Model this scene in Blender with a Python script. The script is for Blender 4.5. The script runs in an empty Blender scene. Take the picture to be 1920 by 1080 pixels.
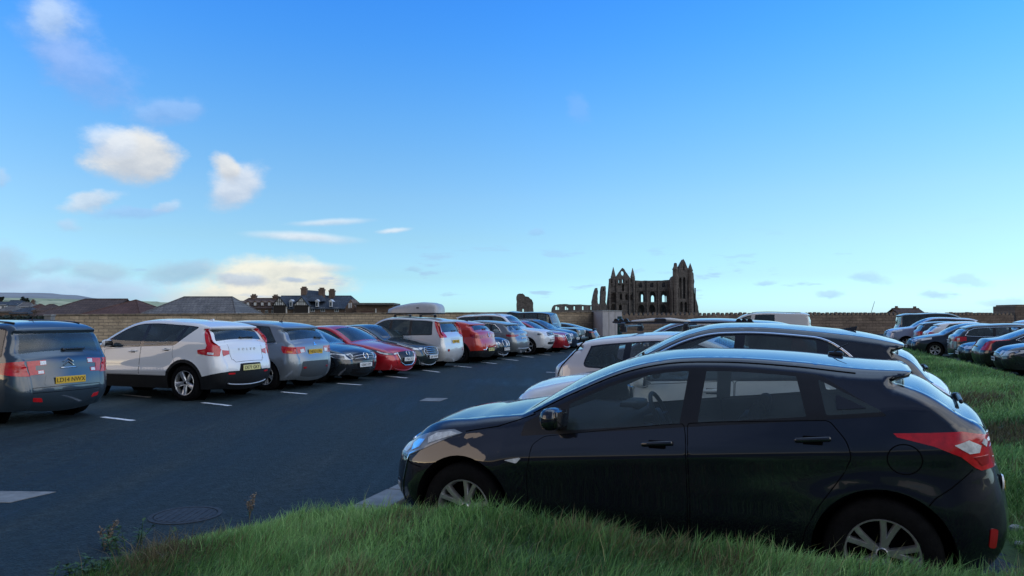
import bpy, bmesh, math, random
import numpy as np
from mathutils import Vector, Matrix, geometry

# ------------------------------------------------------------------ camera, world, sun, exposure
SC = bpy.context.scene
COL = SC.collection
random.seed(7)
RNG = np.random.default_rng(7)
F_PX, EYE = 1387.0, 1.65
PITCH = math.atan(58 / F_PX)

cam_d = bpy.data.cameras.new("camera")
cam_d.sensor_width = 36.0
cam_d.lens = F_PX / 1920 * 36
cam_d.clip_start = 0.05
cam_d.clip_end = 20000
cam = bpy.data.objects.new("camera", cam_d)
COL.objects.link(cam)
cam.location = (0, 0, EYE)
cam.rotation_euler = (math.radians(90) + PITCH, 0, 0)
SC.camera = cam

SUN_AZ = math.radians(252)      # clockwise from +Y : low on the left, a little behind the camera
SUN_EL = math.radians(6)
SC.view_settings.view_transform = 'Standard'
SC.view_settings.look = 'None'
SC.view_settings.exposure = 0.0
SC.view_settings.gamma = 1.0


class NG:
    """tiny node-graph writer"""
    def __init__(self, tree):
        self.t = tree
        tree.nodes.clear()

    def n(self, kind, **kw):
        nd = self.t.nodes.new(kind)
        ins = kw.pop('ins', {})
        for k, v in kw.items():
            setattr(nd, k, v)
        for k, v in ins.items():
            self.put(nd.inputs[k], v)
        return nd

    def put(self, sock, v):
        if isinstance(v, bpy.types.NodeSocket):
            self.t.links.new(v, sock)
        else:
            sock.default_value = v

    def m(self, op, a, b=0.0, c=None, clamp=False):
        nd = self.t.nodes.new('ShaderNodeMath')
        nd.operation = op
        nd.use_clamp = clamp
        self.put(nd.inputs[0], a)
        self.put(nd.inputs[1], b)
        if c is not None:
            self.put(nd.inputs[2], c)
        return nd.outputs[0]

    def mix(self, f, a, b, blend='MIX'):
        nd = self.t.nodes.new('ShaderNodeMix')
        nd.data_type = 'RGBA'
        nd.blend_type = blend
        self.put(nd.inputs[0], f)
        self.put(nd.inputs[6], a if not isinstance(a, tuple) else (*a[:3], 1))
        self.put(nd.inputs[7], b if not isinstance(b, tuple) else (*b[:3], 1))
        return nd.outputs[2]

    def ramp(self, f, stops, interp='LINEAR'):
        nd = self.t.nodes.new('ShaderNodeValToRGB')
        nd.color_ramp.interpolation = interp
        el = nd.color_ramp.elements
        while len(el) < len(stops):
            el.new(0.5)
        for e, (p, c) in zip(el, stops):
            e.position = p
            e.color = (*c, 1) if isinstance(c, tuple) else (c, c, c, 1)
        self.put(nd.inputs[0], f)
        return nd.outputs[0]

    def smooth(self, v, lo, hi):
        nd = self.t.nodes.new('ShaderNodeMapRange')
        nd.interpolation_type = 'SMOOTHSTEP'
        self.put(nd.inputs[0], v)
        self.put(nd.inputs[1], lo)
        self.put(nd.inputs[2], hi)
        return nd.outputs[0]

    def noise(self, vec, scale, detail=4, rough=0.55, w=None):
        nd = self.t.nodes.new('ShaderNodeTexNoise')
        if w is not None:
            nd.noise_dimensions = '4D'
            nd.inputs['W'].default_value = w
        self.put(nd.inputs['Vector'], vec)
        nd.inputs['Scale'].default_value = scale
        nd.inputs['Detail'].default_value = detail
        nd.inputs['Roughness'].default_value = rough
        return nd


def build_world():
    w = bpy.data.worlds.new("World")
    SC.world = w
    w.use_nodes = True
    g = NG(w.node_tree)
    sky = g.n('ShaderNodeTexSky', sky_type='NISHITA', sun_disc=False)
    sky.sun_elevation = SUN_EL
    sky.sun_rotation = SUN_AZ
    sky.altitude = 60
    sky.air_density = 1.0
    sky.dust_density = 0.4
    sky.ozone_density = 3.0
    d = g.n('ShaderNodeTexCoord').outputs['Generated']
    sep = g.n('ShaderNodeSeparateXYZ', ins={0: d})
    X, Y, Z = sep.outputs
    el = g.m('ARCSINE', Z)
    az = g.m('ARCTAN2', X, Y)
    # colour of this evening's air over the sea, by height above the horizon
    tint = g.ramp(g.m('MULTIPLY', el, 1 / 1.5708, clamp=True), SKY_TINT)
    tint = g.mix(g.smooth(Y, 0.2, -0.7), tint, (1.15, 1.25, 1.5))
    base = g.mix(1.0, sky.outputs[0], tint, 'MULTIPLY')
    base = g.mix(g.m('MULTIPLY', g.smooth(X, .05, .55), g.m('SUBTRACT', 1.0, g.smooth(el, .05, .45))), base, g.mix(1.0, base, (1.0, .90, .92), 'MULTIPLY'))
    # clouds (directions on the sky: azimuth, elevation)
    vec = g.n('ShaderNodeCombineXYZ', ins={0: g.m('MULTIPLY', az, 1.0), 1: g.m('MULTIPLY', el, 1.6), 2: 0.37}).outputs[0]
    n1 = g.noise(vec, 9.0, 6, 0.6)
    n2 = g.noise(vec, 24.0, 7, 0.62)
    wsep = g.n('ShaderNodeSeparateXYZ', ins={0: n1.outputs['Color']})
    wx = g.m('SUBTRACT', wsep.outputs[0], 0.5)
    wy = g.m('SUBTRACT', wsep.outputs[1], 0.5)
    det = g.m('SUBTRACT', n2.outputs[0], 0.5)
    out = base
    for (px, py, wpx, hpx, op, col, soft, rough, slant) in CLOUDS:
        a0 = math.atan2(px - 960, F_PX)
        e0 = math.atan((598 - py) / math.hypot(F_PX, px - 960))
        ww, hh = wpx / F_PX * math.cos(a0), hpx / F_PX
        da = g.m('SUBTRACT', az, a0)
        de = g.m('SUBTRACT', el, e0)
        u = g.m('MULTIPLY_ADD', wx, 0.10 * rough, da)
        v = g.m('MULTIPLY_ADD', wy, 0.06 * rough, de)
        v = g.m('MULTIPLY_ADD', da, slant, v)
        u = g.m('MULTIPLY', u, 1 / ww)
        v = g.m('MULTIPLY', v, 1 / hh)
        r2 = g.m('MULTIPLY_ADD', u, u, g.m('MULTIPLY', v, v))
        r = g.m('MULTIPLY_ADD', det, -1.3 * rough, g.m('SQRT', r2))
        mask = g.m('SUBTRACT', 1.0, g.smooth(r, 1 - soft, 1.05))
        mask = g.m('MULTIPLY', mask, op)
        lit = g.smooth(g.m('MULTIPLY_ADD', det, 2.6, v), -0.9, 0.8)
        cc = g.mix(lit, (col[0] * 0.66, col[1] * 0.71, col[2] * 0.80), col)
        out = g.mix(mask, out, g.mix(1.0, cc, (CLOUD_K, CLOUD_K, CLOUD_K), 'MULTIPLY'))
    # scattered small low clouds
    lowv = g.n('ShaderNodeCombineXYZ', ins={0: g.m('MULTIPLY', az, 1.0), 1: g.m('MULTIPLY', el, 4.5), 2: 1.9}).outputs[0]
    n3 = g.noise(lowv, 14.0, 4, 0.55)
    band = g.m('MULTIPLY', g.smooth(el, 0.0, 0.03), g.m('SUBTRACT', 1.0, g.smooth(el, 0.045, 0.13)))
    lm = g.m('MULTIPLY', g.m('MULTIPLY', g.smooth(n3.outputs[0], 0.60, 0.72), band), 0.55)
    out = g.mix(lm, out, (0.36 * CLOUD_K, 0.52 * CLOUD_K, 0.80 * CLOUD_K))
    # bright veil high overhead, added out of view as fill light
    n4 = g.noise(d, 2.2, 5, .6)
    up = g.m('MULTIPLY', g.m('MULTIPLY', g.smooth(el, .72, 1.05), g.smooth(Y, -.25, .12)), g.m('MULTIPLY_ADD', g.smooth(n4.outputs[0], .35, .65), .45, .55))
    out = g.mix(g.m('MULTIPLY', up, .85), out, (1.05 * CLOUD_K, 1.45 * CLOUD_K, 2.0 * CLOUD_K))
    # dark bank added out of view, behind and left, darkening reflections; paler strip below
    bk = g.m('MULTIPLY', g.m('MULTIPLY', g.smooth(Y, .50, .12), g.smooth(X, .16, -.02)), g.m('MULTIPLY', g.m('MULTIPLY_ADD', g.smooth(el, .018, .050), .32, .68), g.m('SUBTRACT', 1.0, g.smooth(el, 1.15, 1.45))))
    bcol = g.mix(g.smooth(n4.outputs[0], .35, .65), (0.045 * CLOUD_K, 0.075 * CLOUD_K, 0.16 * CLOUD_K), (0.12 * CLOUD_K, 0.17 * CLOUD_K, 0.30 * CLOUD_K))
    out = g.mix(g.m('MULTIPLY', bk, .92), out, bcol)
    # bright fill added to the unseen sky right of and behind the camera
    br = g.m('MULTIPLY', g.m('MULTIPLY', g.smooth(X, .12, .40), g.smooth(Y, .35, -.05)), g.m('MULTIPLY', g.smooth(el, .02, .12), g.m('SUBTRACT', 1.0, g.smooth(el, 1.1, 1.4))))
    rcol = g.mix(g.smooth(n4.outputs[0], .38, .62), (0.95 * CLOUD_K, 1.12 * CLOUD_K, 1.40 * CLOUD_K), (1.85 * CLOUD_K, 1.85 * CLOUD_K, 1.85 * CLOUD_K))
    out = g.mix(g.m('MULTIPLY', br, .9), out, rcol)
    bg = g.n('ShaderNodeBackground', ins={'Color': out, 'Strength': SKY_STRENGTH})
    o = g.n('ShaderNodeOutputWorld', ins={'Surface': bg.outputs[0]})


SKY_STRENGTH = 0.15
CLOUD_K = 1 / SKY_STRENGTH
SKY_TINT = [(0.0, (1.77, 3.3, 7.2)), (0.0106, (1.77, 3.14, 6.4)), (0.0358, (1.74, 2.36, 3.61)), (0.0677, (1.97, 2.26, 2.78)), (0.1014, (2.01, 2.28, 2.71)), (0.1348, (1.81, 2.3, 2.82)), (0.1672, (1.57, 2.32, 3.04)), (0.1989, (1.3, 2.29, 3.28)), (0.2296, (1.05, 2.25, 3.54)), (0.2591, (0.89, 2.2, 3.75)), (0.45, (0.72, 1.9, 3.4)), (1.0, (0.65, 1.75, 3.1))]
#  px, py, half-width px, half-height px, opacity, colour, softness, roughness, slant
CREAM = (0.86, 0.86, 0.84)
LILAC = (0.42, 0.58, 0.95)
GREYB = (0.40, 0.55, 0.78)
WARMW = (0.95, 0.93, 0.80)
CLOUDS = [
    (95, 45, 80, 85, 0.40, (0.42, 0.62, 1.0), 0.70, 0.82, 0.3),
    (150, 128, 112, 52, 0.44, (0.42, 0.58, 1.0), 0.70, 0.82, 0.2),
    (92, 28, 48, 40, 0.55, (0.72, 0.85, 1.0), 0.70, 0.72, 0.2),
    (318, 203, 78, 36, 0.45, (0.45, 0.64, 1.0), 0.70, 0.82, -0.1),
    (252, 288, 92, 50, 0.93, CREAM, 0.45, 0.52, -0.10),
    (200, 262, 56, 34, 0.65, (0.82, 0.90, 1.0), 0.55, 0.62, 0.0),
    (436, 348, 60, 50, 0.80, (0.84, 0.87, 0.92), 0.60, 0.57, -0.35),
    (420, 312, 28, 32, 0.85, CREAM, 0.55, 0.52, 0.3),
    (170, 375, 56, 20, 0.70, (0.80, 0.86, 0.92), 0.60, 0.67, -0.25),
    (245, 395, 80, 11, 0.35, LILAC, 0.70, 0.72, -0.1),
    (300, 382, 24, 14, 0.50, (0.70, 0.80, 0.95), 0.65, 0.72, 0.0),
    (130, 415, 30, 12, 0.30, (0.70, 0.72, 0.90), 0.70, 0.72, 0.0),
    (572, 445, 125, 12, 0.75, (0.95, 0.98, 1.0), 0.85, 0.18, 0.02),
    (620, 417, 90, 8, 0.60, (0.92, 0.97, 1.0), 0.9, 0.2, -0.09),
    (735, 431, 40, 6, 0.65, (0.95, 0.98, 1.0), 0.9, 0.2, -0.1),
    (520, 528, 150, 50, 0.97, WARMW, 0.50, 0.52, 0.02),
    (590, 502, 85, 14, 0.85, (1.0, 0.98, 0.88), 0.9, 0.25, 0.0),
    (430, 560, 150, 34, 0.92, (0.96, 0.92, 0.78), 0.70, 0.57, 0.0),
    (90, 552, 300, 42, 0.80, (0.50, 0.63, 0.84), 0.70, 0.57, 0.0),
    (340, 510, 80, 26, 0.52, (0.44, 0.55, 0.70), 0.65, 0.62, -0.08),
    (190, 508, 70, 24, 0.50, (0.47, 0.57, 0.71), 0.65, 0.67, 0.0),
    (95, 500, 50, 16, 0.42, (0.45, 0.56, 0.75), 0.65, 0.67, -0.2),
    (5, 500, 60, 44, 0.55, (0.44, 0.53, 0.70), 0.65, 0.62, 0.0),
    (450, 526, 60, 13, 0.55, GREYB, 0.60, 0.72, 0.0),
    (540, 531, 24, 8, 0.6, GREYB, 0.60, 0.62, 0.0),
    (0, 328, 20, 18, 0.45, (0.6, 0.75, 0.95), 0.70, 0.62, 0.0),
    (1082, 200, 34, 36, 0.12, (0.6, 0.7, 1.0), 0.70, 0.82, 0.0),
    (1440, 525, 30, 8, 0.40, GREYB, 0.65, 0.72, 0.0),
    (1640, 520, 36, 12, 0.35, GREYB, 0.65, 0.72, 0.1),
    (1570, 553, 34, 10, 0.45, GREYB, 0.65, 0.72, 0.0),
    (1765, 549, 40, 11, 0.42, GREYB, 0.65, 0.72, 0.1),
    (1820, 525, 44, 11, 0.32, GREYB, 0.65, 0.72, 0.1),
    (1880, 565, 46, 10, 0.32, GREYB, 0.65, 0.72, 0.0),
    (1005, 440, 18, 9, 0.25, LILAC, 0.65, 0.72, 0.0),
    (778, 507, 20, 8, 0.30, GREYB, 0.65, 0.72, 0.0),
]
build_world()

sun_d = bpy.data.lights.new("sun", 'SUN')
sun_d.energy = 0.5
sun_d.angle = math.radians(40)
sun_d.color = (1.0, 0.78, 0.58)
sun = bpy.data.objects.new("sun", sun_d)
COL.objects.link(sun)
_sd = Vector((math.sin(SUN_AZ) * math.cos(SUN_EL), math.cos(SUN_AZ) * math.cos(SUN_EL), math.sin(SUN_EL)))
sun.rotation_euler = (-_sd).to_track_quat('-Z', 'Y').to_euler()
sun.location = _sd * 100


def ray(px, py):
    x, v = (px - 960) / F_PX, (540 - py) / F_PX
    return np.array([x, math.cos(PITCH) - v * math.sin(PITCH), math.sin(PITCH) + v * math.cos(PITCH)])


def ground_at(px, py, z=0.0):
    r = ray(px, py)
    t = (z - EYE) / r[2]
    return r[0] * t, r[1] * t


def at_depth(px, py, Y):
    """the point seen at that place of the photograph, Y metres away"""
    r = ray(px, py)
    t = Y / r[1]
    return r[0] * t, Y, EYE + r[2] * t


# ------------------------------------------------------------------ object helpers
def tag(o, label=None, cat=None, group=None, kind=None):
    if label:
        o['label'] = label
    if cat:
        o['category'] = cat
    if group:
        o['group'] = group
    if kind:
        o['kind'] = kind
    return o


def empty(name, loc=(0, 0, 0), rz=0.0, parent=None):
    o = bpy.data.objects.new(name, None)
    o.empty_display_size = 0.2
    COL.objects.link(o)
    o.location = loc
    o.rotation_euler = (0, 0, rz)
    o.parent = parent
    return o


def mk(name, verts, faces, mat=None, parent=None, smooth=False, normals=None, fmat=None):
    me = bpy.data.meshes.new(name)
    me.from_pydata([tuple(map(float, v)) for v in verts], [], [tuple(map(int, f)) for f in faces])
    mats = mat if isinstance(mat, (list, tuple)) else [mat]
    for m_ in mats:
        if m_:
            me.materials.append(m_)
    if fmat is not None:
        me.polygons.foreach_set('material_index', np.asarray(fmat, dtype=np.int32))
    if smooth:
        me.polygons.foreach_set('use_smooth', np.ones(len(me.polygons), dtype=bool))
    me.update()
    if normals is not None:
        me.normals_split_custom_set_from_vertices([tuple(map(float, n)) for n in normals])
    o = bpy.data.objects.new(name, me)
    COL.objects.link(o)
    o.parent = parent
    return o


def share(o, parent=None, loc=None, rot=None, name=None):
    c = o.copy()
    COL.objects.link(c)
    c.parent = parent
    if loc is not None:
        c.location = loc
    if rot is not None:
        c.rotation_euler = rot
    return c


class MB:
    """collects shapes into one mesh"""
    def __init__(self):
        self.v, self.f, self.fm = [], [], []

    def add(self, v, f, m=0):
        b = len(self.v)
        self.v.extend([tuple(p) for p in v])
        self.f.extend([tuple(i + b for i in q) for q in f])
        self.fm.extend([m] * len(f))
        return self

    def box(self, c, s, m=0, rz=0.0, taper=1.0):
        x, y, z = s[0] / 2, s[1] / 2, s[2] / 2
        P = []
        for sz, k in ((-z, 1.0), (z, taper)):
            for sx, sy in ((-x, -y), (x, -y), (x, y), (-x, y)):
                a, b = sx * k, sy * k
                P.append((c[0] + a * math.cos(rz) - b * math.sin(rz), c[1] + a * math.sin(rz) + b * math.cos(rz), c[2] + sz))
        return self.add(P, [(0, 3, 2, 1), (4, 5, 6, 7), (0, 1, 5, 4), (1, 2, 6, 5), (2, 3, 7, 6), (3, 0, 4, 7)], m)

    def rbox(self, c, s, r, m=0, rot=None, seg=2):
        bm = bmesh.new()
        bmesh.ops.create_cube(bm, size=1.0)
        bmesh.ops.scale(bm, vec=s, verts=bm.verts)
        bmesh.ops.bevel(bm, geom=bm.edges[:], offset=min(r, min(s) * 0.49), segments=seg, affect='EDGES', profile=0.5)
        M = Matrix.Translation(c) @ (rot.to_4x4() if rot else Matrix())
        vs = [tuple(M @ v.co) for v in bm.verts]
        bm.verts.index_update()
        fs = [tuple(v.index for v in f.verts) for f in bm.faces]
        bm.free()
        return self.add(vs, fs, m)

    def tube(self, pts, r, n=6, m=0, closed=False, cap=True):
        pts = [Vector(p) for p in pts]
        k = len(pts)
        rs = r if isinstance(r, (list, tuple)) else [r] * k
        V, Fc = [], []
        prev = None
        for i, p in enumerate(pts):
            a = pts[i - 1] if (i > 0 or closed) else p
            b = pts[(i + 1) % k] if (i < k - 1 or closed) else p
            t = (b - a).normalized() if (b - a).length > 1e-9 else Vector((0, 0, 1))
            if prev is None:
                up = Vector((0, 0, 1)) if abs(t.z) < 0.9 else Vector((1, 0, 0))
                s = t.cross(up).normalized()
            else:
                s = (prev - t * prev.dot(t)).normalized()
            prev = s
            q = t.cross(s)
            for j in range(n):
                an = 2 * math.pi * (j + 0.5) / n
                V.append(p + s * (rs[i] * math.cos(an)) + q * (rs[i] * math.sin(an)))
        for i in range(k if closed else k - 1):
            i2 = (i + 1) % k
            for j in range(n):
                j2 = (j + 1) % n
                Fc.append((i * n + j, i * n + j2, i2 * n + j2, i2 * n + j))
        if cap and not closed:
            Fc.append(tuple(range(n))[::-1])
            Fc.append(tuple((k - 1) * n + j for j in range(n)))
        return self.add(V, Fc, m)

    def lathe(self, prof, n=24, axis='y', m=0, c=(0, 0, 0), cap=False):
        """prof: (radius, along-axis)"""
        V, Fc = [], []
        for (r, a) in prof:
            for j in range(n):
                t = 2 * math.pi * j / n
                p, q = r * math.cos(t), r * math.sin(t)
                V.append({'y': (c[0] + p, c[1] + a, c[2] + q), 'z': (c[0] + p, c[1] + q, c[2] + a), 'x': (c[0] + a, c[1] + p, c[2] + q)}[axis])
        for i in range(len(prof) - 1):
            for j in range(n):
                j2 = (j + 1) % n
                Fc.append((i * n + j, i * n + j2, (i + 1) * n + j2, (i + 1) * n + j))
        if cap:
            Fc.append(tuple(range(n)))
            Fc.append(tuple((len(prof) - 1) * n + j for j in range(n)))
        return self.add(V, Fc, m)

    def build(self, name, mat, parent=None, smooth=False, fix=True, auto=None):
        o = mk(name, self.v, self.f, mat, parent, smooth, fmat=self.fm)
        if fix:
            bm = bmesh.new()
            bm.from_mesh(o.data)
            bmesh.ops.recalc_face_normals(bm, faces=bm.faces)
            if auto is not None:
                for e in bm.edges:
                    if len(e.link_faces) == 2 and e.calc_face_angle(0) > auto:
                        e.smooth = False
            bm.to_mesh(o.data)
            bm.free()
        return o


# ------------------------------------------------------------------ materials
MATS = {}


def pmat(name, col, rough=0.6, metal=0.0, spec=0.5, coat=0.0, coat_r=0.03, var=0.0, vscale=8.0, bump=0.0, bscale=40.0, emit=None, detail=4):
    if name in MATS:
        return MATS[name]
    m = bpy.data.materials.new(name)
    m.use_nodes = True
    g = NG(m.node_tree)
    b = g.n('ShaderNodeBsdfPrincipled')
    b.inputs['Roughness'].default_value = rough
    b.inputs['Metallic'].default_value = metal
    b.inputs['Specular IOR Level'].default_value = spec
    b.inputs['Coat Weight'].default_value = coat
    b.inputs['Coat Roughness'].default_value = coat_r
    b.inputs['Base Color'].default_value = (*col, 1)
    tc = g.n('ShaderNodeTexCoord').outputs['Object']
    if var > 0:
        nz = g.noise(tc, vscale, detail, 0.6)
        lo = tuple(c * (1 - var) for c in col)
        hi = tuple(min(1, c * (1 + var)) for c in col)
        g.put(b.inputs['Base Color'], g.ramp(nz.outputs[0], [(0.3, lo), (0.7, hi)]))
    if bump > 0:
        nb = g.noise(tc, bscale, 4, 0.6)
        bp = g.n('ShaderNodeBump', ins={'Strength': bump, 'Distance': 0.02, 'Height': nb.outputs[0]})
        g.put(b.inputs['Normal'], bp.outputs[0])
    o = g.n('ShaderNodeOutputMaterial', ins={0: b.outputs[0]})
    MATS[name] = m
    return m


def paint(name, col, metal=0.0, rough=0.35, dirt=0.25):
    """car paint: base + clear coat, road dirt low down and dull dark lining on its inner side"""
    if name in MATS:
        return MATS[name]
    m = bpy.data.materials.new(name)
    m.use_nodes = True
    g = NG(m.node_tree)
    tc = g.n('ShaderNodeTexCoord').outputs['Object']
    n1 = g.noise(tc, 3.0, 5, 0.65)
    fl = g.noise(tc, 900.0, 1, 0.5)
    z = g.n('ShaderNodeSeparateXYZ', ins={0: tc}).outputs[2]
    low = g.m('SUBTRACT', 1.0, g.smooth(z, 0.15, 0.75))
    d = g.m('MULTIPLY', g.m('MULTIPLY', low, g.smooth(n1.outputs[0], 0.35, 0.7)), dirt)
    c1 = g.mix(g.m('MULTIPLY', fl.outputs[0], 0.25 if metal > 0 else 0.0), col, tuple(min(1, c * 1.8) for c in col))
    c2 = g.mix(d, c1, (0.06, 0.055, 0.05))
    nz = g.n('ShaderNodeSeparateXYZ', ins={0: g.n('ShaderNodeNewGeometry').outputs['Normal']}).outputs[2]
    sheen_film = g.m('MULTIPLY', g.smooth(nz, .55, .97), g.m('MULTIPLY_ADD', n1.outputs[0], .10, .0))  # sky sheen painted into the colour: upward faces made paler
    c2 = g.mix(sheen_film, c2, (.34, .35, .36))
    b = g.n('ShaderNodeBsdfPrincipled', ins={'Base Color': c2, 'Metallic': metal, 'Coat Weight': 1.0, 'Coat IOR': 1.78})
    b.inputs['Specular IOR Level'].default_value = 0.12
    g.put(b.inputs['Roughness'], rough)
    g.put(b.inputs['Coat Roughness'], g.m('MULTIPLY_ADD', d, 0.5, g.m('MULTIPLY_ADD', n1.outputs[0], 0.03, 0.01)))
    lin = g.n('ShaderNodeBsdfDiffuse', ins={'Color': (0.03, 0.03, 0.034, 1)})
    back = g.n('ShaderNodeNewGeometry').outputs['Backfacing']
    mx = g.n('ShaderNodeMixShader', ins={0: back, 1: b.outputs[0], 2: lin.outputs[0]})
    g.n('ShaderNodeOutputMaterial', ins={0: mx.outputs[0]})
    MATS[name] = m
    return m


def glass_mat(name, tint, gloss=1.0):
    if name in MATS:
        return MATS[name]
    m = bpy.data.materials.new(name)
    m.use_nodes = True
    g = NG(m.node_tree)
    tc = g.n('ShaderNodeTexCoord').outputs['Object']
    nz = g.noise(tc, 2.5, 4, 0.6)
    tr = g.n('ShaderNodeBsdfTransparent', ins={'Color': (*tint, 1)})
    gl = g.n('ShaderNodeBsdfGlossy', ins={'Color': (1, 1, 1, 1), 'Roughness': 0.015})
    df = g.n('ShaderNodeBsdfDiffuse', ins={'Color': (0.26, 0.36, 0.38, 1)})
    sheen_film = g.m('MULTIPLY_ADD', g.smooth(nz.outputs[0], 0.35, 0.8), 0.07, 0.10)  # pale teal diffuse painted in for the reflected haze on the glass
    a = g.n('ShaderNodeMixShader', ins={0: sheen_film, 1: tr.outputs[0], 2: df.outputs[0]})
    fr = g.n('ShaderNodeFresnel', ins={'IOR': 1.52})
    f2 = g.m('MULTIPLY', fr.outputs[0], 1.2 * gloss, clamp=True)
    mx = g.n('ShaderNodeMixShader', ins={0: f2, 1: a.outputs[0], 2: gl.outputs[0]})
    g.n('ShaderNodeOutputMaterial', ins={0: mx.outputs[0]})
    MATS[name] = m
    return m


M_GLASS = glass_mat('clear glass', (0.85, 0.92, 0.91))
M_TINT = glass_mat('tinted glass', (0.14, 0.17, 0.18))
M_TRIM = pmat('black trim', (0.012, 0.012, 0.014), 0.35, spec=0.5, var=0.2)
M_GLOSSB = pmat('gloss black', (0.006, 0.006, 0.008), 0.12, coat=1.0)
M_PLAST = pmat('grey plastic', (0.011, 0.012, 0.014), 0.6, spec=.25, var=0.25, vscale=30, bump=0.15, bscale=300)
M_UNDER = pmat('underside', (0.004, 0.004, 0.005), 0.95, spec=.05)
M_RUBBER = pmat('rubber', (0.007, 0.007, 0.008), 0.8, spec=.12, var=0.3, vscale=25, bump=0.2, bscale=120)
M_ALLOY = pmat('alloy', (0.74, 0.75, 0.77), 0.34, metal=0.85, var=0.15, vscale=12)
M_ALLOYD = pmat('dark alloy', (0.05, 0.05, 0.055), 0.4, metal=0.5)
M_CHROME = pmat('chrome', (0.85, 0.86, 0.88), 0.10, metal=1.0)
M_SILVER = pmat('silver plastic', (0.55, 0.56, 0.58), 0.3, metal=0.4)
M_SEAT = pmat('seat cloth', (0.028, 0.030, 0.034), 0.9, var=0.3, vscale=40)
M_DASH = pmat('dashboard plastic', (0.04, 0.042, 0.046), 0.55, var=0.2, vscale=20)
M_RED = pmat('red lens', (0.56, 0.010, 0.016), 0.15, coat=1.0, var=0.25, vscale=22)
M_DRED = pmat('dark red lens', (0.34, 0.008, 0.014), 0.12, coat=1.0)
M_AMBER = pmat('amber lens', (0.75, 0.16, 0.02), 0.15, coat=1.0)
M_CLEAR = pmat('clear lens', (0.72, 0.75, 0.78), 0.18, metal=0.0, coat=1.0, var=0.3, vscale=30)
M_LAMPD = pmat('lamp housing', (0.10, 0.11, 0.125), 0.12, metal=0.4, coat=1.0, var=0.5, vscale=18)
M_LAMPH = pmat('lamp glass', (.27, .30, .34), .10, coat=1.0, var=.4, vscale=14)
M_YELLOW = pmat('yellow plate', (0.72, 0.45, 0.04), 0.4, var=0.06)
M_PALEY = pmat('pale yellow plate', (0.72, 0.66, 0.28), 0.4, var=0.06)
M_WHITEP = pmat('white plate', (0.75, 0.76, 0.76), 0.4, var=0.05)
M_INK = pmat('plate ink', (0.01, 0.01, 0.01), 0.5)
M_WHITE = pmat('white plastic', (0.72, 0.72, 0.70), 0.35, var=0.06)

# ------------------------------------------------------------------ geometry helpers for bodies


def inside(P, poly):
    x, z = P[:, 0], P[:, 1]
    poly = np.asarray(poly)
    a, b = poly, np.roll(poly, -1, 0)
    r = np.zeros(len(P), bool)
    for (x1, z1), (x2, z2) in zip(a, b):
        if z1 == z2:
            continue
        c = ((z1 > z) != (z2 > z)) & (x < (x2 - x1) * (z - z1) / (z2 - z1) + x1)
        r ^= c
    return r


def seg_dist(P, A, B):
    """distance of points to segments -> (n,k) distances and params"""
    d = B - A
    L = np.maximum((d ** 2).sum(1), 1e-12)
    t = ((P[:, None, :] - A[None]) * d[None]).sum(2) / L
    t = np.clip(t, 0, 1)
    q = A[None] + t[..., None] * d[None]
    return np.sqrt(((P[:, None, :] - q) ** 2).sum(2)), t


def resample(poly, step, closed=True):
    poly = [np.asarray(p, float) for p in poly]
    out = []
    n = len(poly)
    for i in range(n if closed else n - 1):
        a, b = poly[i], poly[(i + 1) % n]
        k = max(1, int(math.ceil(np.linalg.norm(b - a) / step)))
        for j in range(k):
            out.append(a + (b - a) * j / k)
    if not closed:
        out.append(poly[-1])
    return np.array(out)


def fillet(poly, r):
    """round the corners of a 2-D polygon; r a number or a list"""
    n = len(poly)
    rs = r if isinstance(r, (list, tuple)) else [r] * n
    out = []
    for i in range(n):
        p, a, b = np.array(poly[i], float), np.array(poly[i - 1], float), np.array(poly[(i + 1) % n], float)
        if rs[i] <= 0:
            out.append(p)
            continue
        la, lb = np.linalg.norm(a - p), np.linalg.norm(b - p)
        if la < 1e-6 or lb < 1e-6:
            continue
        k = min(rs[i], la * 0.45, lb * 0.45)
        s, e = p + (a - p) / la * k, p + (b - p) / lb * k
        for t in (0, 0.25, 0.5, 0.75, 1):
            out.append((1 - t) ** 2 * s + 2 * t * (1 - t) * p + t * t * e)
    return np.array(out)


def clip_half(poly, p, n):
    """keep the part of a polygon where (x-p).n >= 0"""
    out = []
    m = len(poly)
    for i in range(m):
        a, b = np.asarray(poly[i], float), np.asarray(poly[(i + 1) % m], float)
        da, db = (a - p) @ n, (b - p) @ n
        if da >= 0:
            out.append(a)
        if da * db < 0:
            out.append(a + (b - a) * da / (da - db))
    return out


def cdt(points, loops, extra):
    """constrained triangulation of closed loops plus loose points"""
    V = [tuple(p) for p in points[:0]]
    E = []
    for lp in loops:
        b = len(V)
        V += [tuple(map(float, p)) for p in lp]
        E += [(b + i, b + (i + 1) % len(lp)) for i in range(len(lp))]
    V += [tuple(map(float, p)) for p in extra]
    r = geometry.delaunay_2d_cdt([Vector(v) for v in V], E, [], 0, 1e-5)
    P = np.array([(v.x, v.y) for v in r[0]])
    T = np.array([tuple(f) for f in r[2]])
    a, b, c = P[T[:, 0]], P[T[:, 1]], P[T[:, 2]]
    ar = (b[:, 0] - a[:, 0]) * (c[:, 1] - a[:, 1]) - (b[:, 1] - a[:, 1]) * (c[:, 0] - a[:, 0])
    T[ar < 0] = T[ar < 0][:, ::-1]
    T = T[np.abs(ar) > 1e-10]
    return P, T


def plate2d(outline, holes=(), grid=None):
    loops = [outline] + list(holes)
    ex = []
    P, T = cdt(np.zeros((0, 2)), loops, ex)
    C = P[T].mean(1)
    k = inside(C, outline)
    for h in holes:
        k &= ~inside(C, h)
    return P, T[k]


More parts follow.
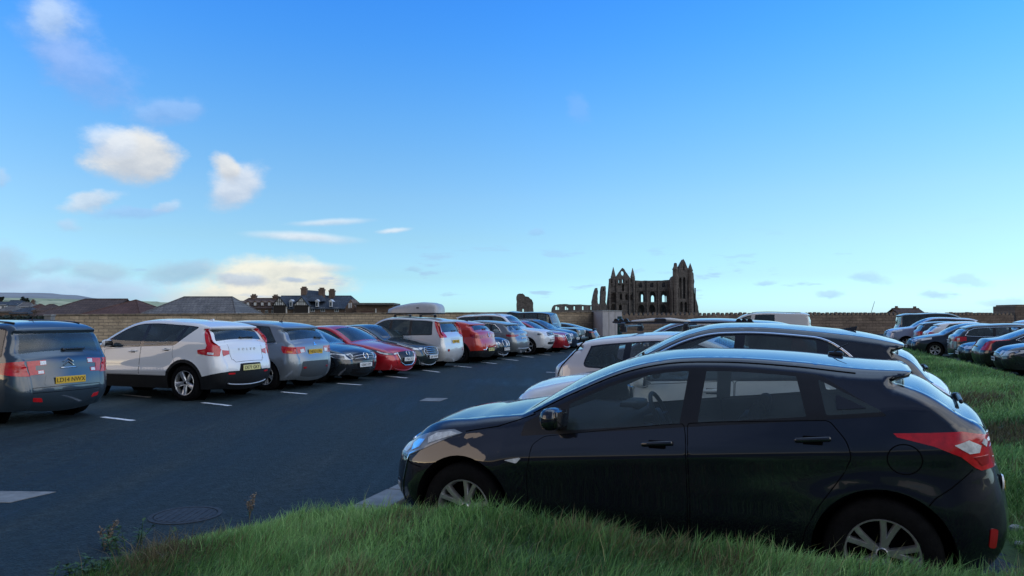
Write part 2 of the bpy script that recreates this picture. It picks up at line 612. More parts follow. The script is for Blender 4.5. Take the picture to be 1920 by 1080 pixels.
def slab(mb, outline, holes, frame, thick, m=0):
    """a wall plate with openings; frame(u, v, w) -> xyz, w from 0 (front) to thick"""
    P, T = plate2d(outline, holes)
    n = len(P)
    V = [frame(u, v, 0) for u, v in P] + [frame(u, v, thick) for u, v in P]
    Fc = [tuple(t) for t in T] + [tuple(i + n for i in t[::-1]) for t in T]
    cnt = {}
    for t in T:
        for i in range(3):
            a, b = t[i], t[(i + 1) % 3]
            cnt[(a, b)] = 1
    for (a, b) in cnt:
        if (b, a) not in cnt:
            Fc.append((a, a + n, b + n, b))
    mb.add(V, Fc, m)


# ------------------------------------------------------------------ the car builder
def keys_of(p):
    """silhouette of the body edge from the lower front lip over the roof to the lower rear lip: (x, z, round, crown, tag, sharp)"""
    L, zs = p['L'], p['zs']
    xg, zg, xc, zc, xw, zw = p['xg'], p['zg'], p['xc'], p['zc'], p['xw'], p['zw']
    nr, rr = p.get('nr', 0.32), p.get('rr', 0.26)
    nc = p.get('nc', 0.11)
    fb = p.get('fb', 0.0)
    nx = p.get('nxo', 0.0)
    K = [(0.13 + fb + nx, zs, nr * .9, nc * .9, 'fbumper', 1), (0.035 + nx, zs + .11, nr, nc, 'fbumper', 0), (nx, p.get('zn', .46), nr, nc, 'fbumper', 0),
         (0.02 + nx + fb * .2, zg - .13, nr, nc * .95, 'fbumper', 0), (xg * .7 + nx, zg - .03, nr * .8, nc * .8, 'bonnet', 0), (xg + .06 + nx, zg + .03, nr * .6, nc * .65, 'bonnet', 0),
         (xg + .33 * (xc - xg), zg + (zc - zg) * p.get('b1', .5), .15, .055, 'bonnet', 0), (xg + .68 * (xc - xg), zg + (zc - zg) * p.get('b2', .82), .10, .045, 'bonnet', 0),
         (xc, zc, .07, .06, 'windscreen', 1),
         (xc + .5 * (xw - xc), zc + .5 * (zw - zc) + p.get('wb', .02), .06, .085, 'windscreen', 0),
         (xw, zw, .065, .06, 'roof', p.get('wsharp', 0)),
         (xw + .4 * (p['xp'] - xw), zw + .72 * (p['H'] - .03 - zw), .07, .045, 'roof', 0),
         (p['xp'], p['H'] - .03, .07, .035, 'roof', 0)]
    xr, zr = p['xr'], p['zr']
    K.append((p['xp'] + .55 * (xr - p['xp']), zr + .66 * (p['H'] - .03 - zr), .07, .035, 'roof', 0))
    sp = p.get('sp', 0)
    if sp > 0:
        K += [(xr, zr, .07, .03, 'spoiler', 0), (xr + sp, zr - p.get('spd', .05), .045, .02, 'spoiler', 1), (xr + sp - .015, zr - p.get('spd', .05) - .035, .045, .02, 'under', 1),
              (xr + sp * .55, zr - p.get('spd', .05) - .065, .06, .03, 'rearglass', 1)]
    else:
        K += [(xr, zr, .07, .05, 'rearglass', 0)]
    K += [(.5 * (p['xgb'] + xr + sp * .5), .5 * (p['zgb'] + zr - .04) + p.get('rb', .015), .08, .06, 'rearglass', 0),
          (p['xgb'], p['zgb'], .10, .06, 'tailgate', 0)]
    if p.get('boot'):
        K += [(p['xt'] - .03, p['zt'] + .02, .12, .05, 'tailgate', 1)]
    K += [(p['xt'], p['zt'], rr * .6, .06, 'tailgate', 0), (p['xt'] + (L - p['xt']) * .45, .5 * (p['zt'] + .66), rr * .85, .07, 'tailgate', 0),
          (L - .01, p.get('zrb', .62), rr, .08, 'rbumper', 0), (L, p.get('zrb', .62) - .14, rr, .08, 'rbumper', 0),
          (L - .05, zs + .10, rr, .08, 'rbumper', 0), (L - .14, zs + .0, rr * .9, .07, 'rbumper', 1)]
    return K


def catmull(K, step):
    """smooth the keys, breaking at sharp ones"""
    runs, cur = [], []
    for i, k in enumerate(K):
        cur.append(i)
        if k[5] and 0 < i < len(K) - 1:
            runs.append(cur)
            cur = [i]
    runs.append(cur)
    pts, tags = [], []
    for run in runs:
        A = np.array([K[i][:4] for i in run], float)
        n = len(A)
        for j in range(n - 1):
            p1, p2 = A[j], A[j + 1]
            p0 = A[j - 1] if j > 0 else 2 * p1 - p2
            p3 = A[j + 2] if j + 2 < n else 2 * p2 - p1
            d = np.linalg.norm((p2 - p1)[:2])
            # tangents scaled to this span, so uneven keys do not overshoot
            d0, d2 = max(1e-4, np.linalg.norm((p1 - p0)[:2])), max(1e-4, np.linalg.norm((p3 - p2)[:2]))
            m1 = ((p1 - p0) / d0 * d + (p2 - p1) / d * d0) / (d0 + d) * d
            m2 = ((p2 - p1) / d * d2 + (p3 - p2) / d2 * d) / (d + d2) * d
            k = max(2, int(math.ceil(d / step)))
            for t in np.arange(k) / k:
                h = np.array([2 * t ** 3 - 3 * t ** 2 + 1, t ** 3 - 2 * t ** 2 + t, -2 * t ** 3 + 3 * t ** 2, t ** 3 - t ** 2])
                pts.append(h[0] * p1 + h[1] * m1 + h[2] * p2 + h[3] * m2)
                tags.append(K[run[j]][4])
    pts.append(np.array(K[-1][:4], float))
    tags.append(K[-1][4])
    return np.array(pts), tags


class Body:
    def __init__(s, p):
        s.p = p
        s.step = p.get('step', .055)
        S, tags = catmull(keys_of(p), s.step)
        s.S, s.R, s.C, s.tags = S[:, :2], np.clip(S[:, 2], .03, .5), np.clip(S[:, 3], 0, .3), tags
        t = np.gradient(s.S, axis=0)
        # one-sided normals are fine: average of neighbours
        n = np.stack([-t[:, 1], t[:, 0]], 1)
        s.N = n / np.maximum(np.linalg.norm(n, axis=1, keepdims=True), 1e-9)
        s.A, s.B = s.S[:-1], s.S[1:]
        s.hw = p['W'] / 2
        s.xf, s.xb = p['FO'], p['FO'] + p['WB']
        s.ra = p['wr'] + p.get('gap', .055)
        # silhouettes of front and rear by height
        ip = int(np.argmax(s.S[:, 1]))
        s.ip = ip
        f = np.arange(0, ip + 1)
        f = [i for k, i in enumerate(f) if k == 0 or s.S[i, 1] > s.S[:i, 1].max() + 1e-4]
        s.fi = np.array(f)
        st = tags.index('rearglass')
        s.rst = st
        r = np.arange(st, len(tags))
        r = [i for i in r if s.S[i, 1] <= s.S[st:i + 1, 1].min() + 1e-6]
        s.ri = np.array(r)[::-1]

    def silz(s, x):
        """height of the upper silhouette above x"""
        i = np.arange(0, s.rst if s.p.get('sp', 0) == 0 else len(s.tags))
        last = [k for k, t in enumerate(s.tags) if t in ('fbumper', 'bonnet', 'windscreen', 'roof')][-1]
        i = np.arange(0, last + 2)
        return np.interp(x, np.maximum.accumulate(s.S[i, 0]), s.S[i, 1])

    def zbelt(s, x):
        p = s.p
        return np.interp(x, [p['xc'], p['xeb']], [p['zb0'], p['zb1']])

    def wbase(s, x, z):
        p = s.p
        hw = s.hw
        L = p['L']
        zb = p['zb0'] + (p['zb1'] - p['zb0']) * np.clip((x - p['xc']) / (p['xeb'] - p['xc']), -.4, 1.3)
        zc = p.get('zw0', .60)
        tuck = p.get('tuck', .06)
        low = hw - tuck * np.clip((zc - z) / (zc - p['zs']), 0, 1.3) ** 1.8 - p.get('btuck', .035) * np.clip((z - zc) / np.maximum(zb - zc, .05), 0, 1) ** 1.6
        t = np.clip((z - zb) / (p['H'] - zb), 0, 1.1)
        yb = hw - p.get('btuck', .035)
        up = yb - (yb - hw * p.get('tumble', .70)) * t ** p.get('tpow', 1.15)
        w = np.where(z > zb, np.minimum(up, low), low)
        xf, xr = p.get('xft', 1.1), p.get('xrt', 1.0)
        w = w - hw * p.get('ft', .10) * np.clip((xf - x) / xf, 0, 1) ** 2 - hw * p.get('rt', .08) * np.clip((x - (L - xr)) / xr, 0, 1) ** 2
        for xc_ in (s.xf, s.xb):
            r = np.hypot(x - xc_, z - p['wr'])
            w = w + p.get('flare', .014) * np.exp(-((r - s.ra) / .10) ** 2) * (z > p['zs'] - .1)
        for (x0, z0, x1, z1, amp, wu, wd) in p.get('crease', ()):
            zl = z0 + (z1 - z0) * (x - x0) / (x1 - x0)
            d = z - zl
            e = np.clip((x - x0 + .25) / .3, 0, 1) * np.clip((x1 + .25 - x) / .3, 0, 1)
            w = w + amp * e * np.where(d > 0, np.exp(-(d / wu) ** 2), np.exp(-(d / wd) ** 2))
        return w

    def W(s, x, z):
        x, z = np.asarray(x, float), np.asarray(z, float)
        sh = x.shape
        P = np.stack([x.ravel(), z.ravel()], 1)
        w = s.wbase(P[:, 0], P[:, 1])
        d, t = seg_dist(P, s.A, s.B)
        Rk = s.R[:-1][None] + t * (s.R[1:] - s.R[:-1])[None]
        q = d / Rk
        k = np.argmin(q, 1)
        i = np.arange(len(P))
        qq, rr = np.clip(q[i, k], 0, 1), Rk[i, k]
        s.lastq = q[i, k]
        s.lastk = k
        w = w - rr * (1 - np.sqrt(np.clip(1 - (1 - qq) ** 2, 0, 1)))
        return np.maximum(w, .12).reshape(sh)

    def side(s, x, z, sg, off=0.0):
        """points on the flank, moved out along the normal"""
        x, z = np.asarray(x, float), np.asarray(z, float)
        e = .006
        w = s.W(x, z)
        q_, k_ = s.lastq.reshape(x.shape), s.lastk.reshape(x.shape)
        gx = (s.W(x + e, z) - s.W(x - e, z)) / (2 * e)
        gz = (s.W(x, z + e) - s.W(x, z - e)) / (2 * e)
        n = np.stack([-gx, np.ones_like(gx), -gz], -1)
        n /= np.linalg.norm(n, axis=-1, keepdims=True)
        sn = .5 * (s.N[k_] + s.N[k_ + 1])
        qc = np.clip(1 - q_, 0, 1)
        rn = np.stack([sn[..., 0] * qc, np.sqrt(1 - qc ** 2), sn[..., 1] * qc], -1)
        f_ = np.clip((.40 - q_) / .30, 0, 1)[..., None]
        n = n * (1 - f_) + rn * f_
        n /= np.maximum(np.linalg.norm(n, axis=-1, keepdims=True), 1e-9)
        P = np.stack([x, w, z], -1) + n * off
        P[..., 1] *= sg
        n = n.copy()
        n[..., 1] *= sg
        return P, n

    def sidefn(s, sg):
        f = lambda u, v, o: s.side(u, v, sg, o)
        f.body = s
        return f

    def end(s, y, z, which, off=0.0):
        """points on the front or rear face by (y, z)"""
        y, z = np.asarray(y, float), np.asarray(z, float)
        ix = s.fi if which == 'f' else s.ri
        Z = s.S[ix, 1]
        x = np.interp(z, Z, s.S[ix, 0])
        nx, nz = np.interp(z, Z, s.N[ix, 0]), np.interp(z, Z, s.N[ix, 1])
        l = np.hypot(nx, nz)
        nx, nz = nx / l, nz / l
        cr = np.interp(z, Z, s.C[ix])
        h = s.W(x, z)
        k = np.clip(y / h, -1, 1)
        n = np.stack([nx, 2 * cr * k / h, nz], -1)
        n /= np.linalg.norm(n, axis=-1, keepdims=True)
        P = np.stack([x + nx * cr * (1 - k * k), k * h, z + nz * cr * (1 - k * k)], -1) + n * off
        return P, n

    def xend(s, z, which):
        ix = s.fi if which == 'f' else s.ri
        return float(np.interp(z, s.S[ix, 1], s.S[ix, 0]))

    def hend(s, z, which):
        return float(s.W(np.array([s.xend(z, which)]), np.array([z]))[0])


def vnormals(V, T):
    N = np.zeros_like(V)
    for f in T:
        f = list(f)
        a, b, c = V[f[0]], V[f[1]], V[f[2]]
        n = np.cross(b - a, c - a)
        if len(f) == 4:
            n = np.cross(V[f[2]] - V[f[0]], V[f[3]] - V[f[1]])
        for i in f:
            N[i] += n
    return N / np.maximum(np.linalg.norm(N, axis=1, keepdims=True), 1e-12)


def patch(mb, fn, poly, off, depth=.012, res=.05, m=0, flip=False):
    """a raised patch that follows the body: fn(u, v, off) -> points, normals"""
    lp = resample(poly, res)
    bd = getattr(fn, 'body', None)
    if bd is not None:
        fine = []
        n_ = len(lp)
        q_ = np.array([0.0] * n_)
        bd.W(lp[:, 0], lp[:, 1])
        q_ = bd.lastq.copy()
        for i in range(n_):
            a_, b_ = lp[i], lp[(i + 1) % n_]
            k_ = 8 if min(q_[i], q_[(i + 1) % n_]) < .5 else 1
            for j in range(k_):
                fine.append(a_ + (b_ - a_) * j / k_)
        lp = np.array(fine)
    lo, hi = lp.min(0), lp.max(0)
    gx, gz = np.meshgrid(np.arange(lo[0] + res * .5, hi[0], res), np.arange(lo[1] + res * .5, hi[1], res))
    G = np.stack([gx.ravel(), gz.ravel()], 1)
    if len(G):
        G = G[inside(G, lp)]
    if len(G):
        d, _ = seg_dist(G, lp, np.roll(lp, -1, 0))
        G = G[d.min(1) > res * .4]
    if bd is not None:
        for q in (.015, .05, .11, .2, .32, .48, .7):
            G2 = bd.S - bd.N * (bd.R * q)[:, None]
            G2 = G2[inside(G2, lp)]
            G = np.vstack([G.reshape(-1, 2), G2])
    P, T = cdt(np.zeros((0, 2)), [lp], G)
    T = T[inside(P[T].mean(1), lp)]
    V, n = fn(P[:, 0], P[:, 1], off)
    V2 = V - n * depth
    k = len(P)
    Fc = [tuple(t) for t in T]
    ed = {(t[i], t[(i + 1) % 3]) for t in T for i in range(3)}
    Fc += [(b, a, a + k, b + k) for (a, b) in ed if (b, a) not in ed]
    mb.add(np.vstack([V, V2]), Fc, m)
    return V


def car(p, name, label, x, y, heading, mat, extras=None, category='car', group=None, detail=1):
    """build one parked car; (x, y) is the ground point under the middle of its nose (or of its tail if p['by_tail'])"""
    h = math.radians(heading)
    bk = np.array([math.cos(h), -math.sin(h)])           # local +x (rearwards) in the world
    if p.get('by_tail'):
        nose = np.array([x, y]) - bk * p['L']
    else:
        nose = np.array([x, y])
    mid = nose + bk * p['L'] / 2
    root = empty(name, (mid[0], mid[1], p.get('gz', 0.0)), -h)
    tag(root, label, category, group)
    b = Body(p)
    L, zs = p['L'], p['zs']
    off = Vector((-L / 2, 0, 0))

    def fin(o):
        o.location = o.location + off
        return o
    # ---- outline of the flank
    top = b.S
    bot = []
    for xc_ in (b.xb, b.xf):
        a0 = math.asin(max(-1, (zs - p['wr']) / b.ra))
        n = 26 if detail > 1 else 16
        bot += [(xc_ + b.ra * math.cos(a), p['wr'] + b.ra * math.sin(a)) for a in np.linspace(a0, math.pi - a0, n)]
    botr = resample([top[-1]] + bot + [top[0]], .12, closed=False)[1:-1]
    outline = np.vstack([top, botr])
    # ---- glass area
    zl = lambda xx: p['zb0'] + (p['zb1'] - p['zb0']) * (xx - p['xc']) / (p['xeb'] - p['xc']) + p.get('belt_add', 0)

    def dlo(grow):
        xs = np.linspace(p['xc'] + .05, p['xet'], 60)
        sl = np.gradient(b.silz(xs), xs)
        zu = b.silz(xs) - (p.get('mt', .085) - grow) * np.sqrt(1 + np.minimum(sl, 2.5) ** 2)
        zlo = zl(xs) - grow
        ok = zu > zlo + .03
        xs, zu = xs[ok], zu[ok]
        top_ = list(zip(xs, zu))[::3] + [(xs[-1] + grow, zu[-1])]
        poly = [(xs[0] - grow, zl(xs[0]) - grow), (p['xeb'] + grow, zl(p['xeb']) - grow)] + top_[::-1]
        rs = [.015, p.get('rcb', .05), p.get('rct', .08)] + [.0] * (len(poly) - 3)
        return fillet(poly, rs)
    panes, frame = [], None
    if p.get('glass', 1):
        frame = dlo(.022)
        base = dlo(0.0)
        cuts = p['pillars']
        spans, lastx = [], p.get('xmir', 0)
        edges = [(lastx, lastx)] + [c for c in cuts] + [(99, 99)]
        for i in range(len(edges) - 1):
            a, c = edges[i], edges[i + 1]
            g_ = p.get('pw', .045)
            q = [np.array(v) for v in base]
            if i > 0 or lastx:
                xa, xa2 = a
                dv = np.array([xa2 - xa, .4])
                nn = np.array([dv[1], -dv[0]])
                nn /= np.linalg.norm(nn)
                q = clip_half(q, np.array([xa + (g_ if i else 0), .95]), nn)
            if i < len(edges) - 2:
                xa, xa2 = c
                dv = np.array([xa2 - xa, .4])
                nn = -np.array([dv[1], -dv[0]])
                nn /= np.linalg.norm(nn)
                if q:
                    q = clip_half(q, np.array([xa - g_, .95]), nn)
            if q and len(q) > 3:
                q2 = [q[0]]
                for v in q[1:]:
                    if np.linalg.norm(v - q2[-1]) > .012:
                        q2.append(v)
                panes.append(np.array(fillet(q2, .02)) if len(q2) < 9 else np.array(q2))
    blind = p.get('blind', ())
    # ---- other regions of the flank
    regs = []                                  # (name, polygon)
    clad = p.get('clad')
    doors = p.get('doors', ())
    regs += [('door', np.array(d)) for d in doors]
    loops = [outline] + [resample(q, .06) for q in panes] + ([resample(frame, .06)] if frame is not None else [])
    dloops = [resample(q, .08) for _n, q in regs]
    if clad:
        w_ = p.get('cladw', .055)
        cl = []
        for xc_ in (b.xf, b.xb):
            a0 = math.asin(max(-1, min(1, (clad - p['wr']) / (b.ra + w_))))
            cl.append([(xc_ + (b.ra + w_) * math.cos(a), p['wr'] + (b.ra + w_) * math.sin(a)) for a in np.linspace(math.pi - a0, a0, 14)])
        cpoly = [(-.05, zs - .05), (-.05, clad + p.get('cladf', 0))] + cl[0] + cl[1] + [(L + .05, clad + p.get('cladr', .05)), (L + .05, zs - .05)]
        dloops.append(resample(cpoly, .1))
    two = p.get('two_tone')
    if two:
        dloops.append(resample(two, .1))
    # ---- loose points: grid and rings close to the edge
    g_ = p.get('grid', .09)
    gx, gz = np.meshgrid(np.arange(.02, L, g_), np.arange(zs, p['H'], g_))
    gx = gx + (np.arange(gx.shape[0]) % 2)[:, None] * g_ / 2
    G = np.stack([gx.ravel(), gz.ravel()], 1)
    for q in (.04, .12, .25, .42, .65, 1.0):
        G2 = b.S - b.N * (b.R * q)[:, None]
        d, t = seg_dist(G2, b.A, b.B)
        Rk = b.R[:-1][None] + t * (b.R[1:] - b.R[:-1])[None]
        ok = (d / Rk).min(1) > q * .75
        G = np.vstack([G, G2[ok][::(1 if q < .5 else 2)]])
    for (x0, z0, x1, z1, amp, wu, wd) in p.get('crease', ()):
        tt = np.linspace(0, 1, int((x1 - x0) / (.03 if detail > 1 else .08)))
        for dz in (-wd * 1.4, -wd, -wd * .75, -wd * .5, -wd * .25, 0, wu * .15, wu * .3, wu * .5, wu * .75, wu, wu * 1.4):
            G = np.vstack([G, np.stack([x0 + (x1 - x0) * tt, z0 + (z1 - z0) * tt + dz], 1)])
    G = G[inside(G, outline)]
    do, _ = seg_dist(G, outline, np.roll(outline, -1, 0))
    G = G[do.min(1) > .004]
    P, T = cdt(np.zeros((0, 2)), loops + dloops, G)
    C = P[T].mean(1)
    keep = inside(C, outline)
    T, C = T[keep], C[keep]
    names = ['body'] * len(T)
    tagidx = np.zeros(len(T), int)             # 0 body
    parts = [('body', mat)]

    def setreg(mask, nm, mt):
        parts.append((nm, mt))
        tagidx[mask] = len(parts) - 1
    for nm, q in regs:
        setreg(inside(C, q), nm, mat)
    if two:
        parts.append(('roof_panel', p['two_mat']))
        kt = len(parts) - 1
        tagidx[inside(C, np.array(two))] = kt
    if clad:
        setreg(inside(C, np.array(cpoly)), 'cladding', p.get('cladm', M_PLAST))
    if frame is not None:
        setreg(inside(C, frame), 'window_frame', p.get('framem', M_TRIM))
    for i, q in enumerate(panes):
        if i in blind:
            tagidx[inside(C, q)] = 0
            continue
        tint = M_TINT if i in p.get('tinted', ()) else M_GLASS
        setreg(inside(C, q), 'window', tint)
    w = b.W(P[:, 0], P[:, 1])
    nS = len(P)
    VL = np.stack([P[:, 0], -w, P[:, 1]], 1)
    VR = np.stack([P[:, 0], w, P[:, 1]], 1)
    # ---- strip over the top, front and back
    sg_ = p.get('sg', .90)
    sv = np.array([0, .2, .4, .58, .74, sg_, .97, 1.0])
    sv = np.concatenate([-sv[:0:-1], sv])
    hS = b.W(b.S[:, 0], b.S[:, 1])
    ns = len(sv)
    VS = np.zeros((len(b.S), ns, 3))
    for j, s_ in enumerate(sv):
        o_ = b.C * (1 - s_ * s_)
        VS[:, j, 0] = b.S[:, 0] + b.N[:, 0] * o_
        VS[:, j, 1] = s_ * hS
        VS[:, j, 2] = b.S[:, 1] + b.N[:, 1] * o_
    V = np.vstack([VL, VR, VS.reshape(-1, 3)])
    Fc = [tuple(t) for t in T] + [tuple(i + nS for i in t[::-1]) for t in T]
    ftag = list(tagidx) + [(-k if parts[k][0] in ('door', 'window', 'window_frame', 'cladding') else k) for k in tagidx]
    parts += [('windscreen', M_GLASS), ('rear_window', p.get('rearm', M_GLASS))]
    kw, kr = len(parts) - 2, len(parts) - 1
    if two:
        ktop = kt
    base_ = 2 * nS
    for i in range(len(b.S) - 1):
        tg = b.tags[i]
        for j in range(ns - 1):
            sm = .5 * abs(sv[j] + sv[j + 1])
            k = 0
            if two and tg in ('windscreen', 'roof', 'spoiler', 'under', 'rearglass'):
                k = ktop
            if tg == 'windscreen' and sm < sg_ and b.S[i, 0] > p['xc'] + .0 and b.S[i + 1, 0] < p['xw'] - .02:
                k = kw
            if tg == 'rearglass' and sm < sg_ and p.get('rear_glass', 1):
                k = kr
            if tg == 'under':
                k = 0 if not two else ktop
            if clad and tg in ('fbumper', 'rbumper'):
                zc_ = clad + (p.get('cladf', 0) if tg == 'fbumper' else p.get('cladr', .05))
                if .5 * (b.S[i, 1] + b.S[i + 1, 1]) < zc_:
                    k = [a for a, q in enumerate(parts) if q[0] == 'cladding'][0]
            Fc.append((base_ + i * ns + j, base_ + (i + 1) * ns + j, base_ + (i + 1) * ns + j + 1, base_ + i * ns + j + 1))
            ftag.append(k)
    # weld
    key = np.round(V / 2e-4).astype(np.int64)
    _u, first, inv = np.unique(key, axis=0, return_index=True, return_inverse=True)
    inv = inv.ravel()
    V = V[first]
    F2, t2 = [], []
    for f, t_ in zip(Fc, ftag):
        q = [int(inv[i]) for i in f]
        q = [a for i, a in enumerate(q) if a != q[i - 1]]
        if len(set(q)) < 3:
            continue
        F2.append(tuple(q))
        t2.append(t_)
    N = vnormals(V, F2)
    far = np.nonzero(P[:, 1] > zs + .02)[0]
    _q, nn_ = b.side(P[far, 0], P[far, 1], 1)
    N[inv[far + nS]] = nn_
    nl = nn_.copy()
    nl[:, 1] *= -1
    N[inv[far]] = nl
    for j, s_ in enumerate(sv):
        if abs(s_) < .999:
            ns_ = np.stack([b.N[:, 0], 2 * b.C * s_ / hS, b.N[:, 1]], 1)
            ns_ /= np.linalg.norm(ns_, axis=1, keepdims=True)
            N[inv[2 * nS + np.arange(len(b.S)) * ns + j]] = ns_
    # flank winding: left flank must face -y, strip upwards
    t2 = np.array(t2)
    made = {}
    for k in sorted(set(t2.tolist())):
        sel = [F2[i] for i in np.nonzero(t2 == k)[0]]
        nm, mt = parts[abs(k)]
        used = sorted({i for f in sel for i in f})
        mp = {a: i for i, a in enumerate(used)}
        o = mk(nm, V[used], [[mp[i] for i in f] for f in sel], mt, root, True, normals=N[used])
        fin(o)
        made.setdefault(nm, []).append((o, -1 if k > 0 else 1, abs(k)))
    # ---- wheel arches, underside
    mb = MB()
    bp = np.vstack([top[-1:], botr, top[:1]])
    for sg in (-1, 1):
        ww = b.W(bp[:, 0], bp[:, 1])
        v = [(a[0], sg * q, a[1]) for a, q in zip(bp, ww)] + [(a[0], sg * max(.2, q - .30), a[1]) for a, q in zip(bp, ww)]
        n = len(bp)
        mb.add(v, [(i, i + 1, n + i + 1, n + i) for i in range(n - 1)])
        for xc_ in (b.xf, b.xb):
            yy = sg * (b.hw - .33)
            ring = [(xc_ + (b.ra + .03) * math.cos(a), yy, p['wr'] + (b.ra + .03) * math.sin(a)) for a in np.linspace(0, 2 * math.pi, 20, endpoint=False)]
            mb.add(ring, [tuple(range(20))])
    mb.box((L / 2 + p.get('nxo', 0) / 2, 0, zs + .05), (L - .40 - p.get('nxo', 0), p['W'] - .5, .06))
    fin(mb.build('underbody', M_UNDER, root, fix=False))
    # ---- wheels
    wl = wheel_set(p['wr'], p.get('tw', .21), p.get('rim', 'five'), p.get('rimm', M_ALLOY))
    for xc_ in (b.xf, b.xb):
        for sg in (-1, 1):
            e = empty('wheel', (xc_ - L / 2, sg * (b.hw - p.get('inset', .035) - p.get('tw', .21) / 2), p['wr']), 0, root)
            e.rotation_euler = (0, RNG.uniform(0, 1.2) if p.get('spin') is None else p['spin'], 0 if sg < 0 else math.pi)
            for src in wl:
                share(src, e)
    # ---- cabin
    cabin(p, b, root, fin, detail)
    # ---- doors: seams and handles
    for di, d in enumerate(doors):
        lp = resample(fillet(d, .03), .05)
        zz = zl(lp[:, 0])
        for sg in (-1, 1):
            own = [o for (o, s_, _k) in sorted(made.get('door', []), key=lambda q: q[2]) if s_ == sg]
            par = own[di] if di < len(own) else root
            Pn, n_ = b.side(lp[:, 0], np.minimum(lp[:, 1], zz - .0), sg, p.get('seam_off', -.0028))
            m_ = MB()
            m_.tube(Pn, p.get('seam', .0045), 4, closed=True)
            so = m_.build('door_seam', M_UNDER, par, True)
            if par is root:
                fin(so)
            hx, hz = p['handles'][di]
            Ph, nh = b.side(np.array([hx]), np.array([hz]), sg, .018)
            m_ = MB()
            m_.rbox(tuple(Ph[0]), (.20, .022, .030), .010, rot=Matrix.Rotation(-p.get('htilt', .06), 3, 'Y'))
            Pc, nc_ = b.side(np.array([hx]), np.array([hz - .004]), sg, .001)
            m_.rbox(tuple(Pc[0]), (.11, .012, .052), .006, m=1)
            ho = m_.build('door_handle', [p.get('handlem', mat), M_UNDER], par, True)
            if par is root:
                fin(ho)
    # ---- mirrors
    if p.get('mirror', 1):
        xm = p.get('xm', p.get('xmir', p['xc'] + .5) + .02)
        zm = p.get('zm', float(zl(xm)) + .06)
        for sg in (-1, 1):
            yy = float(b.W(np.array([xm]), np.array([zm - .04]))[0])
            m_ = MB()
            m_.rbox((xm, sg * (yy + .13), zm + .01), (.13, .20, .145), .055, m=0, rot=Matrix.Rotation(sg * .12, 3, 'Z'), seg=3)
            m_.rbox((xm + .057, sg * (yy + .135), zm + .012), (.03, .165, .110), .012, m=2, rot=Matrix.Rotation(sg * .12, 3, 'Z'))
            m_.rbox((xm + .0, sg * (yy + .035), zm - .05), (.08, .12, .045), .018, m=1)
            fin(m_.build('wing_mirror', [p.get('mirm', mat), M_TRIM, M_GLOSSB], root, True))
    if extras:
        extras(b, root, fin, p)
    return root, b, fin


WHEELS = {}


def wheel_set(r, tw, style, rimm):
    k = (round(r, 3), round(tw, 3), style, rimm.name)
    if k in WHEELS:
        return WHEELS[k]
    h = tw / 2
    rr = r * (.635 if style == 'twin' else .69)
    mb = MB()
    mb.lathe([(rr * .97, h * .8), (rr, h * .92), (rr * 1.08, h), (r * .93, h * .97), (r * .985, h * .80), (r, h * .5), (r, 0), (r, -h * .5), (r * .985, -h * .80), (r * .93, -h * .97), (rr * 1.08, -h), (rr, -h * .92), (rr * .97, -h * .8)], 40)
    ty = mb.build('tyre', M_RUBBER, None, True)
    mb = MB()
    mb.lathe([(rr * 1.005, -h * .90), (rr * .985, -h * .97), (rr * .955, -h * .95), (rr * .93, -h * .75), (rr * .90, -h * .1), (rr * .90, h * .8)], 40)
    mb.lathe([(0.001, -h * .02), (rr * .91, -h * .02)], 24, m=1)
    mb.lathe([(0.001, -h * .70), (r * .07, -h * .70), (r * .10, -h * .62), (r * .14, -h * .35), (r * .15, 0)], 20)
    mb.lathe([(0.001, -h * .74), (r * .08, -h * .74), (r * .085, -h * .66)], 16, m=1)

    def spoke(a0, a1, w0, w1, y0=-.60, y1=-.84):
        c0, c1 = np.array([math.cos(a0), math.sin(a0)]), np.array([math.cos(a1), math.sin(a1)])
        V = []
        for t in (0, .35, .7, 1):
            rad = r * .09 + (rr * .955 - r * .09) * t
            a = a0 + (a1 - a0) * t
            w = w0 + (w1 - w0) * t
            yy = h * (y0 + (y1 - y0) * t ** 1.3)
            d, n = np.array([math.cos(a), math.sin(a)]), np.array([-math.sin(a), math.cos(a)])
            for sx, dy in ((-1, .012), (-.7, 0), (.7, 0), (1, .012), (1, .04), (-1, .04)):
                q = d * rad + n * w * sx / 2
                V.append((q[0], yy + dy, q[1]))
        Fc = []
        for i in range(3):
            for j in range(6):
                Fc.append((i * 6 + j, i * 6 + (j + 1) % 6, (i + 1) * 6 + (j + 1) % 6, (i + 1) * 6 + j))
        mb.add(V, Fc)
    if style == 'twin':
        for i in range(5):
            a = math.pi / 2 + i * 2 * math.pi / 5
            for s_ in (-1, 1):
                spoke(a + s_ * .10, a + s_ * .215, r * .10, r * .115)
    elif style == 'five':
        for i in range(5):
            a = math.pi / 2 + i * 2 * math.pi / 5
            spoke(a, a, r * .20, r * .30)
    elif style == 'ten':
        for i in range(10):
            a = math.pi / 2 + i * 2 * math.pi / 10
            spoke(a, a + .06, r * .08, r * .09)
    elif style == 'six':
        for i in range(6):
            a = math.pi / 2 + i * 2 * math.pi / 6
            spoke(a, a, r * .17, r * .20)
    rm = mb.build('rim', [rimm, M_UNDER], None, True, auto=.7)
    for o in (ty, rm):
        COL.objects.unlink(o)
    WHEELS[k] = (ty, rm)
    return WHEELS[k]


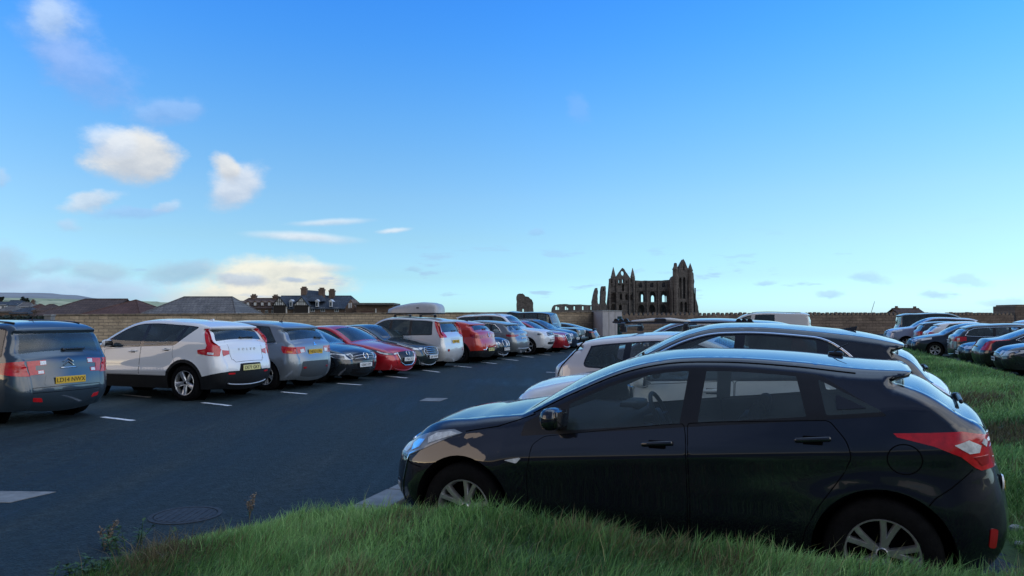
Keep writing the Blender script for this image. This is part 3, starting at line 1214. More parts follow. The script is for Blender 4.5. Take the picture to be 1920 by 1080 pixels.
def cabin(p, b, root, fin, detail):
    hw = b.hw
    zb = p['zb0']
    zf = p['zs'] + .12
    xs = p.get('xseat', p['xw'] + .45)
    if p.get('noseat'):
        rows = []
    else:
        rows = [(xs, 2), (xs + p.get('rowgap', .85), 3)]
        if p['L'] > 4.5 and p.get('third'):
            rows.append((xs + 1.6, 2))
    zt = p['H'] - .62                  # shoulder height of the seats
    for x, n in rows:
        if x + .35 > p['xgb'] - .12:
            continue
        mb = MB()
        hr = MB()
        R_ = Matrix.Rotation(.24, 3, 'Y')
        ys = (-.36, .36) if n == 2 else (-.42, 0, .42)
        for y in ys:
            wd = .48 if n == 2 else .41
            hz = zf + .22
            mb.rbox((x - .18, y, hz), (.50, wd, .16), .05)
            mb.rbox((x + .16, y, (hz + zt) / 2 + .05), (.13, wd, zt - hz + .16), .05, rot=R_)
            hr.rbox((x + .25 + .06, y, zt + .19), (.09, .24, .17), .04, rot=R_)
            hr.tube([(x + .25, y - .06, zt + .05), (x + .29, y - .06, zt + .14)], .006)
            hr.tube([(x + .25, y + .06, zt + .05), (x + .29, y + .06, zt + .14)], .006)
        s_ = mb.build('seat', M_SEAT, root, True, auto=.8)
        fin(s_)
        hr.build('headrest', M_SEAT, s_, True, auto=.8)
    mb = MB()
    xd = p['xc'] + .28
    mb.rbox((xd + .05, 0, p['zc'] - .13), (.55, 2 * hw - .34, .20), .06)
    mb.rbox((xd + .22, 0, p['zc'] - .33), (.28, 2 * hw - .36, .26), .06)
    mb.rbox((xd + .24, .36, p['zc'] - .02), (.16, .36, .07), .03)
    fin(mb.build('dashboard', M_DASH, root, True, auto=.8))
    mb = MB()
    R_ = Matrix.Rotation(-.42, 3, 'Y')
    c = Vector((xd + .46, .36, p['zc'] - .10))
    ring = [c + R_ @ Vector((0, .185 * math.cos(a), .185 * math.sin(a))) for a in np.linspace(0, 2 * math.pi, 28, endpoint=False)]
    mb.tube(ring, .017, 8, closed=True)
    for a in (0.0, math.pi, -math.pi / 2):
        mb.tube([c + R_ @ Vector((-.03, .04 * math.cos(a), .04 * math.sin(a))), c + R_ @ Vector((0, .18 * math.cos(a), .18 * math.sin(a)))], .016, 6)
    mb.rbox(tuple(c + R_ @ Vector((-.02, 0, 0))), (.05, .15, .13), .03, rot=R_)
    mb.tube([c, c + Vector((-.25, 0, -.08))], .035, 8)
    fin(mb.build('steering_wheel', M_DASH, root, True, auto=.8))
    if detail > 0 and p.get('rvm', 1):
        mb = MB()
        mb.rbox((p['xw'] - .06, 0, p['zw'] - .03), (.04, .24, .075), .018)
        mb.tube([(p['xw'] - .06, 0, p['zw'] - .0), (p['xw'] - .08, 0, p['zw'] + .06)], .012, 6)
        fin(mb.build('interior_mirror', M_TRIM, root, True, auto=.8))


# -- little builders used for the details of the cars
def two_sided(fn):
    for sg in (-1, 1):
        fn(sg)


def headlights(b, root, fin, z0, z1, yin, xb, zb0, zb1, mat=M_CLEAR, inner=None, name='headlight', which='f', off=.004, tilt=.03, sharp=.02, lab=None):
    """a lamp that wraps round the corner: front part by (y, z), flank part by (x, z)"""
    d = 1 if which == 'f' else -1
    for sg in (-1, 1):
        mb = MB()
        x0, x1 = b.xend(z0, which), b.xend(z1, which)
        h0, h1 = b.hend(z0, which), b.hend(z1, which)
        fp = [(yin, z0 + tilt), (h0, z0), (h1, z1), (yin + (.05 if which == 'f' else 0), z1 - tilt * .3)]
        fp = [(sg * a, c) for a, c in fp]
        patch(mb, lambda u, v, o: b.end(u, v, which, o), fp, off, res=.045)
        sp = [(x0, z0), (x0 + d * .22, z0 + (zb0 - z0) * .25), (xb, zb0), (xb, zb1), (x1 + (xb - x1) * .5, z1 + (zb1 - z1) * .45), (x1, z1)]
        patch(mb, b.sidefn(sg), sp, off, res=.045)
        nmat = 1
        mats = [mat]
        for (kind, poly, mt, of2) in (inner or ()):
            mats.append(mt)
            if kind == 'e':
                patch(mb, lambda u, v, o: b.end(u, v, which, o), [(sg * a, c) for a, c in poly], off + of2, res=.03, m=nmat)
            else:
                patch(mb, b.sidefn(sg), poly, off + of2, res=.03, m=nmat)
            nmat += 1
        o = mb.build(name, mats, root, True, auto=.6)
        fin(o)


def endpatch(b, root, fin, name, which, poly, mat, off=.004, r=.015, both=False, depth=.012, res=.06, parent=None):
    for sg in ((-1, 1) if both else (1,)):
        mb = MB()
        patch(mb, lambda u, v, o: b.end(u, v, which, o), [(sg * a, c) for a, c in fillet(poly, r)], off, depth=depth, res=res)
        o = mb.build(name, mat, parent or root, True, auto=.6)
        if parent is None:
            fin(o)
    return o


def endline(mb, b, which, pts, r, off=.01, m=0, closed=False, n=6):
    pts = resample(pts, .06, closed)
    P, _ = b.end(pts[:, 0], pts[:, 1], which, off)
    mb.tube(P, r, n, m, closed=closed)


def sideline(mb, b, pts, r, sg, off=.006, m=0, closed=False, n=6, step=.06):
    pts = resample(pts, step, closed)
    P, _ = b.side(pts[:, 0], pts[:, 1], sg, off)
    mb.tube(P, r, n, m, closed=closed)


def lettering(txt, size, mat, parent, loc, which, name='plate_text', lean=0.0, space=1.0, depth=.0015):
    cu = bpy.data.curves.new(name, 'FONT')
    cu.body = txt
    cu.size = size
    cu.align_x = 'CENTER'
    cu.align_y = 'CENTER'
    cu.extrude = depth
    cu.space_character = space
    cu.materials.append(mat)
    tmp = bpy.data.objects.new(name, cu)
    me = bpy.data.meshes.new_from_object(tmp)
    bpy.data.objects.remove(tmp)
    o = bpy.data.objects.new(name, me)
    COL.objects.link(o)
    o.parent = parent
    if which == 'r':
        M = Matrix(((0, 0, 1), (1, 0, 0), (0, 1, 0)))
    else:
        M = Matrix(((0, 0, -1), (-1, 0, 0), (0, 1, 0)))
    M = M @ Matrix.Rotation(lean, 3, 'X')
    o.matrix_local = Matrix.Translation(loc) @ M.to_4x4()
    return o


def number_plate(b, root, fin, which, z, txt, mat, y=0.0, proud=.012, w=.52, size=.098):
    P, n = b.end(np.array([y]), np.array([z]), which, proud)
    x = P[0][0]
    mb = MB()
    mb.rbox((x, y, z), (.012, w, .112), .004)
    o = mb.build('number_plate', mat, root, False)
    fin(o)
    d = .0075 if which == 'r' else -.0075
    t = lettering(txt, size, M_INK, o, (x + d, y, z - .002), which)
    return o


def wiper(b, root, fin, y0, z0, y1, z1, which='r'):
    mb = MB()
    endline(mb, b, which, [(y0, z0), (y1, z1)], .012, .022)
    P, n = b.end(np.array([y0]), np.array([z0]), which, .01)
    mb.rbox(tuple(P[0]), (.05, .06, .05), .015)
    fin(mb.build('wiper', M_TRIM, root, True))


def aerial(b, root, fin, x, kind='fin', mat=None):
    z = float(b.silz(x)) + .035
    mb = MB()
    if kind == 'fin':
        mb.add([(x - .10, 0, z), (x + .08, -.03, z - .01), (x + .08, .03, z - .01), (x + .09, -.008, z + .034), (x + .09, .008, z + .034)],
               [(0, 1, 3), (0, 4, 2), (0, 3, 4), (1, 2, 4, 3)])
    else:
        mb.rbox((x, 0, z + .008), (.09, .05, .03), .012)
        mb.tube([(x, 0, z + .01), (x + .05, 0, z + .09), (x + .10, 0, z + .20)], [.008, .006, .004], 6)
    fin(mb.build('aerial', mat or M_TRIM, root, True, auto=.6))


def roof_rails(b, root, fin, x0, x1, mat, yin=.06, hgt=.045):
    for sg in (-1, 1):
        mb = MB()
        xs = np.linspace(x0, x1, 12)
        z = b.silz(xs)
        w = b.W(xs, z) - yin
        pts = [(a, sg * q, c + hgt * math.sin(math.pi * min(1, max(0, (i + .3) / 1.6 if i < 2 else (11 - i + .3) / 1.6 if i > 9 else .5)))) for i, (a, q, c) in enumerate(zip(xs, w, z))]
        mb.tube(pts, .014, 6)
        fin(mb.build('roof_rail', mat, root, True))


def ring_emblem(b, root, fin, which, y, z, r, mat, kind):
    """little maker's marks as they look, standing on the body"""
    P, n = b.end(np.array([y]), np.array([z]), which, .012)
    c, nn = Vector(P[0]), Vector(n[0])
    u = Vector((0, 1, 0))
    v = nn.cross(u).normalized()
    if v.z < 0:
        v = -v
    q = lambda a, bb: c + u * a + v * bb
    mb = MB()
    if kind == 'star':
        mb.tube([q(r * math.cos(a), r * math.sin(a)) for a in np.linspace(0, 2 * math.pi, 24, endpoint=False)], r * .10, 6, closed=True)
        for k in range(3):
            a = math.pi / 2 + k * 2 * math.pi / 3
            mb.tube([c, q(r * math.cos(a), r * math.sin(a))], [r * .14, r * .05], 5)
    elif kind == 'chevrons':
        for dz in (0, .055):
            mb.tube([q(-.085, -.05 + dz), q(0, .01 + dz), q(.085, -.05 + dz)], .010, 5)
    elif kind == 'wing':
        mb.tube([q(r * math.cos(a), r * .78 * math.sin(a)) for a in np.linspace(0, 2 * math.pi, 24, endpoint=False)], r * .08, 6, closed=True)
        mb.tube([q(-r, r * .1), q(-r * .4, r * .05), q(0, -r * .45), q(r * .4, r * .05), q(r, r * .1)], r * .10, 5)
    elif kind == 'diamonds':
        for k in range(3):
            a = math.pi / 2 + k * 2 * math.pi / 3
            d, e = (math.cos(a), math.sin(a)), (-math.sin(a), math.cos(a))
            mb.add([q(0, 0), q(d[0] * r * .5 + e[0] * r * .28, d[1] * r * .5 + e[1] * r * .28), q(d[0] * r, d[1] * r), q(d[0] * r * .5 - e[0] * r * .28, d[1] * r * .5 - e[1] * r * .28)], [(0, 1, 2, 3)])
    elif kind == 'octagon':
        mb.tube([q(r * math.cos(a), r * math.sin(a)) for a in np.linspace(math.pi / 8, 2 * math.pi + math.pi / 8, 8, endpoint=False)], r * .18, 5, closed=True)
    elif kind == 'bar':
        mb.tube([q(r * math.cos(a), r * math.sin(a)) for a in np.linspace(0, 2 * math.pi, 20, endpoint=False)], r * .10, 6, closed=True)
        mb.tube([q(-r * 1.2, 0), q(r * 1.2, 0)], r * .16, 5)
    elif kind == 'rings':
        for k in range(4):
            mb.tube([q((k - 1.5) * r * .75 + r * .5 * math.cos(a), r * .5 * math.sin(a)) for a in np.linspace(0, 2 * math.pi, 16, endpoint=False)], r * .08, 5, closed=True)
    elif kind == 'oval':
        mb.lathe([(.001, .004), (r, .003), (r, -.004)], 20, axis='x', c=tuple(c))
    fin(mb.build('emblem', mat, root, True, auto=.7))

# ------------------------------------------------------------------ kinds of car
def kind(base, **kw):
    B = {
        'hatch': dict(L=4.30, H=1.46, W=1.78, FO=.87, WB=2.64, wr=.315, zs=.20, xg=.12, zg=.72, xc=1.20, zc=.98, xw=1.98, zw=1.36, xp=2.5, xr=3.50, zr=1.36, sp=.20,
                      xgb=4.00, zgb=1.06, xt=4.15, zt=.98, zb0=.90, zb1=1.02, xet=3.25, xeb=3.55, pillars=[(2.42, 2.47), (3.22, 3.12)], xmir=1.55),
        'suv': dict(L=4.40, H=1.63, W=1.84, FO=.88, WB=2.66, wr=.345, zs=.24, xg=.12, zg=.90, xc=1.22, zc=1.13, xw=1.98, zw=1.53, xp=2.5, xr=3.80, zr=1.53, sp=.18,
                    xgb=4.15, zgb=1.16, xt=4.28, zt=1.08, zb0=1.06, zb1=1.16, xet=3.72, xeb=3.75, pillars=[(2.42, 2.46), (3.30, 3.26)], xmir=1.6, zrb=.70, zw0=.68),
        'saloon': dict(L=4.75, H=1.42, W=1.84, FO=.90, WB=2.80, wr=.33, zs=.20, xg=.14, zg=.70, xc=1.35, zc=.96, xw=2.15, zw=1.31, xp=2.75, xr=3.45, zr=1.30, sp=0,
                       xgb=4.20, zgb=1.02, boot=1, xt=4.66, zt=.96, zb0=.88, zb1=.97, xet=3.45, xeb=3.85, pillars=[(2.60, 2.66), (3.45, 3.38)], xmir=1.75),
        'estate': dict(L=4.75, H=1.47, W=1.82, FO=.90, WB=2.72, wr=.325, zs=.20, xg=.13, zg=.74, xc=1.28, zc=.99, xw=2.05, zw=1.36, xp=2.7, xr=4.10, zr=1.37, sp=.16,
                       xgb=4.50, zgb=1.04, xt=4.64, zt=.97, zb0=.92, zb1=1.01, xet=4.10, xeb=4.28, pillars=[(2.52, 2.57), (3.40, 3.36)], xmir=1.65),
        'mpv': dict(L=4.60, H=1.63, W=1.83, FO=.90, WB=2.84, wr=.335, zs=.22, xg=.18, zg=.80, xc=1.15, zc=1.08, xw=2.15, zw=1.52, xp=2.8, xr=4.22, zr=1.53, sp=.10,
                    xgb=4.42, zgb=1.10, xt=4.50, zt=1.02, zb0=1.00, zb1=1.08, xet=4.15, xeb=4.25, pillars=[(2.62, 2.64), (3.55, 3.52)], xmir=1.6, tumble=.74),
        'boxy': dict(L=4.45, H=1.90, W=1.80, FO=.78, WB=2.55, wr=.39, zs=.36, xg=.06, zg=1.06, xc=1.42, zc=1.16, xw=1.72, zw=1.80, xp=2.6, xr=4.15, zr=1.84, sp=0,
                     xgb=4.26, zgb=1.20, xt=4.32, zt=1.10, zb0=1.14, zb1=1.16, xet=4.02, xeb=4.06, pillars=[(2.40, 2.40), (3.20, 3.20)], xmir=1.72, tumble=.84, nr=.14, rr=.12,
                     nc=.03, zn=.62, zrb=.75, zw0=.8, tuck=.02, btuck=.01, ft=.04, rt=.02, wsharp=1, b1=.6),
        'van': dict(L=4.95, H=1.98, W=1.90, FO=.92, WB=3.00, wr=.34, zs=.24, xg=.10, zg=.92, xc=.85, zc=1.17, xw=1.68, zw=1.80, xp=2.6, xr=4.70, zr=1.88, sp=.08, spd=.03,
                    xgb=4.84, zgb=1.22, xt=4.90, zt=1.10, zb0=1.12, zb1=1.17, xet=4.62, xeb=4.66, pillars=[(2.05, 2.12), (3.35, 3.35)], xmir=1.25, tumble=.82, zrb=.75, rr=.15,
                    pw=.09, zw0=.8),
    }[base].copy()
    B.update(kw)
    p = B
    if 'doors' not in p:
        ra = p['wr'] + p.get('gap', .055)
        xf, xb, zs = p['FO'], p['FO'] + p['WB'], p['zs']
        zl = lambda xx: p['zb0'] + (p['zb1'] - p['zb0']) * (xx - p['xc']) / (p['xeb'] - p['xc']) - .022
        xA = xf + ra + .10
        xB = p['pillars'][0][0]
        xC = min(p['pillars'][1][0] if len(p['pillars']) > 1 else p['xeb'] - .1, xb + .15)
        zd = max(zs + .08, (p.get('clad') or 0) + .01) if p.get('clad') else zs + .10
        f_ = [(xA, zd), (xA - .01, .62), (xA + .04, zl(xA) - .03), (xB, zl(xB)), (xB - .02, zd)]
        xq = xb - ra - .05
        zt_ = p['wr'] + ra * .80
        r_ = [(xB - .01, zd), (xB + .01, zl(xB)), (xC + .06, zl(xC)), (xC + .05, zl(xC) - .18), (xb - ra * .55, zt_ + .07), (xq, p['wr'] + .12), (xq - .02, zd)]
        p['doors'] = [f_, r_]
        p['handles'] = [(xB - .20, zl(xB) - .10), (xC - .10, zl(xC) - .085)]
    return p


# ---- 1. the black hatchback in the foreground
P_HERO = kind('hatch', L=4.19, nxo=.20, step=.03, grid=.04, xg=.12, zg=.715, xc=1.30, zc=.985, xw=2.06, zw=1.336, xp=2.62, H=1.432, xr=3.48, zr=1.352, sp=.24, spd=.006,
              xgb=3.96, zgb=1.105, xt=4.06, zt=1.05, FO=.885, WB=2.65, wr=.316, zb0=.868, zb1=1.12, xet=3.20, xeb=3.56, xmir=1.66, xm=1.60, zm=.985,
              pillars=[(2.455, 2.50), (3.235, 3.13)], pw=.055, mt=.085, rcb=.03, rct=.05, rim='twin', spin=0.25, zrb=.60, gap=.06,
              crease=[(1.15, .71, 4.0, .945, .020, .17, .10), (1.45, .40, 3.2, .44, .012, .07, .12)], btuck=.045, flare=.010,
              doors=[[(1.40, .27), (1.385, .60), (1.42, .80), (1.50, .86), (2.43, 1.00), (2.445, .92), (2.455, .50), (2.45, .27)],
                     [(2.465, .27), (2.47, .50), (2.455, 1.003), (3.27, 1.06), (3.36, .95), (3.385, .86), (3.34, .76), (3.20, .56), (3.13, .42), (3.10, .27)]],
              handles=[(2.27, .862), (3.18, .945)], htilt=.10, sg=.91, tumble=.70)


def hero_extras(b, root, fin, p):
    dark = M_LAMPD
    mats = [M_LAMPH, M_CLEAR, M_CHROME, M_CLEAR, M_TRIM]
    for sg in (-1, 1):
        # headlight: dark bowl, reflectors, long clear tail
        mb = MB()
        sd = b.sidefn(sg)

        def cl(q, m=.014):
            q = [(max(x, b.xend(z, 'f') + m), z) for x, z in q]
            return [(x, min(z, float(b.silz(x)) - m)) for x, z in q]
        x0, x1 = b.xend(.655, 'f'), b.xend(.735, 'f')
        low = [(.44, .655), (.54, .700), (.66, .755), (.80, .815), (.875, .842)]
        upp = [(.80, .860), (.68, .845), (.56, .812), (.46, .775)]
        sp = [(x0, .655)] + cl(low, .0) + cl(upp, .012) + [(x1, .735)]
        patch(mb, sd, sp, .004, res=.03)
        hh = b.hend(.69, 'f')
        patch(mb, lambda u, v, o: b.end(u, v, 'f', o), [(sg * .40, .668), (sg * hh, .655), (sg * hh, .715), (sg * .42, .708)], .003, res=.03)
        patch(mb, sd, cl([(.60, .752), (.72, .795), (.84, .834), (.78, .846), (.66, .826), (.59, .79)]), .007, res=.02, m=1)
        patch(mb, sd, cl([(.345, .672), (.40, .668), (.43, .70), (.415, .742), (.36, .715)]), .008, res=.015, m=3)
        patch(mb, sd, cl([(.455, .690), (.53, .722), (.565, .775), (.50, .768), (.45, .735)]), .008, res=.015, m=2)
        patch(mb, sd, cl([(.30, .660), (.44, .659), (.54, .704), (.535, .710), (.435, .667), (.30, .668)], .004), .008, res=.015, m=2)
        fin(mb.build('headlight', mats, root, True, auto=.5))
        # fog lamp
        mb = MB()
        patch(mb, sd, fillet([(.24, .34), (.33, .335), (.36, .46), (.28, .475)], .03), .004, res=.03)
        patch(mb, sd, fillet([(.26, .355), (.31, .355), (.33, .44), (.29, .45)], .02), .010, res=.03, m=1)
        fin(mb.build('fog_lamp', [M_TRIM, M_CLEAR], root, True, auto=.5))
        # tail light
        mb = MB()
        xe, xe1 = b.xend(.86, 'r'), b.xend(1.0, 'r')
        sp = [(3.60, 1.005), (3.62, .985), (3.80, .945), (3.93, .895), (4.00, .835), (4.03, .82), (b.xend(.83, 'r'), .83), (xe1, 1.005), (3.94, 1.030), (3.80, 1.018)]
        patch(mb, sd, sp, .006, res=.03)
        hr = b.hend(.93, 'r')
        patch(mb, lambda u, v, o: b.end(u, v, 'r', o), [(sg * .38, .90), (sg * hr, .83), (sg * hr, 1.005), (sg * .40, .985)], .006, res=.03)
        patch(mb, sd, [(3.90, .955), (3.97, .912), (4.02, .918), (4.03, .955), (3.97, .985)], .010, res=.02, m=1)
        patch(mb, sd, [(4.035, .968), (4.06, .945), (4.068, .975), (4.05, .99)], .010, res=.02, m=1)
        patch(mb, sd, [(3.99, .895), (4.035, .845), (4.07, .855), (4.07, .90)], .010, res=.02, m=2)
        fin(mb.build('tail_light', [M_RED, M_CLEAR, M_DRED], root, True, auto=.5))
        # side indicator
        mb = MB()
        patch(mb, sd, fillet([(1.225, .688), (1.315, .672), (1.345, .705), (1.335, .712)], .012), .010, res=.02)
        fin(mb.build('side_indicator', M_CLEAR, root, True, auto=.5))
        # shut line of the bumper and of the bonnet
        mb = MB()
        sideline(mb, b, np.array([(3.99, .825), (3.88, .72), (3.80, .66), (3.77, .62)]), .0035, sg, 0)
        sideline(mb, b, np.array([(.38, .64), (.47, .60), (.56, .585)]), .0035, sg, 0)
        sideline(mb, b, np.array([(.90, .855), (1.15, .905), (1.30, .955), (1.42, 1.0)]), .0035, sg, 0)
        fin(mb.build('panel_seam', M_UNDER, root, True))
        # dark strip along the top of the doors and chrome-free gutter
        mb = MB()
        xs = np.linspace(1.40, 3.42, 40)
        zz = b.silz(xs) - .030 * np.sqrt(1 + np.gradient(b.silz(xs), xs) ** 2)
        sideline(mb, b, np.stack([xs, zz], 1), .005, sg, 0)
        fin(mb.build('roof_gutter', M_UNDER, root, True))
        # rear fog reflector
        mb = MB()
        patch(mb, sd, fillet([(4.06, .40), (4.10, .39), (4.11, .50), (4.07, .51)], .015), .004, res=.03)
        fin(mb.build('rear_reflector', M_DRED, root, True, auto=.5))
    # fuel flap on the near flank
    mb = MB()
    ring = np.array([(3.655 + .088 * math.cos(a), .865 + .083 * math.sin(a)) for a in np.linspace(0, 2 * math.pi, 30, endpoint=False)])
    sideline(mb, b, ring, .0035, -1, 0, closed=True)
    fin(mb.build('fuel_flap', M_UNDER, root, True))
    # quarter window
    for sg in (-1, 1):
        mb = MB()
        patch(mb, b.sidefn(sg), fillet([(3.31, 1.12), (3.47, 1.135), (3.31, 1.205)], .012), .004, res=.03)
        fin(mb.build('quarter_window', M_GLOSSB, root, True, auto=.5))
    # lower grille, number plate, badge
    endpatch(b, root, fin, 'grille', 'f', [(-.34, .58), (.34, .58), (.40, .66), (-.40, .66)], M_TRIM, r=.03)
    mb = MB()
    endline(mb, b, 'f', np.array([(-.40, .664), (.40, .664)]), .010, .008)
    fin(mb.build('grille_trim', M_CHROME, root, True))
    # rear number plate seen edge-on, tailgate handle
    P, n = b.end(np.array([0.0]), np.array([.62]), 'r', -.02)
    mb = MB()
    mb.rbox((P[0][0], 0, .62), (.012, .52, .112), .004)
    fin(mb.build('number_plate', M_YELLOW, root))
    mb = MB()
    mb.lathe([(.001, .012), (.045, .010), (.05, .0)], 20, axis='x', c=(float(b.end(np.array([-.50]), np.array([.71]), 'r', .0)[0][0][0]), -.50, .71))
    fin(mb.build('fog_reflector', M_CLEAR, root, True, auto=.6))
    wiper(b, root, fin, 0, 1.085, -.42, 1.10)
    mb = MB()
    mb.rbox((4.00, -.02, 1.11), (.10, .07, .045), .02, rot=Matrix.Rotation(.5, 3, 'Y'))
    fin(mb.build('wiper_pivot', M_TRIM, root, True, auto=.6))
    # roof aerial stub
    mb = MB()
    mb.rbox((3.32, 0, float(b.silz(3.32)) + .045), (.10, .045, .035), .015)
    mb.tube([(3.30, 0, float(b.silz(3.3)) + .05), (3.34, 0, float(b.silz(3.3)) + .085), (3.40, 0, float(b.silz(3.3)) + .115)], [.007, .005, .003], 6)
    fin(mb.build('aerial', M_TRIM, root, True, auto=.6))
    # boxy rear-view mirror camera and sun visors
    mb = MB()
    mb.rbox((2.08, .0, 1.27), (.06, .10, .14), .03)
    mb.rbox((2.22, .34, 1.325), (.16, .36, .02), .008)
    mb.rbox((2.22, -.34, 1.325), (.16, .36, .02), .008)
    fin(mb.build('sun_visor', M_SEAT, root, True, auto=.6))


HERO_O = (-.829, 6.401)
hero = car(P_HERO, 'hatchback_car', 'glossy black hatchback nearest the camera behind the grass bank, silver twin spoke wheels', HERO_O[0], HERO_O[1], 23,
           paint('black plum paint', (.003, .0035, .010), 0.0, .4, .02), hero_extras, group='cars facing the grass island', detail=2)

# ---- 2. white crossover with black roof behind it
M_BLACKROOF = paint('black roof paint', (.006, .007, .010), 0, .4, 0)
zB = lambda x: .995 + (1.06 - .995) * (x - 1.0) / 3.0
P_CROSS = kind('suv', L=4.21, H=1.605, W=1.82, FO=.84, WB=2.60, wr=.335, step=.045, grid=.07, xg=.12, zg=.86, xc=1.06, zc=1.065, xw=1.86, zw=1.50, xp=2.35, xr=3.52, zr=1.475, sp=.22,
               xgb=3.92, zgb=1.13, xt=4.06, zt=1.03, zb0=1.05, zb1=1.15, xet=3.12, xeb=3.55, rct=.25, pillars=[(2.32, 2.35), (3.13, 3.08)], xmir=1.42, xm=1.48, zm=1.06, clad=.42, tinted=(1, 2),
               two_tone=[(.9, 1.06), (1.25, 1.055), (3.6, 1.13), (3.85, 1.10), (4.5, 1.12), (4.5, 1.8), (.9, 1.8)], two_mat=M_BLACKROOF, framem=M_GLOSSB, rim='five')


def cross_extras(b, root, fin, p):
    headlights(b, root, fin, .70, .80, .34, .62, .80, .885, M_CLEAR, [('s', [(.2, .74), (.36, .76), (.36, .80), (.22, .79)], M_LAMPD, .004)])
    headlights(b, root, fin, .86, 1.00, .45, 3.80, .93, 1.03, M_DRED, [('s', [(3.93, .90), (4.03, .88), (4.05, .96), (3.96, .985)], M_CLEAR, .004)], 'tail_light', 'r')
    for sg in (-1, 1):
        mb = MB()
        xs = np.linspace(1.22, 3.40, 40)
        sl = np.gradient(b.silz(xs), xs)
        zz = b.silz(xs) - .062 * np.sqrt(1 + sl ** 2)
        k = np.clip((xs - 3.0) / .40, 0, 1)
        zz = zz - .22 * k ** 2
        sideline(mb, b, np.stack([xs, zz], 1), .014, sg, .004)
        fin(mb.build('window_trim', M_CHROME, root, True))
    endpatch(b, root, fin, 'grille', 'f', [(-.40, .68), (.40, .68), (.36, .80), (-.36, .80)], M_TRIM, r=.03)
    mb = MB()
    endline(mb, b, 'f', np.array([(-.5, .75), (.5, .75)]), .012, .012)
    fin(mb.build('grille_bar', M_CHROME, root, True))
    ring_emblem(b, root, fin, 'f', 0, .75, .06, M_CHROME, 'bar')
    aerial(b, root, fin, 3.30)
    wiper(b, root, fin, .0, 1.15, -.38, 1.16)


car(P_CROSS, 'crossover_car', 'white crossover with black roof and chrome window strip, just behind the nearest black hatchback', .26, 8.58, 23,
    paint('white paint', (.82, .82, .82), 0, .35, .15), cross_extras, group='cars facing the grass island')

# ---- 3. silver hatchback with bike carrier, tail towards the road
P_SILV = kind('hatch', L=4.15, H=1.47, by_tail=1, xr=3.55, sp=.22, xgb=3.93, zgb=1.08, xt=4.05, zt=1.0, zb0=.93, zb1=1.02, xeb=3.62, xet=3.52, rct=.10, rcb=.10, WB=2.55, FO=.85, tinted=(), mt=.10,
              pillars=[(2.35, 2.39), (3.05, 3.02)], framem=M_GLOSSB, grid=.07, step=.045)


def silv_extras(b, root, fin, p):
    headlights(b, root, fin, .78, .99, .45, 3.92, .80, .99, M_CLEAR, [('e', [(.45, .84), (.60, .84), (.60, .9), (.45, .9)], M_RED, .004)], 'tail_light', 'r')
    number_plate(b, root, fin, 'r', .72, 'YK12 OHB', M_YELLOW)
    wiper(b, root, fin, 0, 1.09, .35, 1.1)
    for sg in (-1, 1):
        mb = MB()
        sideline(mb, b, np.array([(3.66, 1.34), (3.80, 1.16), (3.93, 1.02), (3.99, .90), (4.0, .70)]), .012, sg, .0)
        fin(mb.build('tailgate_seam', M_UNDER, root, True))


SILV = car(P_SILV, 'hatchback_car', 'pale silver hatchback with bike carrier on its roof, tail towards the road', .80, 11.0, 180 + 23,
           paint('silver paint', (.60, .57, .58), .3, .35, .15), silv_extras, group='cars facing the grass island')

# the bike carrier lies on two roof bars
_h = math.radians(23)
_bk = np.array([math.cos(_h), -math.sin(_h)])
_rt = np.array([math.sin(_h), math.cos(_h)])
rack_c = np.array([.80, 11.0]) + _bk * 1.45
rk = empty('bike_carrier', (rack_c[0], rack_c[1], 1.475), -_h)
tag(rk, 'black and white bicycle carrier on the roof of the pale silver hatchback', 'bike carrier')
for xx in (-.45, .40):
    mb = MB()
    mb.rbox((xx, 0, .075), (.06, 1.10, .028), .012)
    for yy in (-.50, .50):
        mb.rbox((xx, yy, .035), (.10, .07, .09), .025)
        mb.lathe([(.001, -.03), (.05, -.03), (.055, 0), (.05, .03), (.001, .03)], 16, axis='x', c=(xx, yy, .075))
    mb.build('roof_bar', M_TRIM, rk, True, auto=.6)
mb = MB()
mb.rbox((.25, -.30, .125), (1.75, .07, .028), .012)
mb.build('wheel_tray', M_TRIM, rk, True, auto=.6)
mb = MB()
mb.tube([(-.38, -.30, .135), (-.1, -.30, .165), (.15, -.30, .17), (.42, -.30, .135)], .022, 8)
mb.build('frame_arm', M_WHITE, rk, True)
mb = MB()
mb.rbox((.72, -.30, .105), (.42, .05, .02), .008)
mb.build('tray_strip', M_WHITE, rk, True, auto=.6)
for xx in (-.60, 1.05):
    mb = MB()
    for k in range(3):
        mb.lathe([(.001, -.02), (.035, -.02), (.035, .02), (.001, .02)], 12, axis='y', c=(xx + .07 * k, -.30, .145))
    mb.rbox((xx + .07, -.30, .13), (.24, .09, .03), .012)
    mb.build('wheel_strap', M_TRIM, rk, True, auto=.6)
mb = MB()
mb.rbox((.02, -.30, .155), (.16, .09, .06), .02)
mb.build('clamp', M_TRIM, rk, True, auto=.6)

# ---- 4. dark estate, roof and tail lamp only above the others
P_DEST = kind('estate', L=4.55, H=1.66, zw=1.53, zr=1.54, zb0=1.05, zb1=1.14, zgb=1.24, zt=1.15, zc=1.10, zg=.85, sp=.2, zrb=.7, wr=.34)


def dest_extras(b, root, fin, p):
    headlights(b, root, fin, 1.0, 1.38, .50, 4.25, 1.1, 1.42, M_RED, None, 'tail_light', 'r')
    for sg in (-1, 1):
        mb = MB()
        xs = np.linspace(1.5, 4.0, 40)
        zz = b.silz(xs) - .065 * np.sqrt(1 + np.gradient(b.silz(xs), xs) ** 2)
        sideline(mb, b, np.stack([xs, zz], 1), .012, sg, .004)
        fin(mb.build('window_trim', M_CHROME, root, True))


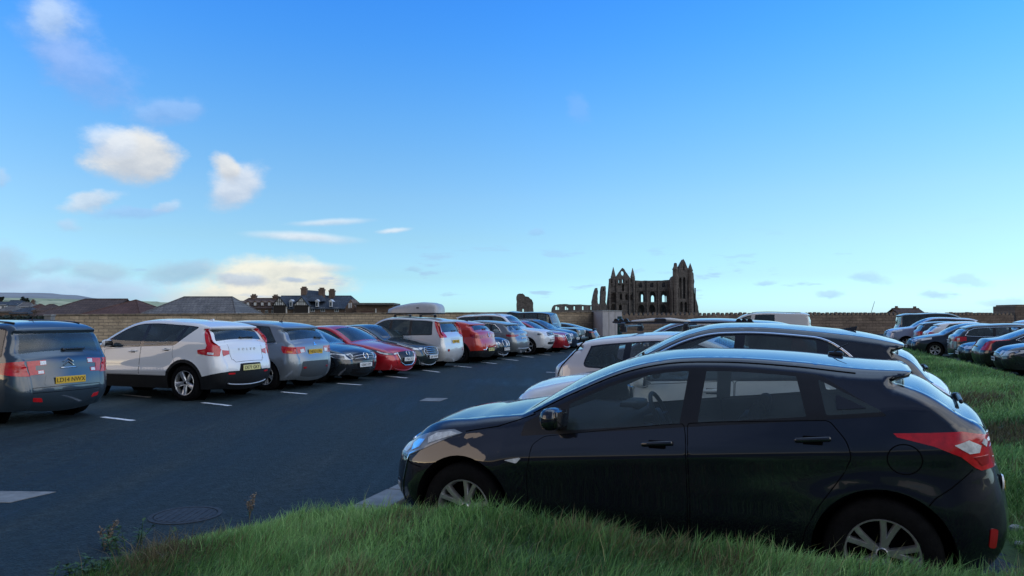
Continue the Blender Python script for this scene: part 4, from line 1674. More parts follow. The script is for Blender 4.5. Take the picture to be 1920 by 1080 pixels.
car(P_DEST, 'estate_car', 'dark plum estate with chrome window line and red lamp, behind the black roofed crossover', 1.45, 15.8, 23,
    paint('plum paint', (.045, .030, .045), .3, .35), dest_extras, group='cars facing the grass island')

# ---- 5. white camper van far behind
M_VANW = paint('van white paint', (.66, .65, .63), 0, .4)
P_CAMP = kind('van', L=4.95, framem=M_VANW, tinted=(1,), blind=(2,), pillars=[(2.05, 2.12), (3.30, 3.30)], xet=4.6)


def camp_extras(b, root, fin, p):
    roof_rails(b, root, fin, 1.9, 4.4, M_TRIM, .05)
    headlights(b, root, fin, .78, .95, .45, .50, .90, 1.0, M_CLEAR)
    headlights(b, root, fin, .80, 1.30, .60, 4.80, .85, 1.3, M_RED, None, 'tail_light', 'r')
    number_plate(b, root, fin, 'r', .62, 'YD09 KLM', M_YELLOW)


car(P_CAMP, 'camper_van', 'white camper van with black roof rails parked before the toothed stone wall', 10.35, 38.6, 23,
    paint('van white paint', (.66, .65, .63), 0, .4), camp_extras, 'van', group='cars facing the grass island')

# ------------------------------------------------------------------ the long row on the left
LROW = 'row of cars along the left wall'


def row_point(px, Y):
    return (px - 960) / F_PX * Y, Y


# MPV, tail to us
P_MPV = kind('mpv', by_tail=1, grid=.07, step=.045, rim='ten', xgb=4.40, sg=.93, tinted=(2,))


def mpv_extras(b, root, fin, p):
    for sg in (-1, 1):
        mb = MB()
        sd = b.sidefn(sg)
        en = lambda u, v, o: b.end(u, v, 'r', o)
        z0, z1 = .76, .99
        h = b.hend(.88, 'r')
        x0, x1 = b.xend(z0, 'r'), b.xend(z1, 'r')
        patch(mb, sd, [(x0, z0), (4.28, .80), (4.22, .90), (4.26, .97), (x1, z1)], .006, res=.04)
        for (a, c) in (((.36, .915), (.36, .985)), ((.40, .775), (.40, .84))):
            patch(mb, en, [(sg * a[0], a[1]), (sg * (h + .01), a[1] - .0), (sg * (h + .01), c[1]), (sg * c[0], c[1])], .006, res=.04)
        patch(mb, en, [(sg * .52, .80), (sg * h, .77), (sg * h, .98), (sg * .52, .95)], .007, res=.04)
        patch(mb, en, [(sg * .36, .925), (sg * .45, .92), (sg * .45, .975), (sg * .36, .975)], .011, res=.04, m=1)
        patch(mb, en, [(sg * .41, .785), (sg * .49, .785), (sg * .49, .83), (sg * .41, .83)], .011, res=.04, m=1)
        fin(mb.build('tail_light', [M_RED, M_CLEAR], root, True, auto=.5))
        mb = MB()
        patch(mb, en, fillet([(sg * .42, .36), (sg * .64, .37), (sg * .64, .43), (sg * .45, .42)], .015), .006, res=.05)
        fin(mb.build('rear_reflector', M_RED, root, True, auto=.5))
    endpatch(b, root, fin, 'plate_recess', 'r', [(-.42, .60), (.42, .60), (.38, .76), (-.38, .76)], paint('mpv paint', (.035, .055, .075), .4), .003, .04)
    number_plate(b, root, fin, 'r', .675, 'LD14 NWX', M_YELLOW)
    ring_emblem(b, root, fin, 'r', 0, .94, .1, M_CHROME, 'chevrons')
    mb = MB()
    endline(mb, b, 'r', np.array([(-.14, .855), (.14, .855)]), .010, .008)
    fin(mb.build('chrome_strip', M_CHROME, root, True))
    mb = MB()
    for zz, yy in ((.575, .60), (.50, .66)):
        endline(mb, b, 'r', np.array([(-yy, zz), (yy, zz)]), .004, .0)
    fin(mb.build('panel_seam', M_UNDER, root, True))
    wiper(b, root, fin, .02, 1.11, .40, 1.13)
    aerial(b, root, fin, 3.7, 'rod')
    roof_rails(b, root, fin, 2.2, 4.1, M_TRIM, .04, .03)


X, Y = row_point(131, 12.05)
car(P_MPV, 'people_carrier', 'slate blue people carrier seen from behind at the left edge, yellow plate LD14 NWX', X, Y, 22, paint('mpv paint', (.035, .055, .075), .4), mpv_extras, group=LROW)

# white compact SUV
P_XC = kind('suv', L=4.42, H=1.65, W=1.86, by_tail=1, grid=.06, step=.04, WB=2.70, FO=.87, wr=.36, zw=1.545, xr=3.80, zr=1.545, sp=.24, spd=.06, xgb=4.16, zgb=1.19, xt=4.26, zt=1.12,
            zb0=1.06, zb1=1.14, xeb=3.30, xet=3.78, rct=.06, rcb=.04, pillars=[(2.42, 2.46), (3.22, 3.42)], clad=.50, cladw=.065, cladr=.10, rim='five', framem=M_GLOSSB,
            crease=[(1.5, .58, 3.2, .60, .018, .05, .06)])


def xc_extras(b, root, fin, p):
    for sg in (-1, 1):
        mb = MB()
        sd = b.sidefn(sg)
        en = lambda u, v, o: b.end(u, v, 'r', o)
        h = b.hend(.97, 'r')
        x0, x1, x2 = b.xend(.93, 'r'), b.xend(1.03, 'r'), b.xend(1.17, 'r')
        patch(mb, sd, fillet([(3.90, 1.03), (3.92, .95), (x0 - .01, .90), (x1, 1.03), (4.27, 1.12), (4.15, 1.30), (4.02, 1.45), (3.92, 1.45), (4.02, 1.28), (4.11, 1.12), (4.09, 1.05)], .012), .008, res=.035)
        patch(mb, en, [(sg * .50, .93), (sg * h, .90), (sg * h, 1.02), (sg * .50, 1.0)], .008, res=.04)
        patch(mb, sd, [(4.13, .945), (4.24, .93), (4.24, .975), (4.14, .985)], .012, res=.03, m=1)
        fin(mb.build('tail_light', [M_RED, M_CLEAR], root, True, auto=.5))
        mb = MB()
        patch(mb, en, [(sg * .44, .53), (sg * .60, .53), (sg * .60, .565), (sg * .44, .56)], .006, res=.05)
        fin(mb.build('rear_reflector', M_RED, root, True, auto=.5))
    endpatch(b, root, fin, 'plate_recess', 'r', [(-.34, .575), (.34, .575), (.30, .72), (-.30, .72)], M_PLAST, .003, .02)
    number_plate(b, root, fin, 'r', .65, 'DE71 GKY', M_PALEY)
    for i, ch in enumerate('VOLVO'):
        yy = (i - 2) * .115
        P, n = b.end(np.array([yy]), np.array([1.01]), 'r', .006)
        fin(lettering(ch, .075, M_SILVER, root, tuple(P[0]), 'r', 'lettering', lean=-.12, depth=.004))
    mb = MB()
    endline(mb, b, 'r', np.array([(-.62, .36), (-.5, .345), (.5, .345), (.62, .36)]), .014, .008)
    fin(mb.build('bumper_trim', M_SILVER, root, True))
    mb = MB()
    endline(mb, b, 'r', np.array([(-.45, .82), (-.40, .755), (.40, .755), (.45, .82)]), .004, .0)
    endline(mb, b, 'r', np.array([(-.5, 1.16), (-.47, .80)]), .0035, .0)
    endline(mb, b, 'r', np.array([(.5, 1.16), (.47, .80)]), .0035, .0)
    fin(mb.build('panel_seam', M_UNDER, root, True))
    wiper(b, root, fin, 0, 1.21, .42, 1.23)
    aerial(b, root, fin, 3.4, 'fin', paint('snow paint', (.84, .85, .86), 0, .35, .15))
    headlights(b, root, fin, .82, .92, .42, .50, .9, .98, M_CLEAR)


X, Y = row_point(468, 15.5)
car(P_XC, 'compact_suv', 'white compact SUV seen from behind, red L shaped lamps and pale plate DE71 GKY', X, Y, 20.5, paint('snow paint', (.84, .85, .86), 0, .35, .15), xc_extras, group=LROW)

# grey crossover
P_ASX = kind('suv', L=4.30, H=1.61, W=1.78, by_tail=1, grid=.07, step=.045, xr=3.72, zr=1.50, zw=1.51, xgb=4.08, zgb=1.14, xt=4.20, zt=1.06, xeb=3.82, xet=3.50, rct=.35, rcb=.06, rim='twin',
             zb0=1.05, zb1=1.12, WB=2.66, tinted=(1, 2))


def asx_extras(b, root, fin, p):
    headlights(b, root, fin, .84, 1.0, .36, 3.98, .94, 1.03, M_RED, [('e', [(.38, .87), (.50, .86), (.52, .94), (.40, .95)], M_CLEAR, .004), ('s', [(4.10, .88), (4.20, .865), (4.2, .91), (4.12, .92)], M_AMBER, .004)], 'tail_light', 'r')
    number_plate(b, root, fin, 'r', .88, 'NK62 UFA', M_YELLOW)
    ring_emblem(b, root, fin, 'r', 0, 1.03, .06, M_CHROME, 'diamonds')
    endpatch(b, root, fin, 'bumper_insert', 'r', [(-.52, .33), (.52, .33), (.50, .66), (-.50, .66)], pmat('slate plastic', (.05, .06, .07), .5), .003, .05)
    for sg in (-1, 1):
        mb = MB()
        xs = np.linspace(1.7, 3.84, 20)
        zz = p['zb0'] + (p['zb1'] - p['zb0']) * (xs - p['xc']) / (p['xeb'] - p['xc']) - .03
        sideline(mb, b, np.stack([xs, zz], 1), .008, sg, .003)
        fin(mb.build('window_trim', M_CHROME, root, True))
        endpatch(b, root, fin, 'rear_reflector', 'r', [(sg * .38, .50), (sg * .47, .50), (sg * .47, .54), (sg * .38, .54)], M_DRED, .008, .01)
    wiper(b, root, fin, .25, 1.16, .55, 1.18)
    aerial(b, root, fin, 3.3, 'rod')
    headlights(b, root, fin, .80, .92, .42, .50, .9, .98, M_CLEAR)


X, Y = row_point(592, 17.7)
car(P_ASX, 'crossover_car', 'steel grey crossover seen from behind, orange and red lamps, between white SUV and black hatchback', X, Y, 21,
    paint('steel paint', (.21, .235, .26), .45, .35), asx_extras, group=LROW)

# black hatchback, nose to us, star in the grille
P_ACL = kind('hatch', L=4.29, H=1.43, grid=.07, step=.045, zg=.73, zc=.96, zw=1.33, xp=2.45, zr=1.33, zb0=.92, zb1=1.05, rim='five')


def acl_extras(b, root, fin, p):
    headlights(b, root, fin, .60, .735, .40, .62, .74, .80, M_CLEAR, [('s', [(.09, .63), (.25, .635), (.45, .73), (.3, .74), (.12, .70)], M_LAMPD, .004), ('e', [(.44, .63), (.56, .62), (.56, .70), (.46, .70)], M_LAMPD, .004)])
    endpatch(b, root, fin, 'grille', 'f', [(-.42, .545), (.42, .545), (.46, .62), (.40, .70), (-.40, .70), (-.46, .62)], M_TRIM, r=.03)
    mb = MB()
    for zz in (.60, .655):
        endline(mb, b, 'f', np.array([(-.42, zz), (.42, zz)]), .010, .012)
    fin(mb.build('grille_bar', M_SILVER, root, True))
    ring_emblem(b, root, fin, 'f', 0, .63, .095, M_CHROME, 'star')
    number_plate(b, root, fin, 'f', .455, 'KB60 UEF', M_WHITEP, .06)
    endpatch(b, root, fin, 'lower_grille', 'f', [(-.50, .25), (.50, .25), (.48, .36), (-.48, .36)], M_TRIM, r=.04)


X, Y = row_point(683, 19.6)
car(P_ACL, 'hatchback_car', 'black hatchback nose out with round star badge in a two bar grille', X, Y, 180 + 25, paint('black paint', (.008, .011, .015), .1, .35), acl_extras, group=LROW)

# red hatchback, nose to us
P_MAZ = kind('hatch', L=4.47, H=1.45, W=1.80, grid=.07, step=.045, zg=.70, xc=1.38, zc=.96, xw=2.15, zw=1.35, xp=2.6, xr=3.6, xgb=4.1, xt=4.3, FO=.93, WB=2.70, pillars=[(2.55, 2.6), (3.32, 3.25)], xet=3.35, xeb=3.7, xmir=1.78, zb0=.91, zb1=1.04)


def maz_extras(b, root, fin, p):
    headlights(b, root, fin, .615, .675, .36, .66, .755, .80, M_LAMPD, [('s', [(.13, .635), (.3, .665), (.45, .72), (.43, .74), (.28, .695), (.14, .66)], M_CLEAR, .005), ('e', [(.38, .63), (.56, .625), (.56, .66), (.40, .66)], M_CLEAR, .005)])
    endpatch(b, root, fin, 'grille', 'f', [(-.40, .66), (-.34, .42), (-.2, .36), (.2, .36), (.34, .42), (.40, .66)], M_TRIM, r=.03)
    mb = MB()
    endline(mb, b, 'f', np.array([(-.44, .66), (-.35, .42), (-.2, .355), (.2, .355), (.35, .42), (.44, .66)]), .013, .012)
    fin(mb.build('grille_trim', M_CHROME, root, True))
    ring_emblem(b, root, fin, 'f', 0, .605, .085, M_CHROME, 'wing')
    number_plate(b, root, fin, 'f', .49, 'LT66 ZLX', M_WHITEP)
    for sg in (-1, 1):
        endpatch(b, root, fin, 'fog_lamp', 'f', [(sg * .44, .38), (sg * .57, .38), (sg * .57, .46), (sg * .50, .46)], M_TRIM, .004, .02)
        endpatch(b, root, fin, 'fog_strip', 'f', [(sg * .47, .445), (sg * .58, .445), (sg * .58, .465), (sg * .47, .465)], M_CHROME, .012, .005)
    mb = MB()
    endline(mb, b, 'f', np.array([(-.54, .24), (.54, .24)]), .012, .012)
    fin(mb.build('front_lip', paint('red paint', (.46, .012, .020), .15, .3), root, True))


X, Y = row_point(762, 21.6)
car(P_MAZ, 'hatchback_car', 'bright red hatchback nose out with winged badge and slim headlamps', X, Y, 180 + 24, paint('red paint', (.46, .012, .020), .15, .3), maz_extras, group=LROW)

# dark green hatchback, nose to us
P_FOR = kind('hatch', L=4.38, H=1.46, zg=.72, xc=1.30, zc=.98, xw=2.1, zw=1.36, xp=2.55)


def for_extras(b, root, fin, p):
    headlights(b, root, fin, .66, .72, .40, .75, .82, .87, M_CLEAR, [('s', [(.2, .69), (.4, .74), (.4, .77), (.2, .715)], M_LAMPD, .004)])
    endpatch(b, root, fin, 'grille', 'f', [(-.42, .60), (-.30, .42), (.30, .42), (.42, .60), (.36, .68), (-.36, .68)], M_TRIM, r=.03)
    mb = MB()
    for zz in (.50, .55, .60, .645):
        endline(mb, b, 'f', np.array([(-.36, zz), (.36, zz)]), .008, .012)
    endline(mb, b, 'f', np.array([(-.43, .60), (-.30, .42), (.30, .42), (.43, .60), (.36, .685), (-.36, .685)]), .010, .012, closed=True)
    fin(mb.build('grille_bar', M_CHROME, root, True))
    number_plate(b, root, fin, 'f', .44, 'LJ68 WWP', M_WHITEP)
    mb = MB()
    endline(mb, b, 'f', np.array([(-.54, .25), (.54, .25)]), .010, .008)
    fin(mb.build('front_lip', M_SILVER, root, True))
    for sg in (-1, 1):
        mb = MB()
        xs = np.linspace(1.55, 3.2, 30)
        zz = b.silz(xs) - .06 * np.sqrt(1 + np.gradient(b.silz(xs), xs) ** 2)
        sideline(mb, b, np.stack([xs, zz], 1), .010, sg, .004)
        fin(mb.build('window_trim', M_CHROME, root, True))


X, Y = row_point(808, 24.0)
car(P_FOR, 'hatchback_car', 'very dark green hatchback nose out, chrome barred grille, beside the red hatchback', X, Y, 180 + 24, paint('dark green paint', (.012, .022, .024), .3, .35), for_extras, group=LROW)

# silver SUV with roof box
P_XT = kind('suv', L=4.50, H=1.72, W=1.78, by_tail=1, xr=4.02, zr=1.62, zw=1.60, sp=.20, xgb=4.32, zgb=1.18, xt=4.42, zt=1.05, xeb=4.02, xet=3.98, rcb=.05, rct=.05, zb0=1.08, zb1=1.13, xc=1.3,
            tinted=(1, 2), tumble=.78, rt=.05, rr=.2, pillars=[(2.40, 2.42), (3.20, 3.20)])


def xt_extras(b, root, fin, p):
    for sg in (-1, 1):
        mb = MB()
        sd = b.sidefn(sg)
        patch(mb, sd, [(4.33, 1.02), (b.xend(1.02, 'r') - .005, 1.02), (4.27, 1.50), (4.10, 1.57), (4.08, 1.52), (4.20, 1.25)], .008, res=.04)
        patch(mb, lambda u, v, o: b.end(u, v, 'r', o), [(sg * .55, 1.02), (sg * b.hend(1.02, 'r'), 1.02), (sg * b.hend(1.2, 'r'), 1.2), (sg * .60, 1.2)], .008, res=.04)
        fin(mb.build('tail_light', M_RED, root, True, auto=.5))
        endpatch(b, root, fin, 'rear_reflector', 'r', [(sg * .50, .56), (sg * .60, .56), (sg * .60, .64), (sg * .50, .64)], M_DRED, .006, .02)
    endpatch(b, root, fin, 'plate_recess', 'r', [(-.34, .80), (.34, .80), (.32, 1.0), (-.32, 1.0)], M_SILVER, .004, .03)
    number_plate(b, root, fin, 'r', .88, 'FX05 JVO', M_YELLOW)
    wiper(b, root, fin, 0, 1.2, .35, 1.22)
    headlights(b, root, fin, .80, .95, .42, .50, .9, 1.0, M_CLEAR)


X, Y = row_point(854, 25.4)
car(P_XT, 'family_suv', 'boxy silver SUV seen from behind, carrying a grey roof box, tall red lamps', X, Y, 21, paint('light silver paint', (.62, .62, .62), .35, .35), xt_extras, group=LROW)
_h2 = math.radians(21)
bx = np.array([X, Y]) - np.array([math.cos(_h2), -math.sin(_h2)]) * 1.55
rb = empty('roof_box', (bx[0], bx[1], 1.73), -_h2)
tag(rb, 'grey streamlined roof box strapped on the silver SUV', 'roof box')
mb = MB()
prof = [(-.98, .10, .20), (-.90, .16, .34), (-.6, .26, .39), (-.1, .35, .40), (.4, .38, .40), (.75, .36, .40), (.93, .31, .38), (.98, .26, .34)]
V, Fc = [], []
nn = 14
for (xx, hh, ww) in prof:
    for j in range(nn):
        a = math.pi * j / (nn - 1)
        c_, s_ = math.cos(a), max(0.0, math.sin(a))
        V.append((xx, ww * (abs(c_) ** .5) * (1 if c_ > 0 else -1), .13 + hh * (s_ ** .6) * .98))
for i in range(len(prof) - 1):
    for j in range(nn - 1):
        Fc.append((i * nn + j, i * nn + j + 1, (i + 1) * nn + j + 1, (i + 1) * nn + j))
Fc += [tuple(range(nn)), tuple((len(prof) - 1) * nn + j for j in range(nn))]
mb.add(V, Fc)
mb.build('lid', pmat('box grey', (.42, .43, .45), .35, var=.06, coat=.3), rb, True, auto=.9)
mb = MB()
mb.rbox((0, 0, .11), (1.9, .80, .05), .02)
mb.rbox((.3, -.405, .30), (.10, .012, .03), .004)
mb.build('tray', M_TRIM, rb, True, auto=.6)
for xx in (-.5, .5):
    mb = MB()
    mb.rbox((xx, 0, .06), (.06, 1.12, .03), .012)
    for yy in (-.54, .54):
        mb.rbox((xx, yy, .02), (.10, .06, .09), .02)
    mb.build('roof_bar', M_TRIM, rb, True, auto=.6)

# red SUV, tail to us
P_MG = kind('suv', L=4.40, H=1.63, by_tail=1, xr=3.72, zr=1.50, xgb=4.08, zgb=1.20, xt=4.26, zt=1.12, xeb=3.45, xet=3.30, rct=.05, rcb=.03, zb1=1.22, wr=.36, rim='ten', rimm=M_ALLOYD, clad=.46, cladr=.02)


def mg_extras(b, root, fin, p):
    headlights(b, root, fin, .92, 1.04, .30, 3.98, 1.02, 1.09, M_DRED, [('e', [(.34, .95), (.5, .94), (.5, 1.0), (.36, 1.0)], M_RED, .004)], 'tail_light', 'r')
    ring_emblem(b, root, fin, 'r', 0, 1.03, .075, M_CHROME, 'octagon')
    number_plate(b, root, fin, 'r', .50, 'YB21 DXF', M_PALEY)
    for sg in (-1, 1):
        mb = MB()
        endline(mb, b, 'r', np.array([(sg * .58, .50), (sg * .42, .50), (sg * .36, .60)]), .022, .012)
        fin(mb.build('exhaust_trim', M_CHROME, root, True))
    endpatch(b, root, fin, 'bumper_insert', 'r', [(-.40, .34), (.40, .34), (.36, .58), (-.36, .58)], M_PLAST, .003, .03)
    endpatch(b, root, fin, 'tailgate_panel', 'r', [(-.45, .60), (.45, .60), (.45, .72), (-.45, .72)], paint('orange red paint', (.50, .035, .018), .12, .3), .010, .03)
    wiper(b, root, fin, 0, 1.22, .36, 1.24)
    for sg in (-1, 1):
        mb = MB()
        sideline(mb, b, np.array([(2.9, 1.15), (3.35, 1.20), (3.5, 1.30)]), .012, sg, .004)
        fin(mb.build('window_trim', M_CHROME, root, True))
    aerial(b, root, fin, 3.4)


X, Y = row_point(918, 28.2)
car(P_MG, 'family_suv', 'orange red SUV seen from behind with dark lamps and two chrome exhausts', X, Y, 22, paint('orange red paint', (.50, .035, .018), .12, .3), mg_extras, group=LROW)

# black car, nose to us, twin grille
P_BMW = kind('hatch', L=4.35, H=1.45, zg=.78)


def bmw_extras(b, root, fin, p):
    headlights(b, root, fin, .63, .73, .40, .55, .76, .80, M_CLEAR)
    for sg in (-1, 1):
        endpatch(b, root, fin, 'grille', 'f', [(sg * .03, .54), (sg * .26, .55), (sg * .29, .68), (sg * .22, .735), (sg * .04, .735)], M_TRIM, .006, .03)
        mb = MB()
        endline(mb, b, 'f', fillet([(sg * .03, .54), (sg * .26, .55), (sg * .29, .68), (sg * .22, .735), (sg * .04, .735)], .03), .012, .012, closed=True)
        fin(mb.build('grille_trim', M_CHROME, root, True))
    number_plate(b, root, fin, 'f', .44, 'MT19 HCA', M_WHITEP)
    mb = MB()
    endline(mb, b, 'f', np.array([(-.5, .27), (.5, .27)]), .012, .01)
    fin(mb.build('front_lip', M_SILVER, root, True))


X, Y = row_point(946, 30.0)
car(P_BMW, 'hatchback_car', 'black car nose out with twin chrome ringed grilles, squeezed between orange red and grey SUVs', X, Y, 180 + 24, paint('black paint', (.008, .011, .015), .1, .35), bmw_extras, group=LROW)

# grey SUV, tail to us
P_AUD = kind('suv', L=4.45, H=1.59, by_tail=1, zr=1.47, zw=1.49, xr=3.7, sp=.26, xgb=4.10, zgb=1.13, zb0=1.02, zb1=1.08, xeb=3.75, xet=3.40, rct=.08)


def aud_extras(b, root, fin, p):
    headlights(b, root, fin, .88, .98, .40, 4.0, .90, .99, M_DRED, None, 'tail_light', 'r')
    number_plate(b, root, fin, 'r', .80, 'PO18 RVJ', M_WHITEP)
    ring_emblem(b, root, fin, 'r', 0, .98, .10, M_CHROME, 'rings')
    mb = MB()
    endline(mb, b, 'r', np.array([(-.58, .40), (.58, .40)]), .016, .008)
    fin(mb.build('bumper_trim', M_SILVER, root, True))
    for sg in (-1, 1):
        mb = MB()
        sideline(mb, b, np.array([(2.2, 1.02), (3.3, 1.05), (3.78, 1.06), (3.66, 1.22), (3.40, 1.41), (2.9, 1.46), (2.3, 1.48)]), .014, sg, .003)
        fin(mb.build('window_trim', M_CHROME, root, True))
    wiper(b, root, fin, 0, 1.15, .34, 1.17)


X, Y = row_point(982, 32.3)
car(P_AUD, 'family_suv', 'pewter grey SUV seen from behind, thin chrome window frame, below the tall white off roader', X, Y, 24, paint('pewter paint', (.20, .22, .235), .5, .35), aud_extras, group=LROW)

# tall white off-roader, nose to us
P_PAJ = kind('suv', L=4.75, H=1.88, W=1.87, zs=.34, wr=.39, zg=1.04, xc=1.45, zc=1.22, xw=2.05, zw=1.76, xp=2.8, xr=4.35, zr=1.76, sp=.16, xgb=4.58, zgb=1.24, xt=4.66, zt=1.12, xeb=4.36, xet=4.36,
             zb0=1.18, zb1=1.24, tumble=.80, nr=.24, xmir=1.72, pillars=[(2.62, 2.64), (3.40, 3.40)], pw=.09, rim='six', WB=2.78, FO=.80, zw0=.8, zn=.6, tinted=(1, 2), rcb=.05, rct=.06)


def paj_extras(b, root, fin, p):
    headlights(b, root, fin, .86, 1.03, .48, .46, .90, 1.03, M_CLEAR, [('s', [(.12, .91), (.30, .91), (.30, .99), (.13, .98)], M_LAMPD, .004)])
    endpatch(b, root, fin, 'grille', 'f', [(-.44, .86), (.44, .86), (.42, 1.0), (-.42, 1.0)], M_TRIM, r=.02)
    mb = MB()
    for zz in (.90, .96):
        endline(mb, b, 'f', np.array([(-.42, zz), (.42, zz)]), .016, .012)
    fin(mb.build('grille_bar', M_SILVER, root, True))
    ring_emblem(b, root, fin, 'f', 0, .935, .07, M_CHROME, 'diamonds')
    number_plate(b, root, fin, 'f', .68, 'BX58 WLN', M_WHITEP)
    for sg in (-1, 1):
        endpatch(b, root, fin, 'fog_lamp', 'f', [(sg * .50, .60), (sg * .66, .60), (sg * .66, .68), (sg * .50, .68)], M_CLEAR, .006, .03)
    endpatch(b, root, fin, 'lower_grille', 'f', [(-.42, .50), (.42, .50), (.42, .60), (-.42, .60)], M_TRIM, r=.02)
    roof_rails(b, root, fin, 2.2, 4.2, M_SILVER, .06, .05)


X, Y = row_point(1031, 34.6)
car(P_PAJ, 'off_roader', 'tall white off roader nose out with roof rails and silver barred grille', X, Y, 180 + 22, paint('pearl paint', (.72, .72, .74), .1, .35), paj_extras, group=LROW)

# dark red SUV, nose to us
P_PEU = kind('suv', L=4.40, H=1.56, zg=.88, zw=1.47, xc=1.3, xw=2.1, zc=1.08, zb0=1.02, zb1=1.1, zr=1.46)


def peu_extras(b, root, fin, p):
    headlights(b, root, fin, .74, .86, .42, .70, .86, .98, M_CLEAR, [('s', [(.2, .79), (.4, .81), (.4, .86), (.22, .84)], M_LAMPD, .004)])
    endpatch(b, root, fin, 'grille', 'f', [(-.40, .82), (-.30, .56), (.30, .56), (.40, .82)], M_TRIM, r=.05)
    mb = MB()
    endline(mb, b, 'f', fillet([(-.40, .83), (-.30, .55), (.30, .55), (.40, .83)], .05), .016, .012, closed=True)
    fin(mb.build('grille_trim', M_CHROME, root, True))
    number_plate(b, root, fin, 'f', .50, 'GN17 YTE', M_WHITEP)
    mb = MB()
    endline(mb, b, 'f', np.array([(-.56, .32), (.56, .32)]), .022, .01)
    fin(mb.build('front_lip', M_SILVER, root, True))


X, Y = row_point(1064, 37.0)
car(P_PEU, 'family_suv', 'crimson SUV nose out with chrome framed grille, right of the tall white off roader', X, Y, 180 + 22, paint('crimson paint', (.34, .010, .020), .2, .3), peu_extras, group=LROW)

P_DBL = kind('suv', L=4.45, H=1.62)


def dbl_extras(b, root, fin, p):
    headlights(b, root, fin, .76, .88, .42, .55, .9, .98, M_CLEAR)
    endpatch(b, root, fin, 'grille', 'f', [(-.40, .60), (.40, .60), (.44, .84), (-.44, .84)], M_TRIM, r=.04)
    number_plate(b, root, fin, 'f', .62, 'SF15 ZKC', M_WHITEP)
    roof_rails(b, root, fin, 2.2, 3.7, M_SILVER)


X, Y = row_point(1079, 39.4)
car(P_DBL, 'family_suv', 'navy blue SUV nose out, mostly hidden behind the crimson SUV', X, Y, 180 + 22, paint('navy paint', (.012, .02, .045), .3, .35), dbl_extras, group=LROW)

# black square off-roader, nose to us
P_DEF = kind('boxy', H=2.05, zr=1.98, zw=1.92, L=4.6, tinted=(1, 2), rim='six', rimm=M_ALLOYD, xr=4.3, xgb=4.42, xt=4.47, xet=4.2, xeb=4.24, WB=2.79)


def def_extras(b, root, fin, p):
    for sg in (-1, 1):
        mb = MB()
        c, n = b.end(np.array([sg * .60]), np.array([.94]), 'f', .01)
        mb.lathe([(.001, -.015), (.085, -.010), (.095, .01)], 20, axis='x', c=tuple(c[0]))
        c, n = b.end(np.array([sg * .74]), np.array([.98]), 'f', .01)
        mb.lathe([(.001, -.015), (.04, -.010), (.045, .01)], 14, axis='x', c=tuple(c[0]))
        fin(mb.build('headlight', M_CLEAR, root, True, auto=.6))
    endpatch(b, root, fin, 'grille', 'f', [(-.42, .78), (.42, .78), (.42, 1.02), (-.42, 1.02)], M_TRIM, r=.02)
    number_plate(b, root, fin, 'f', .66, 'Y14 DRC', M_WHITEP)
    mb = MB()
    mb.rbox((-.07, 0, .56), (.14, 1.66, .17), .03)
    fin(mb.build('front_bumper', M_TRIM, root, True, auto=.6))


X, Y = row_point(1092, 41.6)
car(P_DEF, 'off_roader', 'black square cut off roader with upright windscreen and round headlamps', X, Y, 180 + 20, paint('black paint', (.008, .011, .015), .1, .35), def_extras, group=LROW)

# black saloon, tail to us
P_SAL = kind('saloon', by_tail=1, L=4.85, H=1.42, xgb=4.42, zgb=.99, xr=3.3, tinted=(0, 1, 2), xeb=3.9, rt=.05)


def sal_extras(b, root, fin, p):
    headlights(b, root, fin, .86, .90, .10, 4.45, .87, .90, M_RED, None, 'tail_light', 'r', tilt=.0)
    number_plate(b, root, fin, 'r', .62, 'LV20 TBO', M_WHITEP)
    mb = MB()
    mb.rbox((4.66, 0, 1.05), (.16, 1.35, .02), .008)
    for yy in (-.5, .5):
        mb.rbox((4.62, yy, 1.015), (.06, .03, .07), .01)
    fin(mb.build('boot_spoiler', M_TRIM, root, True, auto=.6))


X, Y = row_point(1121, 43.6)
car(P_SAL, 'saloon_car', 'sleek black saloon seen from behind beside the pale concrete hut', X, Y, 14, paint('black paint', (.008, .011, .015), .1, .35), sal_extras, group=LROW)

# ------------------------------------------------------------------ the row on the right, beyond the grass
RROW = 'row of cars beyond the grass island'


def simple_front(z0=.66, z1=.78, xb=.6, grille=True, plate='YH16 KUE'):
    def fn(b, root, fin, p):
        headlights(b, root, fin, z0, z1, .40, xb, z1, z1 + .07, M_CLEAR, [('s', [(.2, z0 + .04), (.36, z0 + .06), (.36, z0 + .10), (.2, z0 + .09)], M_LAMPD, .004)])
        endpatch(b, root, fin, 'grille', 'f', [(-.4, z0 - .15), (.4, z0 - .15), (.42, z1 - .02), (-.42, z1 - .02)], M_TRIM, r=.04)
        mb = MB()
        endline(mb, b, 'f', np.array([(-.42, z0 + .02), (.42, z0 + .02)]), .012, .012)
        fin(mb.build('grille_bar', M_CHROME, root, True))
        number_plate(b, root, fin, 'f', .46, plate, M_WHITEP)
    return fn


# dark camper behind
car(kind('van', L=5.0, H=2.02, tinted=(0, 1, 2), by_tail=1), 'camper_van', 'dark blue van standing tall behind the silver blue SUV on the right', *row_point(1676, 46.0), 180 + 17,
    paint('dark van paint', (.06, .08, .095), .2, .4), lambda b, r, f, p: (headlights(b, r, f, .9, 1.3, .6, 4.85, .95, 1.3, M_RED, None, 'tail_light', 'r')), 'van', RROW)
# silver-blue SUV, nose to us
car(kind('suv', L=4.7, H=1.74, zw=1.62, zr=1.62, zg=.98, zc=1.2, zb0=1.14, zb1=1.22, tinted=(0, 1, 2), xr=4.1, xgb=4.45, xt=4.58, xeb=4.15, xet=4.05, WB=2.75), 'family_suv',
    'silver blue SUV nose left before the dark van on the right', *row_point(1660, 41.0), 20, paint('ice blue paint', (.36, .40, .50), .4, .35), simple_front(.86, 1.0, .7), group=RROW)
